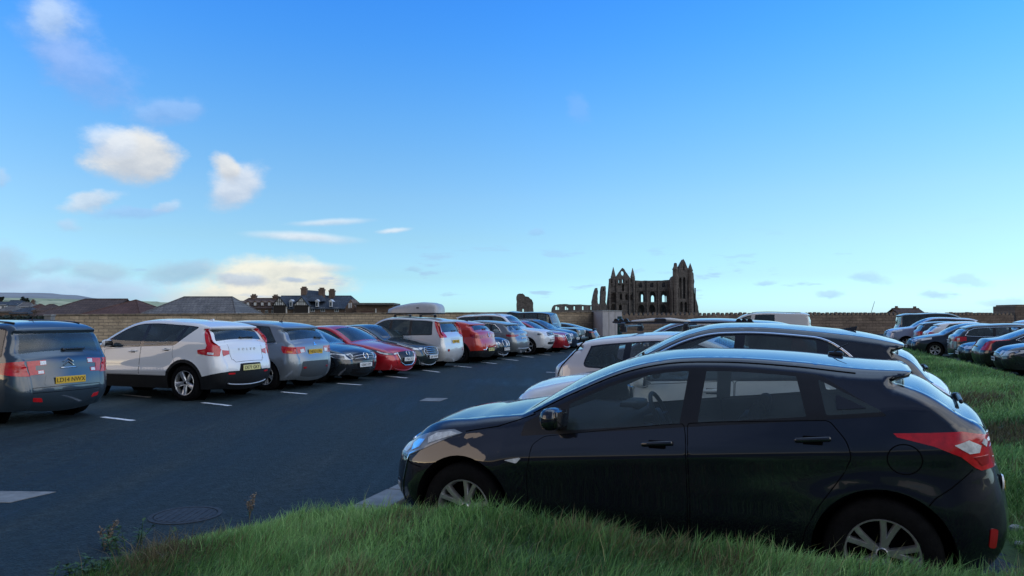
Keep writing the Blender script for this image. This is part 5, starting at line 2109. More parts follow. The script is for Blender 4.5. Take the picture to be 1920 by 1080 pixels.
# small dark car with red lamp
car(kind('hatch', L=3.9, H=1.53, zw=1.43, zr=1.44, by_tail=1, xr=3.3, xgb=3.65, xt=3.78, xeb=3.25, xet=3.1, WB=2.45, FO=.75, pillars=[(2.2, 2.25), (2.95, 2.9)], zb0=.98, zb1=1.1, xw=1.8, xc=1.05),
    'hatchback_car', 'small charcoal hatchback, tail left, between silver blue SUV and white hatchback', *row_point(1709, 39.0), 180 + 20, paint('charcoal paint', (.03, .035, .04), .3, .35),
    lambda b, r, f, p: (headlights(b, r, f, .80, 1.0, .45, 3.55, .9, 1.0, M_RED, None, 'tail_light', 'r')), group=RROW)
# white hatchback
car(kind('hatch', L=4.2, H=1.53, by_tail=1, zw=1.43, zr=1.42, zb0=.98, zb1=1.1, xeb=3.5, xet=3.2, rct=.2), 'hatchback_car', 'white hatchback, tail left with red triangular lamp, on the right behind the grass', *row_point(1731, 36.2), 180 + 21,
    paint('white paint', (.82, .82, .82), 0, .35, .15), lambda b, r, f, p: (headlights(b, r, f, .86, 1.03, .45, 3.72, .92, .96, M_RED, None, 'tail_light', 'r'), number_plate(b, r, f, 'r', .7, 'FE13 OYS', M_YELLOW)), group=RROW)
# dark blue hatchback, nose left
car(kind('hatch', L=4.3, H=1.47, rim='twin'), 'hatchback_car', 'dark blue hatchback nose left with pale headlamp and fog lamp, beyond the grass', *row_point(1703, 33.0), 20, paint('midnight paint', (.02, .028, .042), .3, .35),
    simple_front(.66, .78, .75, plate='NL64 ABX'), group=RROW)
# dark estate with bright red lamps


def skoda_extras(b, root, fin, p):
    headlights(b, root, fin, .80, .98, .42, 4.28, .84, .99, M_RED, [('s', [(4.50, .86), (4.58, .85), (4.58, .93), (4.5, .94)], M_CLEAR, .004)], 'tail_light', 'r')
    number_plate(b, root, fin, 'r', .80, 'WU17 EYN', M_WHITEP)
    for sg in (-1, 1):
        mb = MB()
        sideline(mb, b, np.array([(1.8, .95), (3.0, .98), (4.2, 1.0), (4.32, 1.03), (4.2, 1.2), (4.0, 1.29), (3.4, 1.335), (2.6, 1.36), (2.1, 1.30)]), .014, sg, .003)
        fin(mb.build('window_trim', M_CHROME, root, True))
    mb = MB()
    endline(mb, b, 'r', np.array([(-.58, .34), (.58, .34)]), .012, .008)
    fin(mb.build('bumper_trim', M_CHROME, root, True))


car(kind('estate', by_tail=1, L=4.7, H=1.48, tinted=(2,)), 'estate_car', 'dark slate estate, tail left, bright red lamp and chrome window frame, beyond the grass', *row_point(1779, 28.6), 180 + 22,
    paint('slate paint', (.028, .036, .042), .3, .35), skoda_extras, group=RROW)
# black car, nose left
car(kind('saloon', L=4.6, H=1.40), 'saloon_car', 'black saloon, only its nose showing between slate estate and black saloon on the right', *row_point(1799, 26.4), 21, paint('black paint', (.008, .011, .015), .1, .35),
    simple_front(.60, .70, .55, plate='KP67 LMV'), group=RROW)
# long black saloon


def volvo_extras(b, root, fin, p):
    for sg in (-1, 1):
        mb = MB()
        sd = b.sidefn(sg)
        patch(mb, sd, fillet([(4.60, .66), (b.xend(.66, 'r') - .004, .66), (b.xend(.88, 'r'), .90), (4.52, .985), (4.10, 1.0), (4.10, .985), (4.48, .95), (4.60, .86)], .01), .008, res=.04)
        fin(mb.build('tail_light', M_RED, root, True, auto=.5))
        mb = MB()
        sideline(mb, b, np.array([(2.0, .92), (3.2, .95), (3.85, .96), (3.95, 1.0), (3.6, 1.16), (3.2, 1.25), (2.6, 1.29)]), .014, sg, .003)
        fin(mb.build('window_trim', M_CHROME, root, True))
    number_plate(b, root, fin, 'r', .74, 'AV66 RTH', M_YELLOW)


car(kind('saloon', by_tail=1, L=4.9, H=1.44), 'saloon_car', 'long black saloon, tail left, thin curved red lamp, beyond the grass', *row_point(1826, 24.2), 180 + 22, paint('black paint', (.008, .011, .015), .1, .35), volvo_extras, group=RROW)
# black hatchback at the right edge, nose left
P_REN = kind('hatch', L=4.3, H=1.44, zg=.74)


def ren_extras(b, root, fin, p):
    headlights(b, root, fin, .58, .72, .36, .75, .74, .80, M_CLEAR, [('s', [(.12, .62), (.25, .63), (.42, .72), (.4, .75), (.2, .69)], M_LAMPD, .004), ('s', [(.3, .67), (.38, .70), (.36, .73), (.28, .70)], M_CHROME, .008)])
    mb = MB()
    endline(mb, b, 'f', np.array([(-.5, .63), (.5, .63)]), .014, .012)
    fin(mb.build('grille_bar', M_CHROME, root, True))
    endpatch(b, root, fin, 'grille', 'f', [(-.45, .28), (.45, .28), (.40, .42), (-.40, .42)], M_TRIM, r=.04)
    number_plate(b, root, fin, 'f', .48, 'HN69 UDJ', M_WHITEP)


car(P_REN, 'hatchback_car', 'glossy blue black hatchback nose left with clear lamps at the right edge of the photo', *row_point(1868, 22.0), 24, paint('blue black paint', (.010, .014, .026), .2, .3), ren_extras, group=RROW)
# roof of one more behind
car(kind('suv', L=4.4, H=1.64, by_tail=1), 'family_suv', 'pale blue silver SUV, only its roof showing above the black saloons at the right edge', *row_point(1885, 37.0), 180 + 22, paint('ice blue paint', (.36, .40, .50), .4, .35),
    lambda b, r, f, p: (headlights(b, r, f, .9, 1.04, .45, 4.0, .95, 1.04, M_RED, None, 'tail_light', 'r')), group=RROW)
# ------------------------------------------------------------------ ground, tarmac, markings


def structure(o):
    o['kind'] = 'structure'
    return o


def asphalt_mat():
    m = bpy.data.materials.new('tarmac')
    m.use_nodes = True
    g = NG(m.node_tree)
    tc = g.n('ShaderNodeTexCoord').outputs['Object']
    big = g.noise(tc, .22, 5, .6)
    mp = g.n('ShaderNodeMapping', ins={0: tc, 2: (0, 0, math.radians(-19)), 3: (1.2, .10, 1)})
    streak = g.noise(mp.outputs[0], 1.0, 5, .65)
    fine = g.noise(tc, 70, 3, .7)
    v = g.n('ShaderNodeTexVoronoi', ins={'Vector': tc, 'Scale': 55.0})
    t = g.m('MULTIPLY_ADD', big.outputs[0], .5, g.m('MULTIPLY', streak.outputs[0], .75))
    t = g.m('SUBTRACT', t, .06)
    base = g.ramp(t, [(.36, (.009, .019, .024)), (.50, (.017, .031, .037)), (.60, (.028, .045, .052)), (.74, (.048, .066, .072))])
    gr = g.ramp(v.outputs['Color'], [(.1, .7), (.8, 1.2), (.97, 1.3), (1.0, 2.4)])
    mid = g.noise(tc, 9, 5, .75)
    col = g.mix(1.0, base, gr, 'MULTIPLY')
    col = g.mix(1.0, col, g.ramp(mid.outputs[0], [(.30, .60), (.70, 1.4)]), 'MULTIPLY')
    b = g.n('ShaderNodeBsdfPrincipled', ins={'Base Color': col})
    g.put(b.inputs['Roughness'], g.ramp(t, [(.40, .48), (.65, .85)]))
    b.inputs['Specular IOR Level'].default_value = .18
    hsum = g.m('MULTIPLY_ADD', fine.outputs[0], .6, v.outputs['Distance'])
    bp = g.n('ShaderNodeBump', ins={'Strength': .8, 'Distance': .016, 'Height': hsum})
    g.put(b.inputs['Normal'], bp.outputs[0])
    g.n('ShaderNodeOutputMaterial', ins={0: b.outputs[0]})
    return m


M_FIELD = pmat('field grass', (.045, .075, .022), .95, var=.5, vscale=.02, detail=8)
mb = MB()
mb.add([(-9000, -9000, -.03), (9000, -9000, -.03), (9000, 9000, -.03), (-9000, 9000, -.03)], [(0, 1, 2, 3)])
structure(mb.build('ground', M_FIELD))
mb = MB()
mb.add([(-48, -30, 0), (75, -30, 0), (75, 90, 0), (8.6, 78, 0), (-36, 54, 0), (-60, 40, 0)], [(0, 1, 2, 3, 4, 5)])
structure(mb.build('car_park_tarmac', asphalt_mat()))

M_LINE = pmat('line paint', (.80, .80, .79), .6, var=.3, vscale=14)
DASH = [(192, 782, 250, 789), (228, 740, 282, 745), (380, 755, 432, 761), (528, 735, 575, 739), (632, 719, 677, 722), (722, 705, 763, 709), (792, 694, 824, 698),
        (850, 686, 884, 689), (902, 679, 931, 682), (942, 673, 971, 676), (978, 668, 1000, 670), (1008, 664, 1032, 666), (1035, 660, 1058, 661), (1024, 698, 1075, 699.5), (404, 724, 432, 726.5)]
for (x0, y0, x1, y1) in DASH:
    a, c = Vector((*ground_at(x0, y0), 0)), Vector((*ground_at(x1, y1), 0))
    d = (c - a).normalized()
    n = Vector((-d.y, d.x, 0)) * .052
    mb = MB()
    k = 8
    V = []
    for i in range(k + 1):
        q = a + (c - a) * (i / k)
        w1, w2 = RNG.uniform(.8, 1.15), RNG.uniform(.8, 1.15)
        V += [(q.x + n.x * w1, q.y + n.y * w1, .004), (q.x - n.x * w2, q.y - n.y * w2, .004)]
    mb.add(V, [(2 * i, 2 * i + 1, 2 * i + 3, 2 * i + 2) for i in range(k)])
    o = mb.build('parking_line', M_LINE)
    structure(o)
    o['group'] = 'painted ends of the parking bays'

M_CONC = pmat('pale concrete', (.22, .22, .21), .8, var=.3, vscale=5, bump=.3, bscale=40)


def flat_quad(name, pts, mat, label, cat, t=.006, group=None):
    P = [ground_at(*q) for q in pts]
    mb = MB()
    n = len(P)
    mb.add([(x, y, 0.001) for x, y in P] + [(x, y, t) for x, y in P], [tuple(range(n, 2 * n))] + [(i, (i + 1) % n, n + (i + 1) % n, n + i) for i in range(n)])
    o = mb.build(name, mat)
    tag(o, label, cat, group)
    return o


flat_quad('utility_cover', [(800, 746.5), (840, 747), (823, 753), (786, 752)], M_CONC, 'small pale rectangular cover set in the middle of the tarmac', 'utility cover')
flat_quad('utility_cover', [(-60, 921), (105, 923), (19, 943), (-60, 943)], M_CONC, 'large pale slab cover in the tarmac at the left edge of the photo', 'utility cover')
M_IRON = pmat('worn iron', (.030, .034, .040), .7, metal=.2, var=.5, vscale=20, bump=.4, bscale=60)
cx, cy = ground_at(348, 966)
mh = empty('manhole_cover', (cx, cy, 0))
tag(mh, 'round rusty iron manhole cover near the weedy edge of the grass bank', 'manhole cover')
mb = MB()
mb.lathe([(.001, .006), (.24, .006), (.245, .001)], 28, axis='z')
for i in range(-3, 4):
    mb.box((i * .06, 0, .006), (.022, 2 * math.sqrt(max(.0, .22 ** 2 - (i * .06) ** 2)), .005))
mb.build('lid', M_IRON, mh)
mb = MB()
mb.lathe([(.255, .001), (.255, .006), (.29, .006), (.29, .001)], 28, axis='z')
mb.build('rim', M_IRON, mh)

kb = empty('kerb', (0, 0, 0))
tag(kb, 'pale concrete kerb slabs on the tarmac before the bumper of the nearest black hatchback', 'kerb')
dk = Vector((.31, .95, 0))
o0 = Vector((*ground_at(672, 942), 0))
for i in range(3):
    c = o0 + dk * (-.55 + i * .62) + Vector((.24, -.08, 0))
    mb = MB()
    mb.rbox((c.x, c.y, .025), (.32, .60, .05), .012, rot=Matrix.Rotation(-math.atan2(.31, .95) + RNG.uniform(-.015, .015), 3, 'Z'))
    mb.build('kerb_slab', M_CONC, kb)

# ------------------------------------------------------------------ the grass bank and island
CREST = np.array([(-3.4, 4.2, .0), (-2.9, 4.45, .02), (-2.4, 4.95, .07), (-1.96, 5.15, .17), (-1.23, 5.15, .28), (-.73, 4.78, .44), (-.2, 4.42, .485), (.42, 4.12, .475), (.75, 4.02, .40), (1.2, 3.86, .42),
                  (1.65, 3.68, .425), (2.03, 3.52, .405), (2.5, 3.42, .42), (3.2, 3.40, .44), (4.2, 3.4, .45), (7, 3.4, .42), (12, 3.4, .45), (30, 3.4, .5)])


def hill_noise(x, y):
    return .5 * np.sin(x * 1.7 + 1.3 * np.sin(y * 1.1)) + .3 * np.sin(y * 2.3 + x * .7) + .2 * np.sin(x * 4.1 - y * 3.3)


def sstep(a, lo, hi):
    t = np.clip((a - lo) / (hi - lo), 0, 1)
    return t * t * (3 - 2 * t)


def grass_h(x, y):
    yc = np.interp(x, CREST[:, 0], CREST[:, 1])
    hc = np.interp(x, CREST[:, 0], CREST[:, 2])
    back = 1 - np.clip((y - yc) / .62, 0, 1) ** 1.6
    mound = np.where(y > yc, hc * back, hc - .05 * (yc - y))
    # left foot of the bank
    foot = sstep(x, -3.15 - .5 * np.clip(4.4 - y, 0, 3), -2.3 - .5 * np.clip(4.4 - y, 0, 3))
    mound = mound * foot
    # island between the tails of the near row and the far row
    dl = (x - 3.20) - .40 * (y - 4.6)
    dr = (14.6 - x) + .37 * (y - 22)
    end = 40 - y
    isl = (.10 + .26 * sstep(dl, .2, 2.2)) * sstep(dl, -.05, .5) * sstep(dr, -.2, 2.0) * sstep(end, 0, 5) * (y > 2.0)
    h = np.maximum(mound, isl)
    return h + (.025 * hill_noise(x, y) + .016 * hill_noise(x * 2.7 + 1, y * 3.1)) * np.clip(h / .2, 0, 1)


xs = np.concatenate([np.arange(-3.6, 6, .085), np.arange(6, 27, .3)])
ys = np.concatenate([np.arange(.3, 8, .085), np.arange(8, 41, .3)])
gx, gy = np.meshgrid(xs, ys)
gz = grass_h(gx, gy)
nx_, ny_ = len(xs), len(ys)
V = np.stack([gx.ravel(), gy.ravel(), gz.ravel()], 1)
idx = np.arange(nx_ * ny_).reshape(ny_, nx_)
Q = np.stack([idx[:-1, :-1].ravel(), idx[:-1, 1:].ravel(), idx[1:, 1:].ravel(), idx[1:, :-1].ravel()], 1)
Q = Q[gz.ravel()[Q].max(1) > .006]
use = np.unique(Q)
mp_ = -np.ones(len(V), int)
mp_[use] = np.arange(len(use))
V[:, 2] = np.maximum(V[:, 2], -.01)
M_SOIL = pmat('turf', (.040, .075, .020), .95, var=.6, vscale=2.5, detail=8, bump=.6, bscale=30)
structure(mk('grass_verge', V[use], mp_[Q], M_SOIL, None, True))


def blade_mat():
    m = bpy.data.materials.new('grass blades')
    m.use_nodes = True
    g = NG(m.node_tree)
    at = g.n('ShaderNodeAttribute', attribute_name='tone')
    b = g.n('ShaderNodeBsdfPrincipled', ins={'Base Color': at.outputs['Color'], 'Roughness': .55})
    b.inputs['Specular IOR Level'].default_value = .35
    tr = g.n('ShaderNodeBsdfTranslucent', ins={'Color': at.outputs['Color']})
    mx = g.n('ShaderNodeMixShader', ins={0: .25, 1: b.outputs[0], 2: tr.outputs[0]})
    g.n('ShaderNodeOutputMaterial', ins={0: mx.outputs[0]})
    return m


M_BLADE = blade_mat()


def blades(name, pos, length, width, lean, tone, mat=M_BLADE):
    """one mesh of curved tapering blades; arrays of length n"""
    n = len(pos)
    ang = RNG.uniform(0, 2 * math.pi, n)
    sx, sy = np.cos(ang), np.sin(ang)
    V = np.zeros((n, 5, 3))
    for j, (t, wd) in enumerate(((0, 1), (0, 1), (.55, .75), (.55, .75), (1, 0))):
        sgn = (-1, 1, -1, 1, 0)[j]
        bend = t ** 1.7
        V[:, j, 0] = pos[:, 0] + lean[:, 0] * length * bend + sx * width * wd * sgn * .5
        V[:, j, 1] = pos[:, 1] + lean[:, 1] * length * bend + sy * width * wd * sgn * .5
        V[:, j, 2] = pos[:, 2] + length * t * np.sqrt(np.clip(1 - .55 * bend * (lean ** 2).sum(1), .15, 1))
    base = (np.arange(n) * 5)[:, None]
    quads = (base + np.array([0, 1, 3, 2])[None])
    tris = (base + np.array([2, 3, 4])[None])
    me = bpy.data.meshes.new(name)
    me.vertices.add(n * 5)
    me.vertices.foreach_set('co', V.ravel())
    loops = np.concatenate([quads.ravel(), tris.ravel()])
    me.loops.add(len(loops))
    me.loops.foreach_set('vertex_index', loops.astype(np.int32))
    me.polygons.add(2 * n)
    st = np.concatenate([np.arange(n) * 4, n * 4 + np.arange(n) * 3])
    me.polygons.foreach_set('loop_start', st.astype(np.int32))
    me.polygons.foreach_set('loop_total', np.concatenate([np.full(n, 4), np.full(n, 3)]).astype(np.int32))
    me.update(calc_edges=True)
    ca = me.color_attributes.new('tone', 'FLOAT_COLOR', 'POINT')
    col = np.ones((n, 5, 4))
    col[:, :, :3] = tone[:, None, :]
    col[:, 4, :3] *= 1.25
    ca.data.foreach_set('color', col.ravel())
    me.materials.append(mat)
    o = bpy.data.objects.new(name, me)
    COL.objects.link(o)
    return o


def tones(x, y, n, dry=.05):
    pn = hill_noise(x * 1.3 + 3, y * 1.5 - 2) * .5 + .5
    pn = np.clip(pn + RNG.normal(0, .18, n), 0, 1)[:, None]
    dark, mid, light = np.array([.055, .125, .034]), np.array([.150, .315, .085]), np.array([.33, .52, .18])
    c = np.where(pn < .5, dark + (mid - dark) * pn * 2, mid + (light - mid) * (pn - .5) * 2)
    c *= RNG.uniform(.7, 1.3, n)[:, None]
    d = RNG.uniform(0, 1, n) < dry * (.5 + 3.2 * (hill_noise(x * 2.3 - 5, y * 2.9 + 1) > .35))
    c[d] = np.array([.20, .17, .08]) * RNG.uniform(.5, 1.3, d.sum())[:, None]
    return c


NF = 120000
x = RNG.uniform(-3.3, 4.6, NF * 2)
y = RNG.uniform(2.7, 5.9, NF * 2)
h_ = grass_h(x, y)
k = (h_ > .015) & (np.abs(x) < y * .78 + .2)
x, y, h_ = x[k][:NF], y[k][:NF], h_[k][:NF]
n = len(x)
ln = RNG.gamma(9, .0088, n) * (1 + .45 * hill_noise(x * 2.1, y * 2.7) + .35 * hill_noise(x * 5.3 + 2, y * 6.1)) * np.where(x < -1.6, .75, 1)
ln = np.clip(ln, .03, .19)
lean = np.stack([RNG.normal(.38, .42, n), RNG.normal(-.05, .42, n)], 1) + .35 * np.stack([hill_noise(x * .9, y), hill_noise(y * 1.2, x)], 1)
lean = np.clip(lean, -1.1, 1.1)
o = blades('grass', np.stack([x, y, h_ - .01], 1), ln, RNG.uniform(.0028, .0062, n), lean, tones(x, y, n, .11))
o['kind'] = 'stuff'

n = 900
x = RNG.uniform(-2.2, 4.4, n)
y = RNG.uniform(3.2, 5.2, n)
k = grass_h(x, y) > .1
x, y = x[k], y[k]
n = len(x)
c = np.array([.30, .29, .13]) * RNG.uniform(.5, 1.3, n)[:, None]
o = blades('tall_grass', np.stack([x, y, grass_h(x, y) - .01], 1), RNG.uniform(.12, .23, n), RNG.uniform(.0022, .0038, n), np.clip(np.stack([RNG.normal(.45, .5, n), RNG.normal(0, .5, n)], 1), -1.1, 1.1), c)
o['kind'] = 'stuff'

NI = 90000
d_ = 4.2 * np.exp(RNG.uniform(0, 1, NI * 5) * math.log(40 / 4.2))
a_ = RNG.uniform(math.radians(14), math.radians(36), NI * 5)
x, y = d_ * np.sin(a_), d_ * np.cos(a_)
h_ = grass_h(x, y)
k = (h_ > .02) & ((y > 5.9) | (x > 4.6))
x, y, h_, d_ = x[k][:NI], y[k][:NI], h_[k][:NI], d_[k][:NI]
n = len(x)
ln = np.clip(RNG.gamma(9, .0080, n) * (1 + .45 * hill_noise(x, y)), .03, .2) * (1 + d_ * .006)
lean = np.clip(np.stack([RNG.normal(.3, .4, n), RNG.normal(0, .4, n)], 1), -1.1, 1.1)
c = tones(x * .5, y * .5, n, .04)
for (px, py, r) in ((1800, 745, .55), (1872, 795, .4), (1885, 805, .3)):
    X_, Y_ = ground_at(px, py, .33)
    m_ = np.exp(-(((x - X_) / (r * 1.6)) ** 2 + ((y - Y_) / (r * 1.9)) ** 2)) > RNG.uniform(.2, 1, n)
    c[m_] = np.array([.15, .13, .06]) * RNG.uniform(.6, 1.3, m_.sum())[:, None]
o = blades('grass', np.stack([x, y, h_ - .01], 1), ln, RNG.uniform(.004, .007, n) * (1 + d_ / 7), lean, c)
o['kind'] = 'stuff'

# dry tuft, leafy weeds and seed heads on the bank


def on_bank(px, py):
    r = ray(px, py)
    for t in np.arange(2.5, 9, .01):
        p = np.array([0, 0, EYE]) + r * t
        if p[2] <= float(grass_h(p[0], p[1])):
            return p[0], p[1], float(grass_h(p[0], p[1]))
    p = np.array([0, 0, EYE]) + r * (-EYE / r[2])
    return p[0], p[1], 0.0


X, Y, Z = on_bank(300, 1050)
n = 420
pos = np.stack([X + RNG.normal(0, .13, n), Y + RNG.normal(0, .10, n), np.zeros(n)], 1)
pos[:, 2] = np.maximum(grass_h(pos[:, 0], pos[:, 1]), 0) - .01
tn = np.array([.19, .155, .085]) * RNG.uniform(.45, 1.35, n)[:, None]
o = blades('dry_grass_tuft', pos, RNG.uniform(.10, .24, n), RNG.uniform(.003, .006, n), np.stack([RNG.normal(.25, .55, n), RNG.normal(-.2, .4, n)], 1), tn)
tag(o, 'tuft of dry straw coloured grass at the left end of the bank', 'grass tuft')

M_LEAF = pmat('weed leaf', (.035, .085, .020), .55, var=.5, vscale=30)
M_STEM = pmat('dry stem', (.17, .15, .09), .8, var=.3, vscale=30)
M_SEED = pmat('seed head', (.22, .17, .12), .9, var=.5, vscale=60)


def leafy(px, py, n, r, h, label):
    X, Y, Z = on_bank(px, py)
    root = empty('weed', (X, Y, Z))
    tag(root, label, 'weed')
    mb = MB()
    st = MB()
    for s_ in range(max(4, n // 14)):
        bx, by = RNG.normal(0, r * .45, 2)
        hh = h * RNG.uniform(.6, 1.1)
        tx, ty = bx + RNG.normal(0, r * .3), by + RNG.normal(0, r * .3)
        st.tube([(bx, by, -.03), ((bx + tx) / 2, (by + ty) / 2, hh * .5), (tx, ty, hh)], [.004, .003, .0015], 4)
        for q in range(14):
            t = RNG.uniform(.2, 1)
            a = RNG.uniform(0, 6.28)
            L_ = RNG.uniform(.025, .055)
            p = Vector((bx + (tx - bx) * t, by + (ty - by) * t, hh * t))
            d = Vector((math.cos(a), math.sin(a), RNG.uniform(-.3, .6))).normalized()
            s2 = d.cross(Vector((0, 0, 1))).normalized() * L_ * .30
            up = Vector((0, 0, .004))
            mb.add([p, p + d * L_ * .5 + s2 + up, p + d * L_, p + d * L_ * .5 - s2 + up], [(0, 1, 2, 3)])
    mb.build('leaves', M_LEAF, root, fix=False)
    st.build('stems', M_LEAF, root)


leafy(235, 1030, 200, .20, .16, 'low leafy weed with many small dark green leaves at the left end of the bank')
leafy(150, 1075, 140, .18, .10, 'sprawling leafy weed in the lower left corner beside the tarmac')


def seedhead(px, py, h, label, lx):
    X, Y, Z = on_bank(px, py)
    root = empty('dead_weed', (X, Y, Z))
    tag(root, label, 'weed')
    st, sd = MB(), MB()
    for q in range(3):
        hh = h * (1, .75, .6)[q]
        dx, dy = lx * hh * (1, -.4, 1.5)[q], RNG.normal(0, .03)
        P = [Vector((dx * t ** 1.4, dy * t, hh * t)) for t in (0, .35, .7, 1)]
        st.tube(P, [.004, .0035, .0025, .0015], 5)
        for i in range(46):
            t = RNG.uniform(.62, 1.02)
            c = Vector((dx * t ** 1.4, dy * t, hh * t)) + Vector(RNG.normal(0, .012, 3))
            d = Vector(RNG.normal(0, 1, 3)).normalized() * .012
            e = d.cross(Vector(RNG.normal(0, 1, 3))).normalized() * .005
            sd.add([c - d, c + e, c + d, c - e], [(0, 1, 2, 3)])
        for i in range(5):
            t = RNG.uniform(.15, .6)
            c = Vector((dx * t ** 1.4, dy * t, hh * t))
            d = Vector((RNG.normal(0, 1), RNG.normal(0, 1), .4)).normalized() * .04
            e = d.cross(Vector((0, 0, 1))).normalized() * .008
            sd.add([c, c + d * .5 + e, c + d, c + d * .5 - e], [(0, 1, 2, 3)], 1)
    st.build('stem', M_STEM, root)
    sd.build('seed_head', [M_SEED, M_LEAF], root, fix=False)


seedhead(196, 1032, .20, 'dead weed stalk with fluffy brown seed head at the far left of the bank', .35)
seedhead(468, 972, .19, 'thin dead weed stalk with pale seed head, middle of the bank by the tarmac', .15)
for i, (px, py, L_) in enumerate(((600, 955, .10), (612, 955, .13), (1285, 992, .12), (1300, 995, .10), (1700, 1030, .09))):
    pass

M_STONE = pmat('pale stone', (.38, .38, .37), .85, var=.3, vscale=20, bump=.3, bscale=30)
for i, (px, py, s_, lb) in enumerate(((1905, 998, .050, 'larger pale stone in the grass behind the tail of the nearest black hatchback'), (1880, 1008, .028, 'small pale stone in the grass, left of the larger stone'),
                                      (1912, 1025, .034, 'flat grey stone in the grass at the right edge below the larger stone'))):
    X, Y, Z = on_bank(px, py)
    bm = bmesh.new()
    bmesh.ops.create_icosphere(bm, subdivisions=2, radius=s_)
    for v in bm.verts:
        v.co *= 1 + RNG.uniform(-.14, .14)
        v.co.z *= .65
    me = bpy.data.meshes.new('stone')
    bm.to_mesh(me)
    bm.free()
    me.materials.append(M_STONE)
    o = bpy.data.objects.new('stone', me)
    COL.objects.link(o)
    o.location = (X, Y, Z + s_ * .5)
    tag(o, lb, 'stone', 'stones in the grass')

# ------------------------------------------------------------------ walls


def stone_mat(name, c1, c2, mortar, bw=.62, bh=.24, scale=1.0):
    m = bpy.data.materials.new(name)
    m.use_nodes = True
    g = NG(m.node_tree)
    tc = g.n('ShaderNodeTexCoord').outputs['Object']
    s = g.n('ShaderNodeSeparateXYZ', ins={0: tc})
    wob = g.noise(tc, 1.2, 3, .6)
    x = g.m('MULTIPLY_ADD', wob.outputs[0], .25, s.outputs[0])
    z = g.m('MULTIPLY_ADD', wob.outputs[0], .10, s.outputs[2])
    v = g.n('ShaderNodeCombineXYZ', ins={0: x, 1: z, 2: 0.0})
    bt = g.n('ShaderNodeTexBrick', ins={'Vector': v.outputs[0], 'Scale': scale})
    bt.inputs['Color1'].default_value = (*c1, 1)
    bt.inputs['Color2'].default_value = (*c2, 1)
    bt.inputs['Mortar'].default_value = (*mortar, 1)
    bt.inputs['Mortar Size'].default_value = .018
    bt.inputs['Brick Width'].default_value = bw
    bt.inputs['Row Height'].default_value = bh
    n1 = g.noise(tc, .6, 6, .7)
    n2 = g.noise(tc, 6, 5, .7)
    sc = g.ramp(g.m('MULTIPLY_ADD', n1.outputs[0], .6, g.m('MULTIPLY', n2.outputs[0], .5)), [(.3, .45), (.75, 1.45)])
    col = g.mix(1.0, bt.outputs[0], sc, 'MULTIPLY')
    b = g.n('ShaderNodeBsdfPrincipled', ins={'Base Color': col, 'Roughness': .95})
    b.inputs['Specular IOR Level'].default_value = .2
    bp = g.n('ShaderNodeBump', ins={'Strength': .8, 'Distance': .03, 'Height': g.m('MULTIPLY_ADD', n2.outputs[0], .5, g.m('SUBTRACT', 1.0, bt.outputs['Fac']))})
    g.put(b.inputs['Normal'], bp.outputs[0])
    g.n('ShaderNodeOutputMaterial', ins={0: b.outputs[0]})
    return m


M_WALL = stone_mat('brown wall stone', (.46, .35, .235), (.33, .26, .18), (.22, .18, .14))
M_WALL2 = stone_mat('dark wall stone', (.235, .18, .14), (.15, .115, .095), (.09, .075, .064), .8, .30)
M_COPE = pmat('coping stone', (.19, .15, .105), .95, var=.45, vscale=2.5, bump=.5, bscale=10)


def wall_obj(name, A, Bp, hA, hB, thick, mat, label, cope=True, wob=.03):
    A, Bp = Vector((*A, 0)), Vector((*Bp, 0))
    Ln = (Bp - A).length
    rz = math.atan2(Bp.y - A.y, Bp.x - A.x)
    root = empty(name, A, rz)
    tag(root, label, 'wall')
    k = int(Ln / 1.1)
    V, Fc = [], []
    for i in range(k + 1):
        t = i / k
        h = hA + (hB - hA) * t + RNG.uniform(-wob, wob)
        for (y_, z_) in ((-thick / 2, -.1), (-thick / 2 + .03, h), (thick / 2 - .03, h), (thick / 2, -.1)):
            V.append((Ln * t, y_, z_))
    for i in range(k):
        for j in range(3):
            Fc.append((i * 4 + j, (i + 1) * 4 + j, (i + 1) * 4 + j + 1, i * 4 + j + 1))
    Fc += [(0, 1, 2, 3), (k * 4 + 3, k * 4 + 2, k * 4 + 1, k * 4)]
    mb = MB()
    mb.add(V, Fc)
    mb.build('stonework', mat, root)
    if cope:
        mb = MB()
        x_ = 0
        while x_ < Ln - .3:
            w = RNG.uniform(.6, 1.0)
            h = hA + (hB - hA) * (x_ / Ln)
            mb.rbox((x_ + w / 2, 0, h + .05), (w - .015, thick + .06, .13 + RNG.uniform(-.02, .02)), .02, seg=1)
            x_ += w
        mb.build('coping', M_COPE, root)
    return root, Ln


A1 = at_depth(96, 598, 53)[:2]
B1 = at_depth(1112, 598, 76)[:2]
wall_obj('stone_wall', A1, B1, 1.88, 2.28, .45, M_WALL, 'long brown stone boundary wall behind the left row of cars')
A2 = at_depth(1160, 598, 77)[:2]
B2 = at_depth(1898, 598, 85)[:2]
w2, L2 = wall_obj('stone_wall', A2, B2, 2.02, 2.12, .5, M_WALL2, 'dark stone wall with toothed upright coping, right of the concrete hut', cope=False)
teeth = []
for k_ in range(4):
    mb = MB()
    w = RNG.uniform(.26, .34)
    hgt = RNG.uniform(.26, .34)
    V = []
    for zz, q in ((0, 1), (hgt * .55, .92), (hgt, .38)):
        for sx, sy in ((-1, -1), (1, -1), (1, 1), (-1, 1)):
            V.append((sx * w / 2 * q + RNG.uniform(-.02, .02), sy * .2, zz))
    mb.add(V, [(i * 4 + j, i * 4 + (j + 1) % 4, (i + 1) * 4 + (j + 1) % 4, (i + 1) * 4 + j) for i in range(2) for j in range(4)] + [(8, 9, 10, 11)])
    o = mb.build('coping_stone', M_COPE if k_ % 2 else M_WALL2, None)
    COL.objects.unlink(o)
    teeth.append(o)
nt = 92
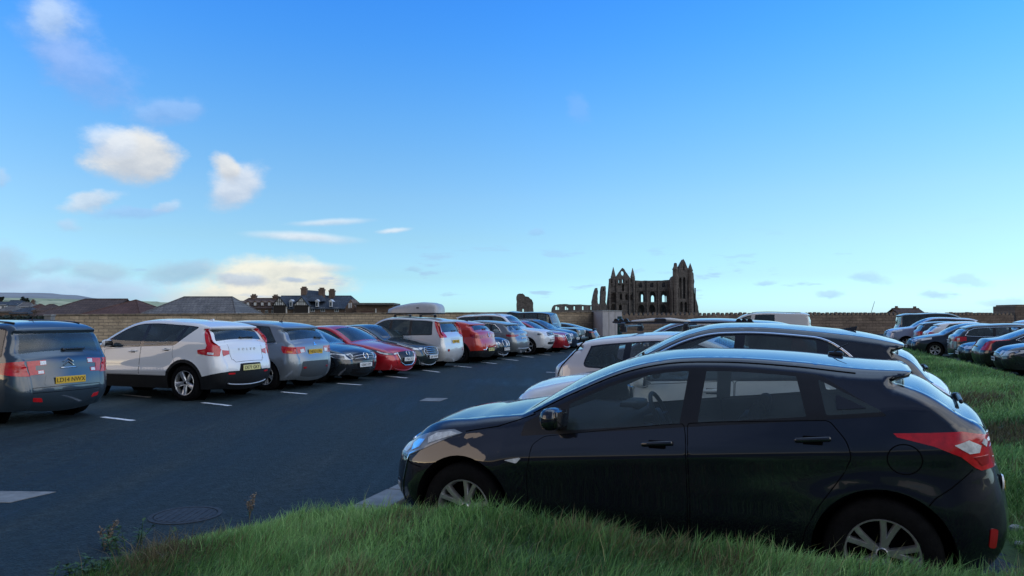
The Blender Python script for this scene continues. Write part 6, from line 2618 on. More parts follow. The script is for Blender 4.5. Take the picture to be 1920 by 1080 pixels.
for i in range(nt):
    x_ = .3 + (L2 - .6) * i / (nt - 1)
    share(teeth[int(RNG.integers(0, 4))], w2, (x_, 0, 2.0 + .10 * x_ / L2 + RNG.uniform(-.03, .03)), (0, RNG.uniform(-.1, .1), 0))

# stone tower block at the right end
tx, ty, _ = at_depth(1897, 598, 86)
tb = empty('stone_block', (tx + 2.2, ty + 1.2, 0), 0)
tag(tb, 'square stone block rising above the wall at the right edge', 'building')
mb = MB()
mb.rbox((0, 0, 1.6), (4.6, 4, 3.1), .06, seg=1)
mb.build('stonework', M_WALL2, tb)
mb = MB()
mb.rbox((.1, 0, 3.22), (4.3, 3.7, .18), .05, seg=1)
mb.build('coping', M_COPE, tb)

# pale gate pillar at the left end of the wall
px_, py_, _ = at_depth(93, 598, 52.5)
gp = empty('gate_pillar', (px_, py_, 0))
tag(gp, 'pale square gate pillar at the left end of the brown stone wall', 'pillar')
mb = MB()
mb.rbox((0, 0, .92), (.50, .5, 1.84), .02, seg=1)
mb.build('shaft', M_CONC, gp)
mb = MB()
mb.rbox((0, 0, 1.90), (.58, .58, .12), .03, seg=1)
mb.build('cap', M_CONC, gp)

# pale concrete hut and the ticket machine
c0, cl, cr = at_depth(1130, 598, 71), at_depth(1110, 598, 76.5), at_depth(1166, 598, 74.5)
bk_ = (cl[0] + cr[0] - c0[0], cl[1] + cr[1] - c0[1])
ht = empty('concrete_hut', (c0[0], c0[1], 0))
tag(ht, 'pale windowless concrete hut between the two stone walls', 'hut')
M_HUT = pmat('hut render', (.36, .33, .32), .85, var=.14, vscale=1.4, bump=.2, bscale=15)
base = [(0, 0), (cr[0] - c0[0], cr[1] - c0[1]), (bk_[0] - c0[0], bk_[1] - c0[1]), (cl[0] - c0[0], cl[1] - c0[1])]
mb = MB()
mb.add([(x, y, 0) for x, y in base] + [(x, y, 2.40) for x, y in base], [(0, 1, 5, 4), (1, 2, 6, 5), (2, 3, 7, 6), (3, 0, 4, 7)])
mb.build('wall', M_HUT, ht)
cx_, cy_ = np.mean([p[0] for p in base]), np.mean([p[1] for p in base])
mb = MB()
gr = [(cx_ + (x - cx_) * 1.03, cy_ + (y - cy_) * 1.03) for x, y in base]
mb.add([(x, y, 2.40) for x, y in gr] + [(x, y, 2.50) for x, y in gr], [(3, 2, 1, 0), (4, 5, 6, 7), (0, 1, 5, 4), (1, 2, 6, 5), (2, 3, 7, 6), (3, 0, 4, 7)])
mb.build('roof', M_CONC, ht)
mb = MB()
for t in (.32, .64):
    x, y = base[1][0] * t, base[1][1] * t
    mb.box((x - .02, y - .03, 1.2), (.05, .05, 2.38), rz=math.atan2(base[1][1], base[1][0]))
mb.build('panel_joint', M_CONC, ht)
tx, ty, _ = at_depth(1162, 598, 70)
tm = empty('ticket_machine', (tx, ty, 0), -.25)
tag(tm, 'dark green parking ticket machine beside the concrete hut', 'ticket machine')
M_TM = pmat('machine green', (.012, .05, .05), .4, var=.15)
mb = MB()
mb.rbox((0, 0, .95), (.44, .34, 1.9), .06)
mb.build('cabinet', M_TM, tm, True, auto=.6)
mb = MB()
mb.rbox((.02, -.172, 1.42), (.26, .02, .42), .02)
mb.build('front_panel', pmat('panel blue', (.30, .45, .62), .3), tm, True, auto=.6)
mb = MB()
mb.rbox((0, -.175, .95), (.22, .02, .16), .02)
mb.build('coin_tray', M_TRIM, tm, True, auto=.6)

# ------------------------------------------------------------------ the abbey ruin
def ruin_mat():
    m = bpy.data.materials.new('abbey stone')
    m.use_nodes = True
    g = NG(m.node_tree)
    tc = g.n('ShaderNodeTexCoord').outputs['Object']
    s = g.n('ShaderNodeSeparateXYZ', ins={0: tc})
    v = g.n('ShaderNodeCombineXYZ', ins={0: g.m('ADD', s.outputs[0], s.outputs[1]), 1: s.outputs[2], 2: 0.0})
    bt = g.n('ShaderNodeTexBrick', ins={'Vector': v.outputs[0], 'Scale': 1.0})
    bt.inputs['Color1'].default_value = (.205, .178, .165, 1)
    bt.inputs['Color2'].default_value = (.135, .12, .113, 1)
    bt.inputs['Mortar'].default_value = (.09, .08, .076, 1)
    bt.inputs['Mortar Size'].default_value = .03
    bt.inputs['Brick Width'].default_value = 1.0
    bt.inputs['Row Height'].default_value = .42
    n1 = g.noise(tc, .22, 6, .7)
    n2 = g.noise(tc, 1.3, 5, .7)
    sc = g.ramp(g.m('MULTIPLY_ADD', n1.outputs[0], .55, g.m('MULTIPLY', n2.outputs[0], .5)), [(.34, .45), (.70, 1.5)])
    col = g.mix(1.0, bt.outputs[0], sc, 'MULTIPLY')
    b = g.n('ShaderNodeBsdfPrincipled', ins={'Base Color': col, 'Roughness': .95})
    b.inputs['Specular IOR Level'].default_value = .15
    bp = g.n('ShaderNodeBump', ins={'Strength': 1.0, 'Distance': .15, 'Height': n2.outputs[0]})
    g.put(b.inputs['Normal'], bp.outputs[0])
    g.n('ShaderNodeOutputMaterial', ins={0: b.outputs[0]})
    return m


M_ABBEY = ruin_mat()
AD = 250.0
AS = AD / F_PX


def au(px):
    return (px - 1225) * AS


def azz(py):
    return EYE + (598 - py) * AS


def lancet(px, y0, y1, w):
    """pointed opening: centre px, sill y0 and tip y1 in the photograph's pixels, width px"""
    u, a, b_, h = au(px), azz(y0), azz(y1), w * AS / 2
    sp = b_ - h * 1.5
    sp = max(sp, a + (b_ - a) * .35)
    P = [(u - h, a), (u + h, a), (u + h, sp)]
    for t in (.25, .5, .75):
        P.append((u + h * math.cos(t * math.pi / 2) ** .8, sp + (b_ - sp) * math.sin(t * math.pi / 2)))
    P.append((u, b_))
    for t in (.75, .5, .25):
        P.append((u - h * math.cos(t * math.pi / 2) ** .8, sp + (b_ - sp) * math.sin(t * math.pi / 2)))
    P.append((u - h, sp))
    return P


def rough(poly, amp, step=1.0):
    """ragged, weather-worn outline; the foot stays straight"""
    P = resample(poly, step)
    z0 = P[:, 1].min()
    k = (P[:, 1] > z0 + .5)[:, None]
    return P + RNG.uniform(-amp, amp, P.shape) * k


ab = empty('abbey_ruin', (au(0) * 0 + (1225 - 960) * AS, AD, 0))
tag(ab, 'roofless gothic abbey ruin with gable, pinnacles and tiers of pointed arches on the skyline', 'abbey ruin')
G0 = 640                                     # foot of the walls, hidden by the boundary wall
fr = lambda yo: (lambda u, v, w: (u, yo + w, v))
# transept front
tout = [(au(1137), azz(G0)), (au(1137.5), azz(585)), (au(1141), azz(555)), (au(1143.5), azz(530)), (au(1145.5), azz(521)), (au(1155), azz(521)), (au(1163), azz(509)), (au(1168.5), azz(501.8)),
        (au(1174), azz(509)), (au(1182), azz(521)), (au(1191), azz(521)), (au(1191), azz(G0))]
rose = [(au(1168.3) + 3.7 * AS * math.cos(a), azz(512) + 4.8 * AS * math.sin(a)) for a in np.linspace(0, 2 * math.pi, 16, endpoint=False)]
bright = [rose, lancet(1161.6, 530.5, 523.5, 3.0), lancet(1168.6, 530.5, 522.5, 3.4), lancet(1174.6, 531, 526, 2.0)]
blinds = [lancet(1150.5, 567, 549, 11), lancet(1164.5, 562, 550, 5), lancet(1175, 563, 551, 5), lancet(1184, 563, 552, 5.5), lancet(1168.5, 547, 533, 4), lancet(1147.2, 531, 525, 2.4), lancet(1184, 528, 523, 2.2),
          lancet(1150, 584, 570, 10), lancet(1163, 584, 571, 6)]
mb = MB()
slab(mb, rough(tout, .10, 1.2), bright + blinds, fr(0), .9)
mb.build('transept_front', M_ABBEY, ab)
mb = MB()
slab(mb, tout, bright, fr(2.2), .8)
mb.build('transept_inner_wall', M_ABBEY, ab)
# choir wall
cout = [(au(1186), azz(G0)), (au(1186), azz(525.3)), (au(1205), azz(525.6)), (au(1238), azz(525.2)), (au(1260), azz(524.4)), (au(1260), azz(G0))]
mid = [lancet(1205, 566, 546, 12), lancet(1226, 566, 546, 12), lancet(1247.5, 566, 546, 13)]
tri = [lancet(1203, 538.5, 529, 7), lancet(1224.5, 538.5, 529, 7), lancet(1247, 538, 528.5, 7)]
low = [lancet(1183.5 + 20.5 * i, 612, 571, 13) for i in range(4)]
mb = MB()
slab(mb, rough(cout, .10, 1.2), mid + tri + low[1:], fr(2.0), 1.0)
mb.build('choir_wall', M_ABBEY, ab)
mb = MB()
back = [lancet(1208.5, 566.5, 551, 4.5), lancet(1228.5, 566.5, 553, 6.5), lancet(1249.3, 566.5, 552, 6), lancet(1254.2, 566.5, 554, 2.2)]
slab(mb, cout, back, fr(4.3), .9)
mb.build('choir_inner_wall', M_ABBEY, ab)
mb = MB()
for px in (1194.5, 1215, 1236.5):
    mb.box((au(px), 1.85, azz(G0) / 2 + azz(526) / 2), (1.9 * AS * 1.0, .8, azz(526) - azz(G0)))
for py in (544.5, 568.5):
    mb.box((au(1223), 1.86, azz(py)), (66 * AS, .35, .30))
mb.build('choir_buttress', M_ABBEY, ab)
# transept corner shafts and strings
mb = MB()
for px, w in ((1143.2, 3.2), (1156.5, 2.2), (1180.2, 2.2), (1189, 3.0)):
    mb.box((au(px), -.25, (azz(G0) + azz(523)) / 2), (w * AS, .7, azz(523) - azz(G0)))
for py in (532, 547.5, 568.5):
    mb.box((au(1166), -.12, azz(py)), (47 * AS, .4, .28))
mb.build('transept_buttress', M_ABBEY, ab)


def pinnacle(px, w, y0, y1, yo, n=6, blunt=.06, name='pinnacle', d=1.0):
    mb = MB()
    r = w * AS / 2
    z0, z1 = azz(y0), azz(y1)
    mb.lathe([(r * .92, -3.2), (r * .92, -.2), (r * 1.08, -.15), (r * 1.08, .15), (r * .95, .2), (r * .62, (z1 - z0) * .45), (r * blunt * 2.2, (z1 - z0) * .93), (r * blunt, z1 - z0)], n, axis='z', c=(au(px), yo, z0), cap=True)
    mb.build(name, M_ABBEY, ab)


pinnacle(1150.6, 9.5, 519, 500.3, .4)
pinnacle(1186.9, 8.6, 519, 501.8, .4)
# east end
eout = [(au(1256), azz(G0)), (au(1256.5), azz(526)), (au(1260.5), azz(519)), (au(1272), azz(512)), (au(1274), azz(500)), (au(1278), azz(492)), (au(1281.6), azz(486)), (au(1285.5), azz(492)), (au(1289), azz(502)),
        (au(1300), azz(512)), (au(1301.5), azz(528)), (au(1301), azz(552)), (au(1305), azz(562)), (au(1308), azz(575)), (au(1311), azz(592)), (au(1311), azz(G0))]
eb = [lancet(1275.3, 560, 520.5, 4.2), lancet(1282.5, 560, 519.5, 4.6), lancet(1290.3, 560, 521.5, 4.2), lancet(1281.8, 507, 495, 2.8), lancet(1277, 588, 566, 5), lancet(1285, 588, 566, 5), lancet(1266, 507, 501, 2.2)]
mb = MB()
slab(mb, rough(eout, .12, 1.2), eb, fr(-.6), .9)
mb.build('east_front', M_ABBEY, ab)
mb = MB()
slab(mb, eout, [], fr(1.2), 1.4)
mb.build('east_inner_wall', M_ABBEY, ab)
mb = MB()
for px, w in ((1266.5, 11), (1295, 9.5)):
    r = w * AS / 2
    mb.lathe([(r * 1.05, azz(G0)), (r * 1.05, azz(560)), (r, azz(558)), (r, azz(514))], 8, axis='z', c=(au(px), -.6, 0))
for px in (1259, 1273, 1291.5, 1302.5):
    mb.box((au(px), -.85, (azz(G0) + azz(540)) / 2), (1.7 * AS, .7, azz(540) - azz(G0)))
mb.build('east_buttress', M_ABBEY, ab)
pinnacle(1266.5, 11.5, 505, 492.8, -.4, 8, .22, 'turret')
pinnacle(1294.3, 9.8, 507, 493, -.4, 8, .05, 'turret')


def ruin(name, label, outline, holes, depth, th, cat):
    P = [(( px - 1225) * AS, azz(py)) for px, py in outline]
    root = empty(name, ((1225 - 960) * AS, depth, 0))
    tag(root, label, cat)
    mb = MB()
    k = depth / AD
    P = [((u + (1225 - 960) * AS) * k - (1225 - 960) * AS, EYE + (v - EYE) * k) for u, v in P]
    Hh = [[((u + (1225 - 960) * AS) * k - (1225 - 960) * AS, EYE + (v - EYE) * k) for u, v in h] for h in holes]
    slab(mb, rough(P, .09, .8), Hh, fr(0), th)
    mb.build('masonry', M_ABBEY, root)
    return root


ruin('ruined_tower', 'lone broken masonry tower stump left of the abbey', [(968, 640), (968.5, 556), (970, 552), (975, 550.5), (980, 550.5), (983.5, 553), (984.5, 556), (988, 555.5), (991, 557), (994, 560), (997, 562), (999.5, 568), (1000, 582), (1000, 640)],
     [lancet(981, 586, 579, 3)], 235, 4.0, 'ruin')
ruin('ruined_arcade', 'low ruined wall pierced by small arched openings left of the abbey', [(1032, 640), (1034, 582), (1036, 575), (1039, 571.5), (1050, 570), (1080, 571), (1112, 572), (1112, 640)],
     [lancet(1043.5, 581, 574.5, 4.5), lancet(1047.5, 581, 576, 2), lancet(1061, 581, 574.5, 3.4), lancet(1064.5, 581, 577, 2), lancet(1077, 581, 574, 3), lancet(1093, 581, 574, 3), lancet(1109, 581, 574, 3)], 240, 1.2, 'ruin')
ruin('ruined_pier', 'jagged leaning masonry pier, the left of two beside the abbey', [(1110, 640), (1110.5, 566), (1113, 552), (1115, 545), (1117.5, 540), (1120, 540), (1121, 546), (1120.5, 560), (1121.5, 568), (1123.5, 572), (1123.5, 640)], [], 242, 3.0, 'ruin')
ruin('ruined_pier', 'straight flat topped masonry pier, the right of two beside the abbey', [(1124, 640), (1124, 576), (1126, 568), (1127.5, 540), (1129, 536.5), (1136, 536.5), (1136.5, 548), (1135.5, 566), (1137, 574), (1137, 640)], [lancet(1132, 545, 540, 1.4)], 243, 3.0, 'ruin')

# ------------------------------------------------------------------ houses behind the left wall
M_ROOFB = stone_mat('brown roof tile', (.125, .090, .080), (.10, .075, .070), (.06, .048, .046), .3, .22)
M_ROOFR = stone_mat('red roof tile', (.135, .075, .062), (.115, .066, .058), (.07, .045, .04), .3, .22)
M_SLATE = stone_mat('grey slate', (.20, .19, .18), (.14, .135, .135), (.09, .088, .09), .35, .25)
M_BSLATE = stone_mat('blue slate', (.085, .105, .135), (.062, .08, .105), (.035, .04, .05), .35, .25)
M_BRICK = stone_mat('old brick', (.23, .155, .115), (.18, .125, .095), (.13, .105, .088), .3, .12)
M_REND = pmat('white render', (.82, .81, .78), .85, var=.1, vscale=1)
M_TIMB = pmat('dark timber', (.025, .020, .018), .8)
M_PANE = pmat('far window', (.05, .07, .09), .1, coat=1.0)
M_WFR = pmat('white frame', (.65, .66, .66), .5)


def roofed(name, label, cat, x0, x1, depth, wd, eave, ridge, hipL, hipR, roofm, wallm, rz=0.0, over=.25):
    """house with walls and a hipped or gabled roof; x0..x1 in local metres"""
    L_ = x1 - x0
    root = empty(name, ((x0 + x1) / 2, depth + wd / 2, 0), rz)
    tag(root, label, cat)
    a, b_ = L_ / 2, wd / 2
    mb = MB()
    mb.box((0, 0, eave / 2 - .5), (L_, wd, eave + 1))
    if hipL == 0:
        mb.add([(-a, -b_, eave), (-a, b_, eave), (-a, 0, ridge)], [(0, 1, 2)])
    if hipR == 0:
        mb.add([(a, -b_, eave), (a, b_, eave), (a, 0, ridge)], [(0, 1, 2)])
    mb.build('wall', wallm, root)
    o = over
    mb = MB()
    V = [(-a - o, -b_ - o, eave - .12), (a + o, -b_ - o, eave - .12), (a + o, b_ + o, eave - .12), (-a - o, b_ + o, eave - .12), (-a + hipL - (o if hipL == 0 else 0), 0, ridge), (a - hipR + (o if hipR == 0 else 0), 0, ridge)]
    Fc = [(0, 1, 5, 4), (2, 3, 4, 5)]
    if hipL:
        Fc.append((3, 0, 4))
    if hipR:
        Fc.append((1, 2, 5))
    V2 = [(x, y, z - .14) for x, y, z in V]
    mb.add(V + V2, Fc + [tuple(i + 6 for i in f[::-1]) for f in Fc] + [(0, 6, 7, 1), (2, 8, 9, 3)])
    rf = mb.build('roof', roofm, root)
    mb = MB()
    mb.tube([V[4], V[5]], .09, 6)
    for i, j in ((0, 4), (3, 4)) if hipL else ():
        mb.tube([V[i], V[j]], .08, 6)
    for i, j in ((1, 5), (2, 5)) if hipR else ():
        mb.tube([V[i], V[j]], .08, 6)
    mb.build('ridge_tiles', roofm, rf)
    return root, rf


def chimney(parent, x, y, z0, z1, w, d, mat, pots=3):
    mb = MB()
    mb.box((x, y, (z0 + z1) / 2), (w, d, z1 - z0))
    mb.box((x, y, z1 - .12), (w * 1.14, d * 1.14, .22))
    for i in range(pots):
        mb.lathe([(.11, 0), (.13, .05), (.10, .28)], 8, axis='z', c=(x + (i - (pots - 1) / 2) * w / max(pots, 1) * .9, y, z1 - .02))
    return mb.build('chimney', mat, parent)


def hx(px, Y):
    return (px - 960) / F_PX * Y


def hz(py, Y):
    return EYE + (598 - py) * Y / F_PX


r_, f_ = roofed('long_roofed_house', 'low house with brown and red tiled hipped roof behind the left end of the wall', 'house', hx(62, 78), hx(196, 78), 78, 8.5, 2.1, hz(561, 82), 3.0, 0, M_ROOFB, M_BRICK)
r2, f2 = roofed('house', 'house with redder hipped roof joined to the brown roofed one behind the wall', 'house', hx(150, 76.5), hx(262, 76.5), 76.5, 9.0, 2.1, hz(563, 81), 3.4, 2.6, M_ROOFR, M_BRICK)
roofed('house', 'house with broad grey slate hipped roof standing alone behind the wall', 'house', hx(262, 77), hx(441, 77), 77, 9.0, 2.1, hz(557, 81.5), 2.6, 2.0, M_SLATE, M_BRICK)


def far_windows(root, xs, z, w, h, y, frame=True):
    for x in xs:
        mb = MB()
        mb.box((x, y, z), (w, .10, h))
        wdw = mb.build('window', M_WFR, root)
        mb = MB()
        mb.box((x - w * .23, y - .055, z), (w * .38, .03, h * .82))
        mb.box((x + w * .23, y - .055, z), (w * .38, .03, h * .82))
        mb.build('pane', M_PANE, wdw)


YD = 125.0
s_ = YD / F_PX
lb, lf = roofed('brick_lodge', 'long dark brick house with five white dormers and two chimneys', 'house', hx(438, YD), hx(520, YD), YD, 7.5, hz(576, YD), hz(559.5, YD + 4), 1.2, 0, M_ROOFB, M_BRICK)
cxm = (hx(438, YD) + hx(520, YD)) / 2
for px in (450, 464, 477.5, 491, 504):
    x = hx(px, YD) - cxm
    mb = MB()
    mb.box((x, -2.9, hz(570.5, YD)), (.62, 1.2, .62))
    mb.add([(x - .42, -3.55, hz(567, YD)), (x + .42, -3.55, hz(567, YD)), (x, -3.55, hz(563.5, YD)), (x - .42, -1.6, hz(567, YD)), (x + .42, -1.6, hz(567, YD)), (x, -1.6, hz(563.5, YD))], [(0, 1, 2), (0, 2, 5, 3), (1, 4, 5, 2), (3, 5, 4)])
    dm = mb.build('dormer', M_BRICK, lb)
    mb = MB()
    mb.box((x, -3.53, hz(570, YD)), (.40, .06, .50))
    mb.build('window', M_WFR, dm)
far_windows(lb, [hx(p, YD) - cxm for p in (447, 461, 475, 486, 500, 512)], hz(585, YD), .5, .6, -3.76)
chimney(lf, hx(461.5, YD) - cxm, 0, hz(563, YD), hz(552.5, YD), .85, .8, M_BRICK)
chimney(lf, hx(503.5, YD) - cxm, 0, hz(563, YD), hz(553.5, YD), .85, .8, M_BRICK)

mh_, mf = roofed('timbered_house', 'big blue slate house with black and white half timbered gables and tall chimneys', 'house', hx(514, 123), hx(664, 123), 123, 9, hz(577, 123), hz(555, 127.5), 0, 1.5, M_BSLATE, M_BRICK)
cxt = (hx(514, 123) + hx(664, 123)) / 2
zt = lambda py: hz(py, 122)
for (pl, pk, pr, yk) in ((511.5, 523.5, 535.5, 557), (550.5, 565, 577.5, 557.5)):
    a, k_, b_ = [hx(p, 122) - cxt for p in (pl, pk, pr)]
    mb = MB()
    z0, z1 = zt(573), zt(yk)
    mb.add([(a, -5.3, z0), (b_, -5.3, z0), (k_, -5.3, z1), (a, 0, z0), (b_, 0, z0), (k_, 0, z1)], [(0, 1, 2), (3, 5, 4)])
    mb.add([(a, -5.3, z0 - 1.6), (b_, -5.3, z0 - 1.6), (b_, -5.3, z0), (a, -5.3, z0), (a, 0, z0 - 1.6), (b_, 0, z0 - 1.6), (b_, 0, z0), (a, 0, z0)], [(0, 3, 7, 4), (1, 5, 6, 2)])
    gb = mb.build('gable', M_REND, mh_)
    mb = MB()
    for t in (.18, .36, .5, .64, .82):
        x = a + (b_ - a) * t
        zz = z0 + (z1 - z0) * (1 - abs(t - .5) * 2)
        mb.box((x, -5.34, (z0 + zz) / 2), (.055, .08, zz - z0))
    for q in (.0, .42):
        w_ = (b_ - a) * (1 - q)
        mb.box(((a + b_) / 2, -5.35, z0 + (z1 - z0) * q + .05), (w_, .07, .06))
    mb.tube([(a - .15, -5.4, z0 - .1), (k_, -5.4, z1 + .05), (b_ + .15, -5.4, z0 - .1)], .07, 4)
    mb.build('timber_frame', M_TIMB, gb)
    mb = MB()
    mb.box(((a + b_) / 2, -5.2, z0 - .85), ((b_ - a) * .96, .2, 1.6))
    mb.build('gable_wall', M_TIMB, gb)
    mb = MB()
    mb.add([(a - .2, -5.5, z0 - .12), (k_, -5.5, z1 + .12), (k_, .2, z1 + .12), (a - .2, .2, z0 - .12), (b_ + .2, -5.5, z0 - .12), (b_ + .2, .2, z0 - .12)], [(0, 1, 2, 3), (1, 4, 5, 2)])
    mb.build('gable_roof', M_BSLATE, gb)
hb, hf = None, None
mb = MB()
a, b_ = hx(562, 126) - cxt, hx(608, 126) - cxt
z0, z1 = hz(565, 124), hz(543.5, 127)
mb.add([(a - .3, -3.8, z0), (b_ + .5, -3.8, z0), (b_ + .5, 3.8, z0), (a - .3, 3.8, z0), (a + .9, 0, z1), (b_ - 1.0, 0, hz(545.5, 127))], [(0, 1, 5, 4), (1, 2, 5), (2, 3, 4, 5), (3, 0, 4)])
mb.build('upper_roof', M_BSLATE, mh_)
for px, y1, y0 in ((566, 539.5, 560), (599.5, 541.5, 562), (617, 543.5, 562)):
    chimney(mf, hx(px, 125) - cxt, -1.2 if px != 617 else -.5, hz(y0, 124), hz(y1, 125), .92, .85, M_BRICK, 4)
for px in (544, 593, 619):
    x = hx(px, 122.5) - cxt
    mb = MB()
    mb.box((x, -4.4, zt(569.5)), (.46, .5, .95))
    mb.add([(x - .34, -4.7, zt(565)), (x + .34, -4.7, zt(565)), (x, -4.7, zt(561)), (x - .34, -3.0, zt(565)), (x + .34, -3.0, zt(565)), (x, -3.0, zt(561))], [(0, 1, 2), (0, 2, 5, 3), (1, 4, 5, 2)])
    dm = mb.build('dormer', M_WFR, mh_)
    mb = MB()
    mb.box((x, -4.66, zt(570)), (.30, .05, .62))
    mb.build('pane', M_PANE, dm)
far_windows(mh_, [hx(p, 122.5) - cxt for p in (585, 604, 630, 650)], hz(581, 122.5), .7, .7, -4.53)
gx_ = hx(656, 122) - cxt
mb = MB()
mb.add([(gx_ - .9, -4.9, hz(577, 122)), (gx_ + .9, -4.9, hz(577, 122)), (gx_, -4.9, hz(561, 122)), (gx_ - .9, 0, hz(577, 122)), (gx_ + .9, 0, hz(577, 122)), (gx_, 0, hz(561, 122))], [(0, 1, 2), (0, 2, 5, 3), (1, 4, 5, 2)])
mb.box((gx_, -4.7, hz(586, 122)), (1.7, .4, 1.6))
eg = mb.build('end_gable', M_BRICK, mh_)
mb = MB()
mb.box((gx_ - .25, -4.93, hz(573, 122)), (.22, .05, .85))
mb.box((gx_ + .1, -4.93, hz(572.5, 122)), (.22, .05, .85))
mb.build('window', M_WFR, eg)

mo = empty('modern_block', (hx(702, 118), 121, 0))
tag(mo, 'low modern flat roofed building beside the timbered house', 'building')
mb = MB()
mb.box((0, 0, hz(572, 118) / 2), (hx(736, 118) - hx(668, 118), 6, hz(572, 118)))
mb.build('wall', M_BRICK, mo)
mb = MB()
mb.box((0, -.3, hz(570, 118)), (hx(738, 118) - hx(663, 118), 7, .32))
mb.build('roof', M_SLATE, mo)
mb = MB()
mb.box((-1.1, -3.03, 2.2), (2.0, .1, 1.5))
mb.build('door', pmat('brown door', (.10, .05, .04), .6), mo)
mb = MB()
mb.box((.25, -3.05, 2.2), (.18, .12, 2.2))
mb.build('post', M_WFR, mo)

# cottage beyond the right wall, leaning mast, hedge
roofed_c, cf = roofed('cottage', 'small cottage roof with two end chimneys peeping over the toothed wall', 'house', hx(1691, 110), hx(1737, 110), 110, 5, hz(590, 110), hz(578.5, 112), 0, 0, M_ROOFB, M_BRICK)
cxc = (hx(1691, 110) + hx(1737, 110)) / 2
chimney(cf, hx(1697, 110) - cxc, 0, hz(585, 110), hz(576.5, 110), .5, .6, M_BRICK, 2)
chimney(cf, hx(1732, 110) - cxc, 0, hz(585, 110), hz(577, 110), .55, .6, M_BRICK, 2)
mx0, mx1 = at_depth(1630, 592, 100), at_depth(1640, 565, 100)
ms = empty('leaning_mast', (mx0[0], mx0[1], 0))
tag(ms, 'thin slanting pole rising over the toothed stone wall', 'mast')
mb = MB()
mb.tube([(-.55, 0, 0), (mx1[0] - mx0[0], 0, mx1[2])], [.045, .03], 6)
mb.build('pole', M_STEM, ms)
mb = MB()
mb.box((-.55, 0, .1), (.4, .4, .25))
mb.build('base', M_CONC, ms)

# town on the far left
TW = [(-14, 12, 566, 571, 170, M_BSLATE, M_REND, 'dark slate house with white front at the extreme left'), (8, 34, 563.5, 569, 185, M_BSLATE, M_WFR, 'dark roofed terrace with pale arched gable in the far town'),
      (30, 54, 567, 575, 165, M_SLATE, M_REND, 'grey slate house below the dark tree in the far town'), (-10, 22, 574, 583, 130, M_SLATE, M_BRICK, 'lower grey roof in the town at the left edge'),
      (20, 52, 577, 586, 120, M_BSLATE, M_BRICK, 'dark blue roof below the pale gabled terrace'), (50, 70, 570.5, 580, 140, M_ROOFR, M_BRICK, 'narrow red brown roof in the town'),
      (62, 92, 571, 582, 110, M_ROOFB, M_BRICK, 'brown roof just left of the long tiled house')]
for (a, b_, yr, ye, Y, rm, wm, lb_) in TW:
    rt_, rf_ = roofed('town_house', lb_, 'house', hx(a, Y), hx(b_, Y), Y, 5, hz(ye, Y), hz(yr, Y + 2.5), 0 if wm is not M_BRICK else .8, .8, rm, wm, over=.15)
    c_ = (hx(a, Y) + hx(b_, Y)) / 2
    if wm is not M_BRICK:
        far_windows(rt_, [(-.28) * (hx(b_, Y) - hx(a, Y)), .28 * (hx(b_, Y) - hx(a, Y))], hz(ye, Y) - .7, .6, .8, -2.56)
    if a == 30:
        chimney(rf_, (hx(b_, Y) - hx(a, Y)) * .28, 0, hz(yr, Y) - .5, hz(yr, Y) + .5, .6, .6, M_BRICK, 2)

M_FOL = pmat('dark foliage', (.018, .032, .022), .8, var=.6, vscale=1.2)
M_BARK = pmat('bark', (.05, .04, .03), .9)


def tree(px, py0, py1, wpx, Y, label):
    x = hx(px, Y)
    z0, z1 = hz(py0, Y), hz(py1, Y)
    root = empty('tree', (x, Y, 0))
    tag(root, label, 'tree')
    mb = MB()
    mb.tube([(0, 0, 0), (.1, 0, z0), (-.05, .1, (z0 + z1) / 2)], [.28, .2, .1], 7)
    for i in range(5):
        a = i * 1.3
        mb.tube([(0, 0, z0 - .2), (math.cos(a) * .9, math.sin(a) * .9, (z0 + z1) / 2 + .3)], [.12, .04], 5)
    mb.build('trunk', M_BARK, root)
    mb = MB()
    w = wpx * Y / F_PX / 2
    cl = [(RNG.normal(0, w * .45), RNG.normal(0, w * .45), z0 + (z1 - z0) * RNG.uniform(.25, .9), w * RNG.uniform(.28, .5)) for _ in range(14)]
    for (cx, cy, cz, r) in cl:
        for _ in range(70):
            d = RNG.normal(0, 1, 3)
            d = d / np.linalg.norm(d) * r * RNG.uniform(.5, 1.05)
            c = Vector((cx + d[0], cy + d[1], cz + d[2] * .8))
            e = Vector(RNG.normal(0, 1, 3)).normalized() * .16
            f = e.cross(Vector(RNG.normal(0, 1, 3))).normalized() * .11
            mb.add([c - e, c + f, c + e, c - f], [(0, 1, 2, 3)])
    mb.build('crown', M_FOL, root, fix=False)


tree(45, 569, 556.5, 13, 210, 'dark round tree on the skyline of the far town')
tree(2, 566, 555.5, 8, 215, 'dark narrow tree at the left edge of the far town')

hg = MB()
n = 5200
for _ in range(n):
    t = RNG.uniform(0, 1)
    c = Vector((hx(-60, 58) + (hx(84, 58) - hx(-60, 58)) * t, 57 + 1.2 * RNG.uniform(-1, 1), RNG.uniform(.05, 1) ** .7 * (1.78 + .12 * math.sin(t * 40))))
    e = Vector(RNG.normal(0, 1, 3)).normalized() * .12
    f = e.cross(Vector(RNG.normal(0, 1, 3))).normalized() * .09
    hg.add([c - e, c + f, c + e, c - f], [(0, 1, 2, 3)])
o = hg.build('hedge', M_FOL, fix=False)
tag(o, 'clipped dark hedge at the left edge beyond the slate blue people carrier', 'hedge')

# ------------------------------------------------------------------ hills
M_MOOR = pmat('moor', (.30, .31, .31), 1.0, var=.25, vscale=.004, detail=8)  # distance haze put into the pale base colour


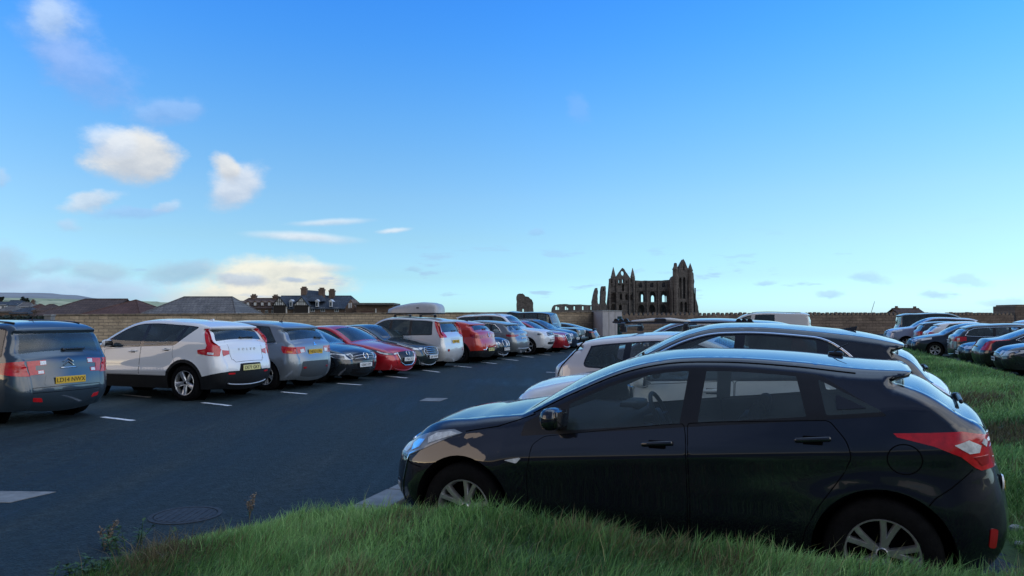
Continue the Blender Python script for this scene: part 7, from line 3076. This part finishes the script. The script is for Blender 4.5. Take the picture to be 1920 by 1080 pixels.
def fields_mat():
    m = bpy.data.materials.new('hill fields')
    m.use_nodes = True
    g = NG(m.node_tree)
    tc = g.n('ShaderNodeTexCoord').outputs['Object']
    v = g.n('ShaderNodeTexVoronoi', ins={'Vector': tc, 'Scale': .007})
    n1 = g.noise(tc, .02, 5, .6)
    c1 = g.ramp(g.n('ShaderNodeSeparateColor', ins={0: v.outputs['Color']}).outputs[0], [(.0, (.40, .44, .28)), (.4, (.55, .56, .36)), (.7, (.45, .50, .32)), (1.0, (.58, .56, .38))], 'CONSTANT')  # field tones lightened in place of haze in the air
    ve = g.n('ShaderNodeTexVoronoi', feature='DISTANCE_TO_EDGE', ins={'Vector': tc, 'Scale': .007})
    hd = g.smooth(ve.outputs[0], .0, .035)
    c2 = g.mix(hd, (.22, .26, .20), c1)
    c3 = g.mix(1.0, c2, g.ramp(n1.outputs[0], [(.3, .8), (.7, 1.15)]), 'MULTIPLY')
    b = g.n('ShaderNodeBsdfDiffuse', ins={'Color': c3})
    g.n('ShaderNodeOutputMaterial', ins={0: b.outputs[0]})
    return m


def hill(name, prof, Y0, Y1, mat):
    xs = np.linspace(prof[0][0], prof[-1][0], 90)
    ys = np.interp(xs, [p[0] for p in prof], [p[1] for p in prof])
    V, Fc = [], []
    rows = 10
    for i, (px, py) in enumerate(zip(xs, ys)):
        zt = max(hz(py, Y1), -.5) + 1.2 * math.sin(px * .11) + .8 * math.sin(px * .31)
        for j in range(rows + 3):
            t = j / rows
            Y = Y0 + (Y1 - Y0) * t
            z = zt * (math.sin(min(t, 1) * math.pi / 2)) if t <= 1 else zt * (1 - (t - 1) * 3)
            V.append((hx(px, Y0 + (Y1 - Y0) * .7), Y, z - .6))
    k = rows + 3
    for i in range(len(xs) - 1):
        for j in range(k - 1):
            Fc.append((i * k + j, (i + 1) * k + j, (i + 1) * k + j + 1, i * k + j + 1))
    return structure(mk(name, V, Fc, mat, None, True))


hill('hills', [(-900, 540), (-300, 546), (-60, 549), (20, 550), (60, 553), (110, 559), (170, 564), (250, 571), (330, 577), (430, 586), (560, 599)], 2300, 3200, M_MOOR)
hill('hill_fields', [(-900, 556), (-100, 560), (20, 562), (60, 562.5), (150, 565), (250, 569), (300, 574), (420, 590), (520, 600)], 900, 1700, fields_mat())
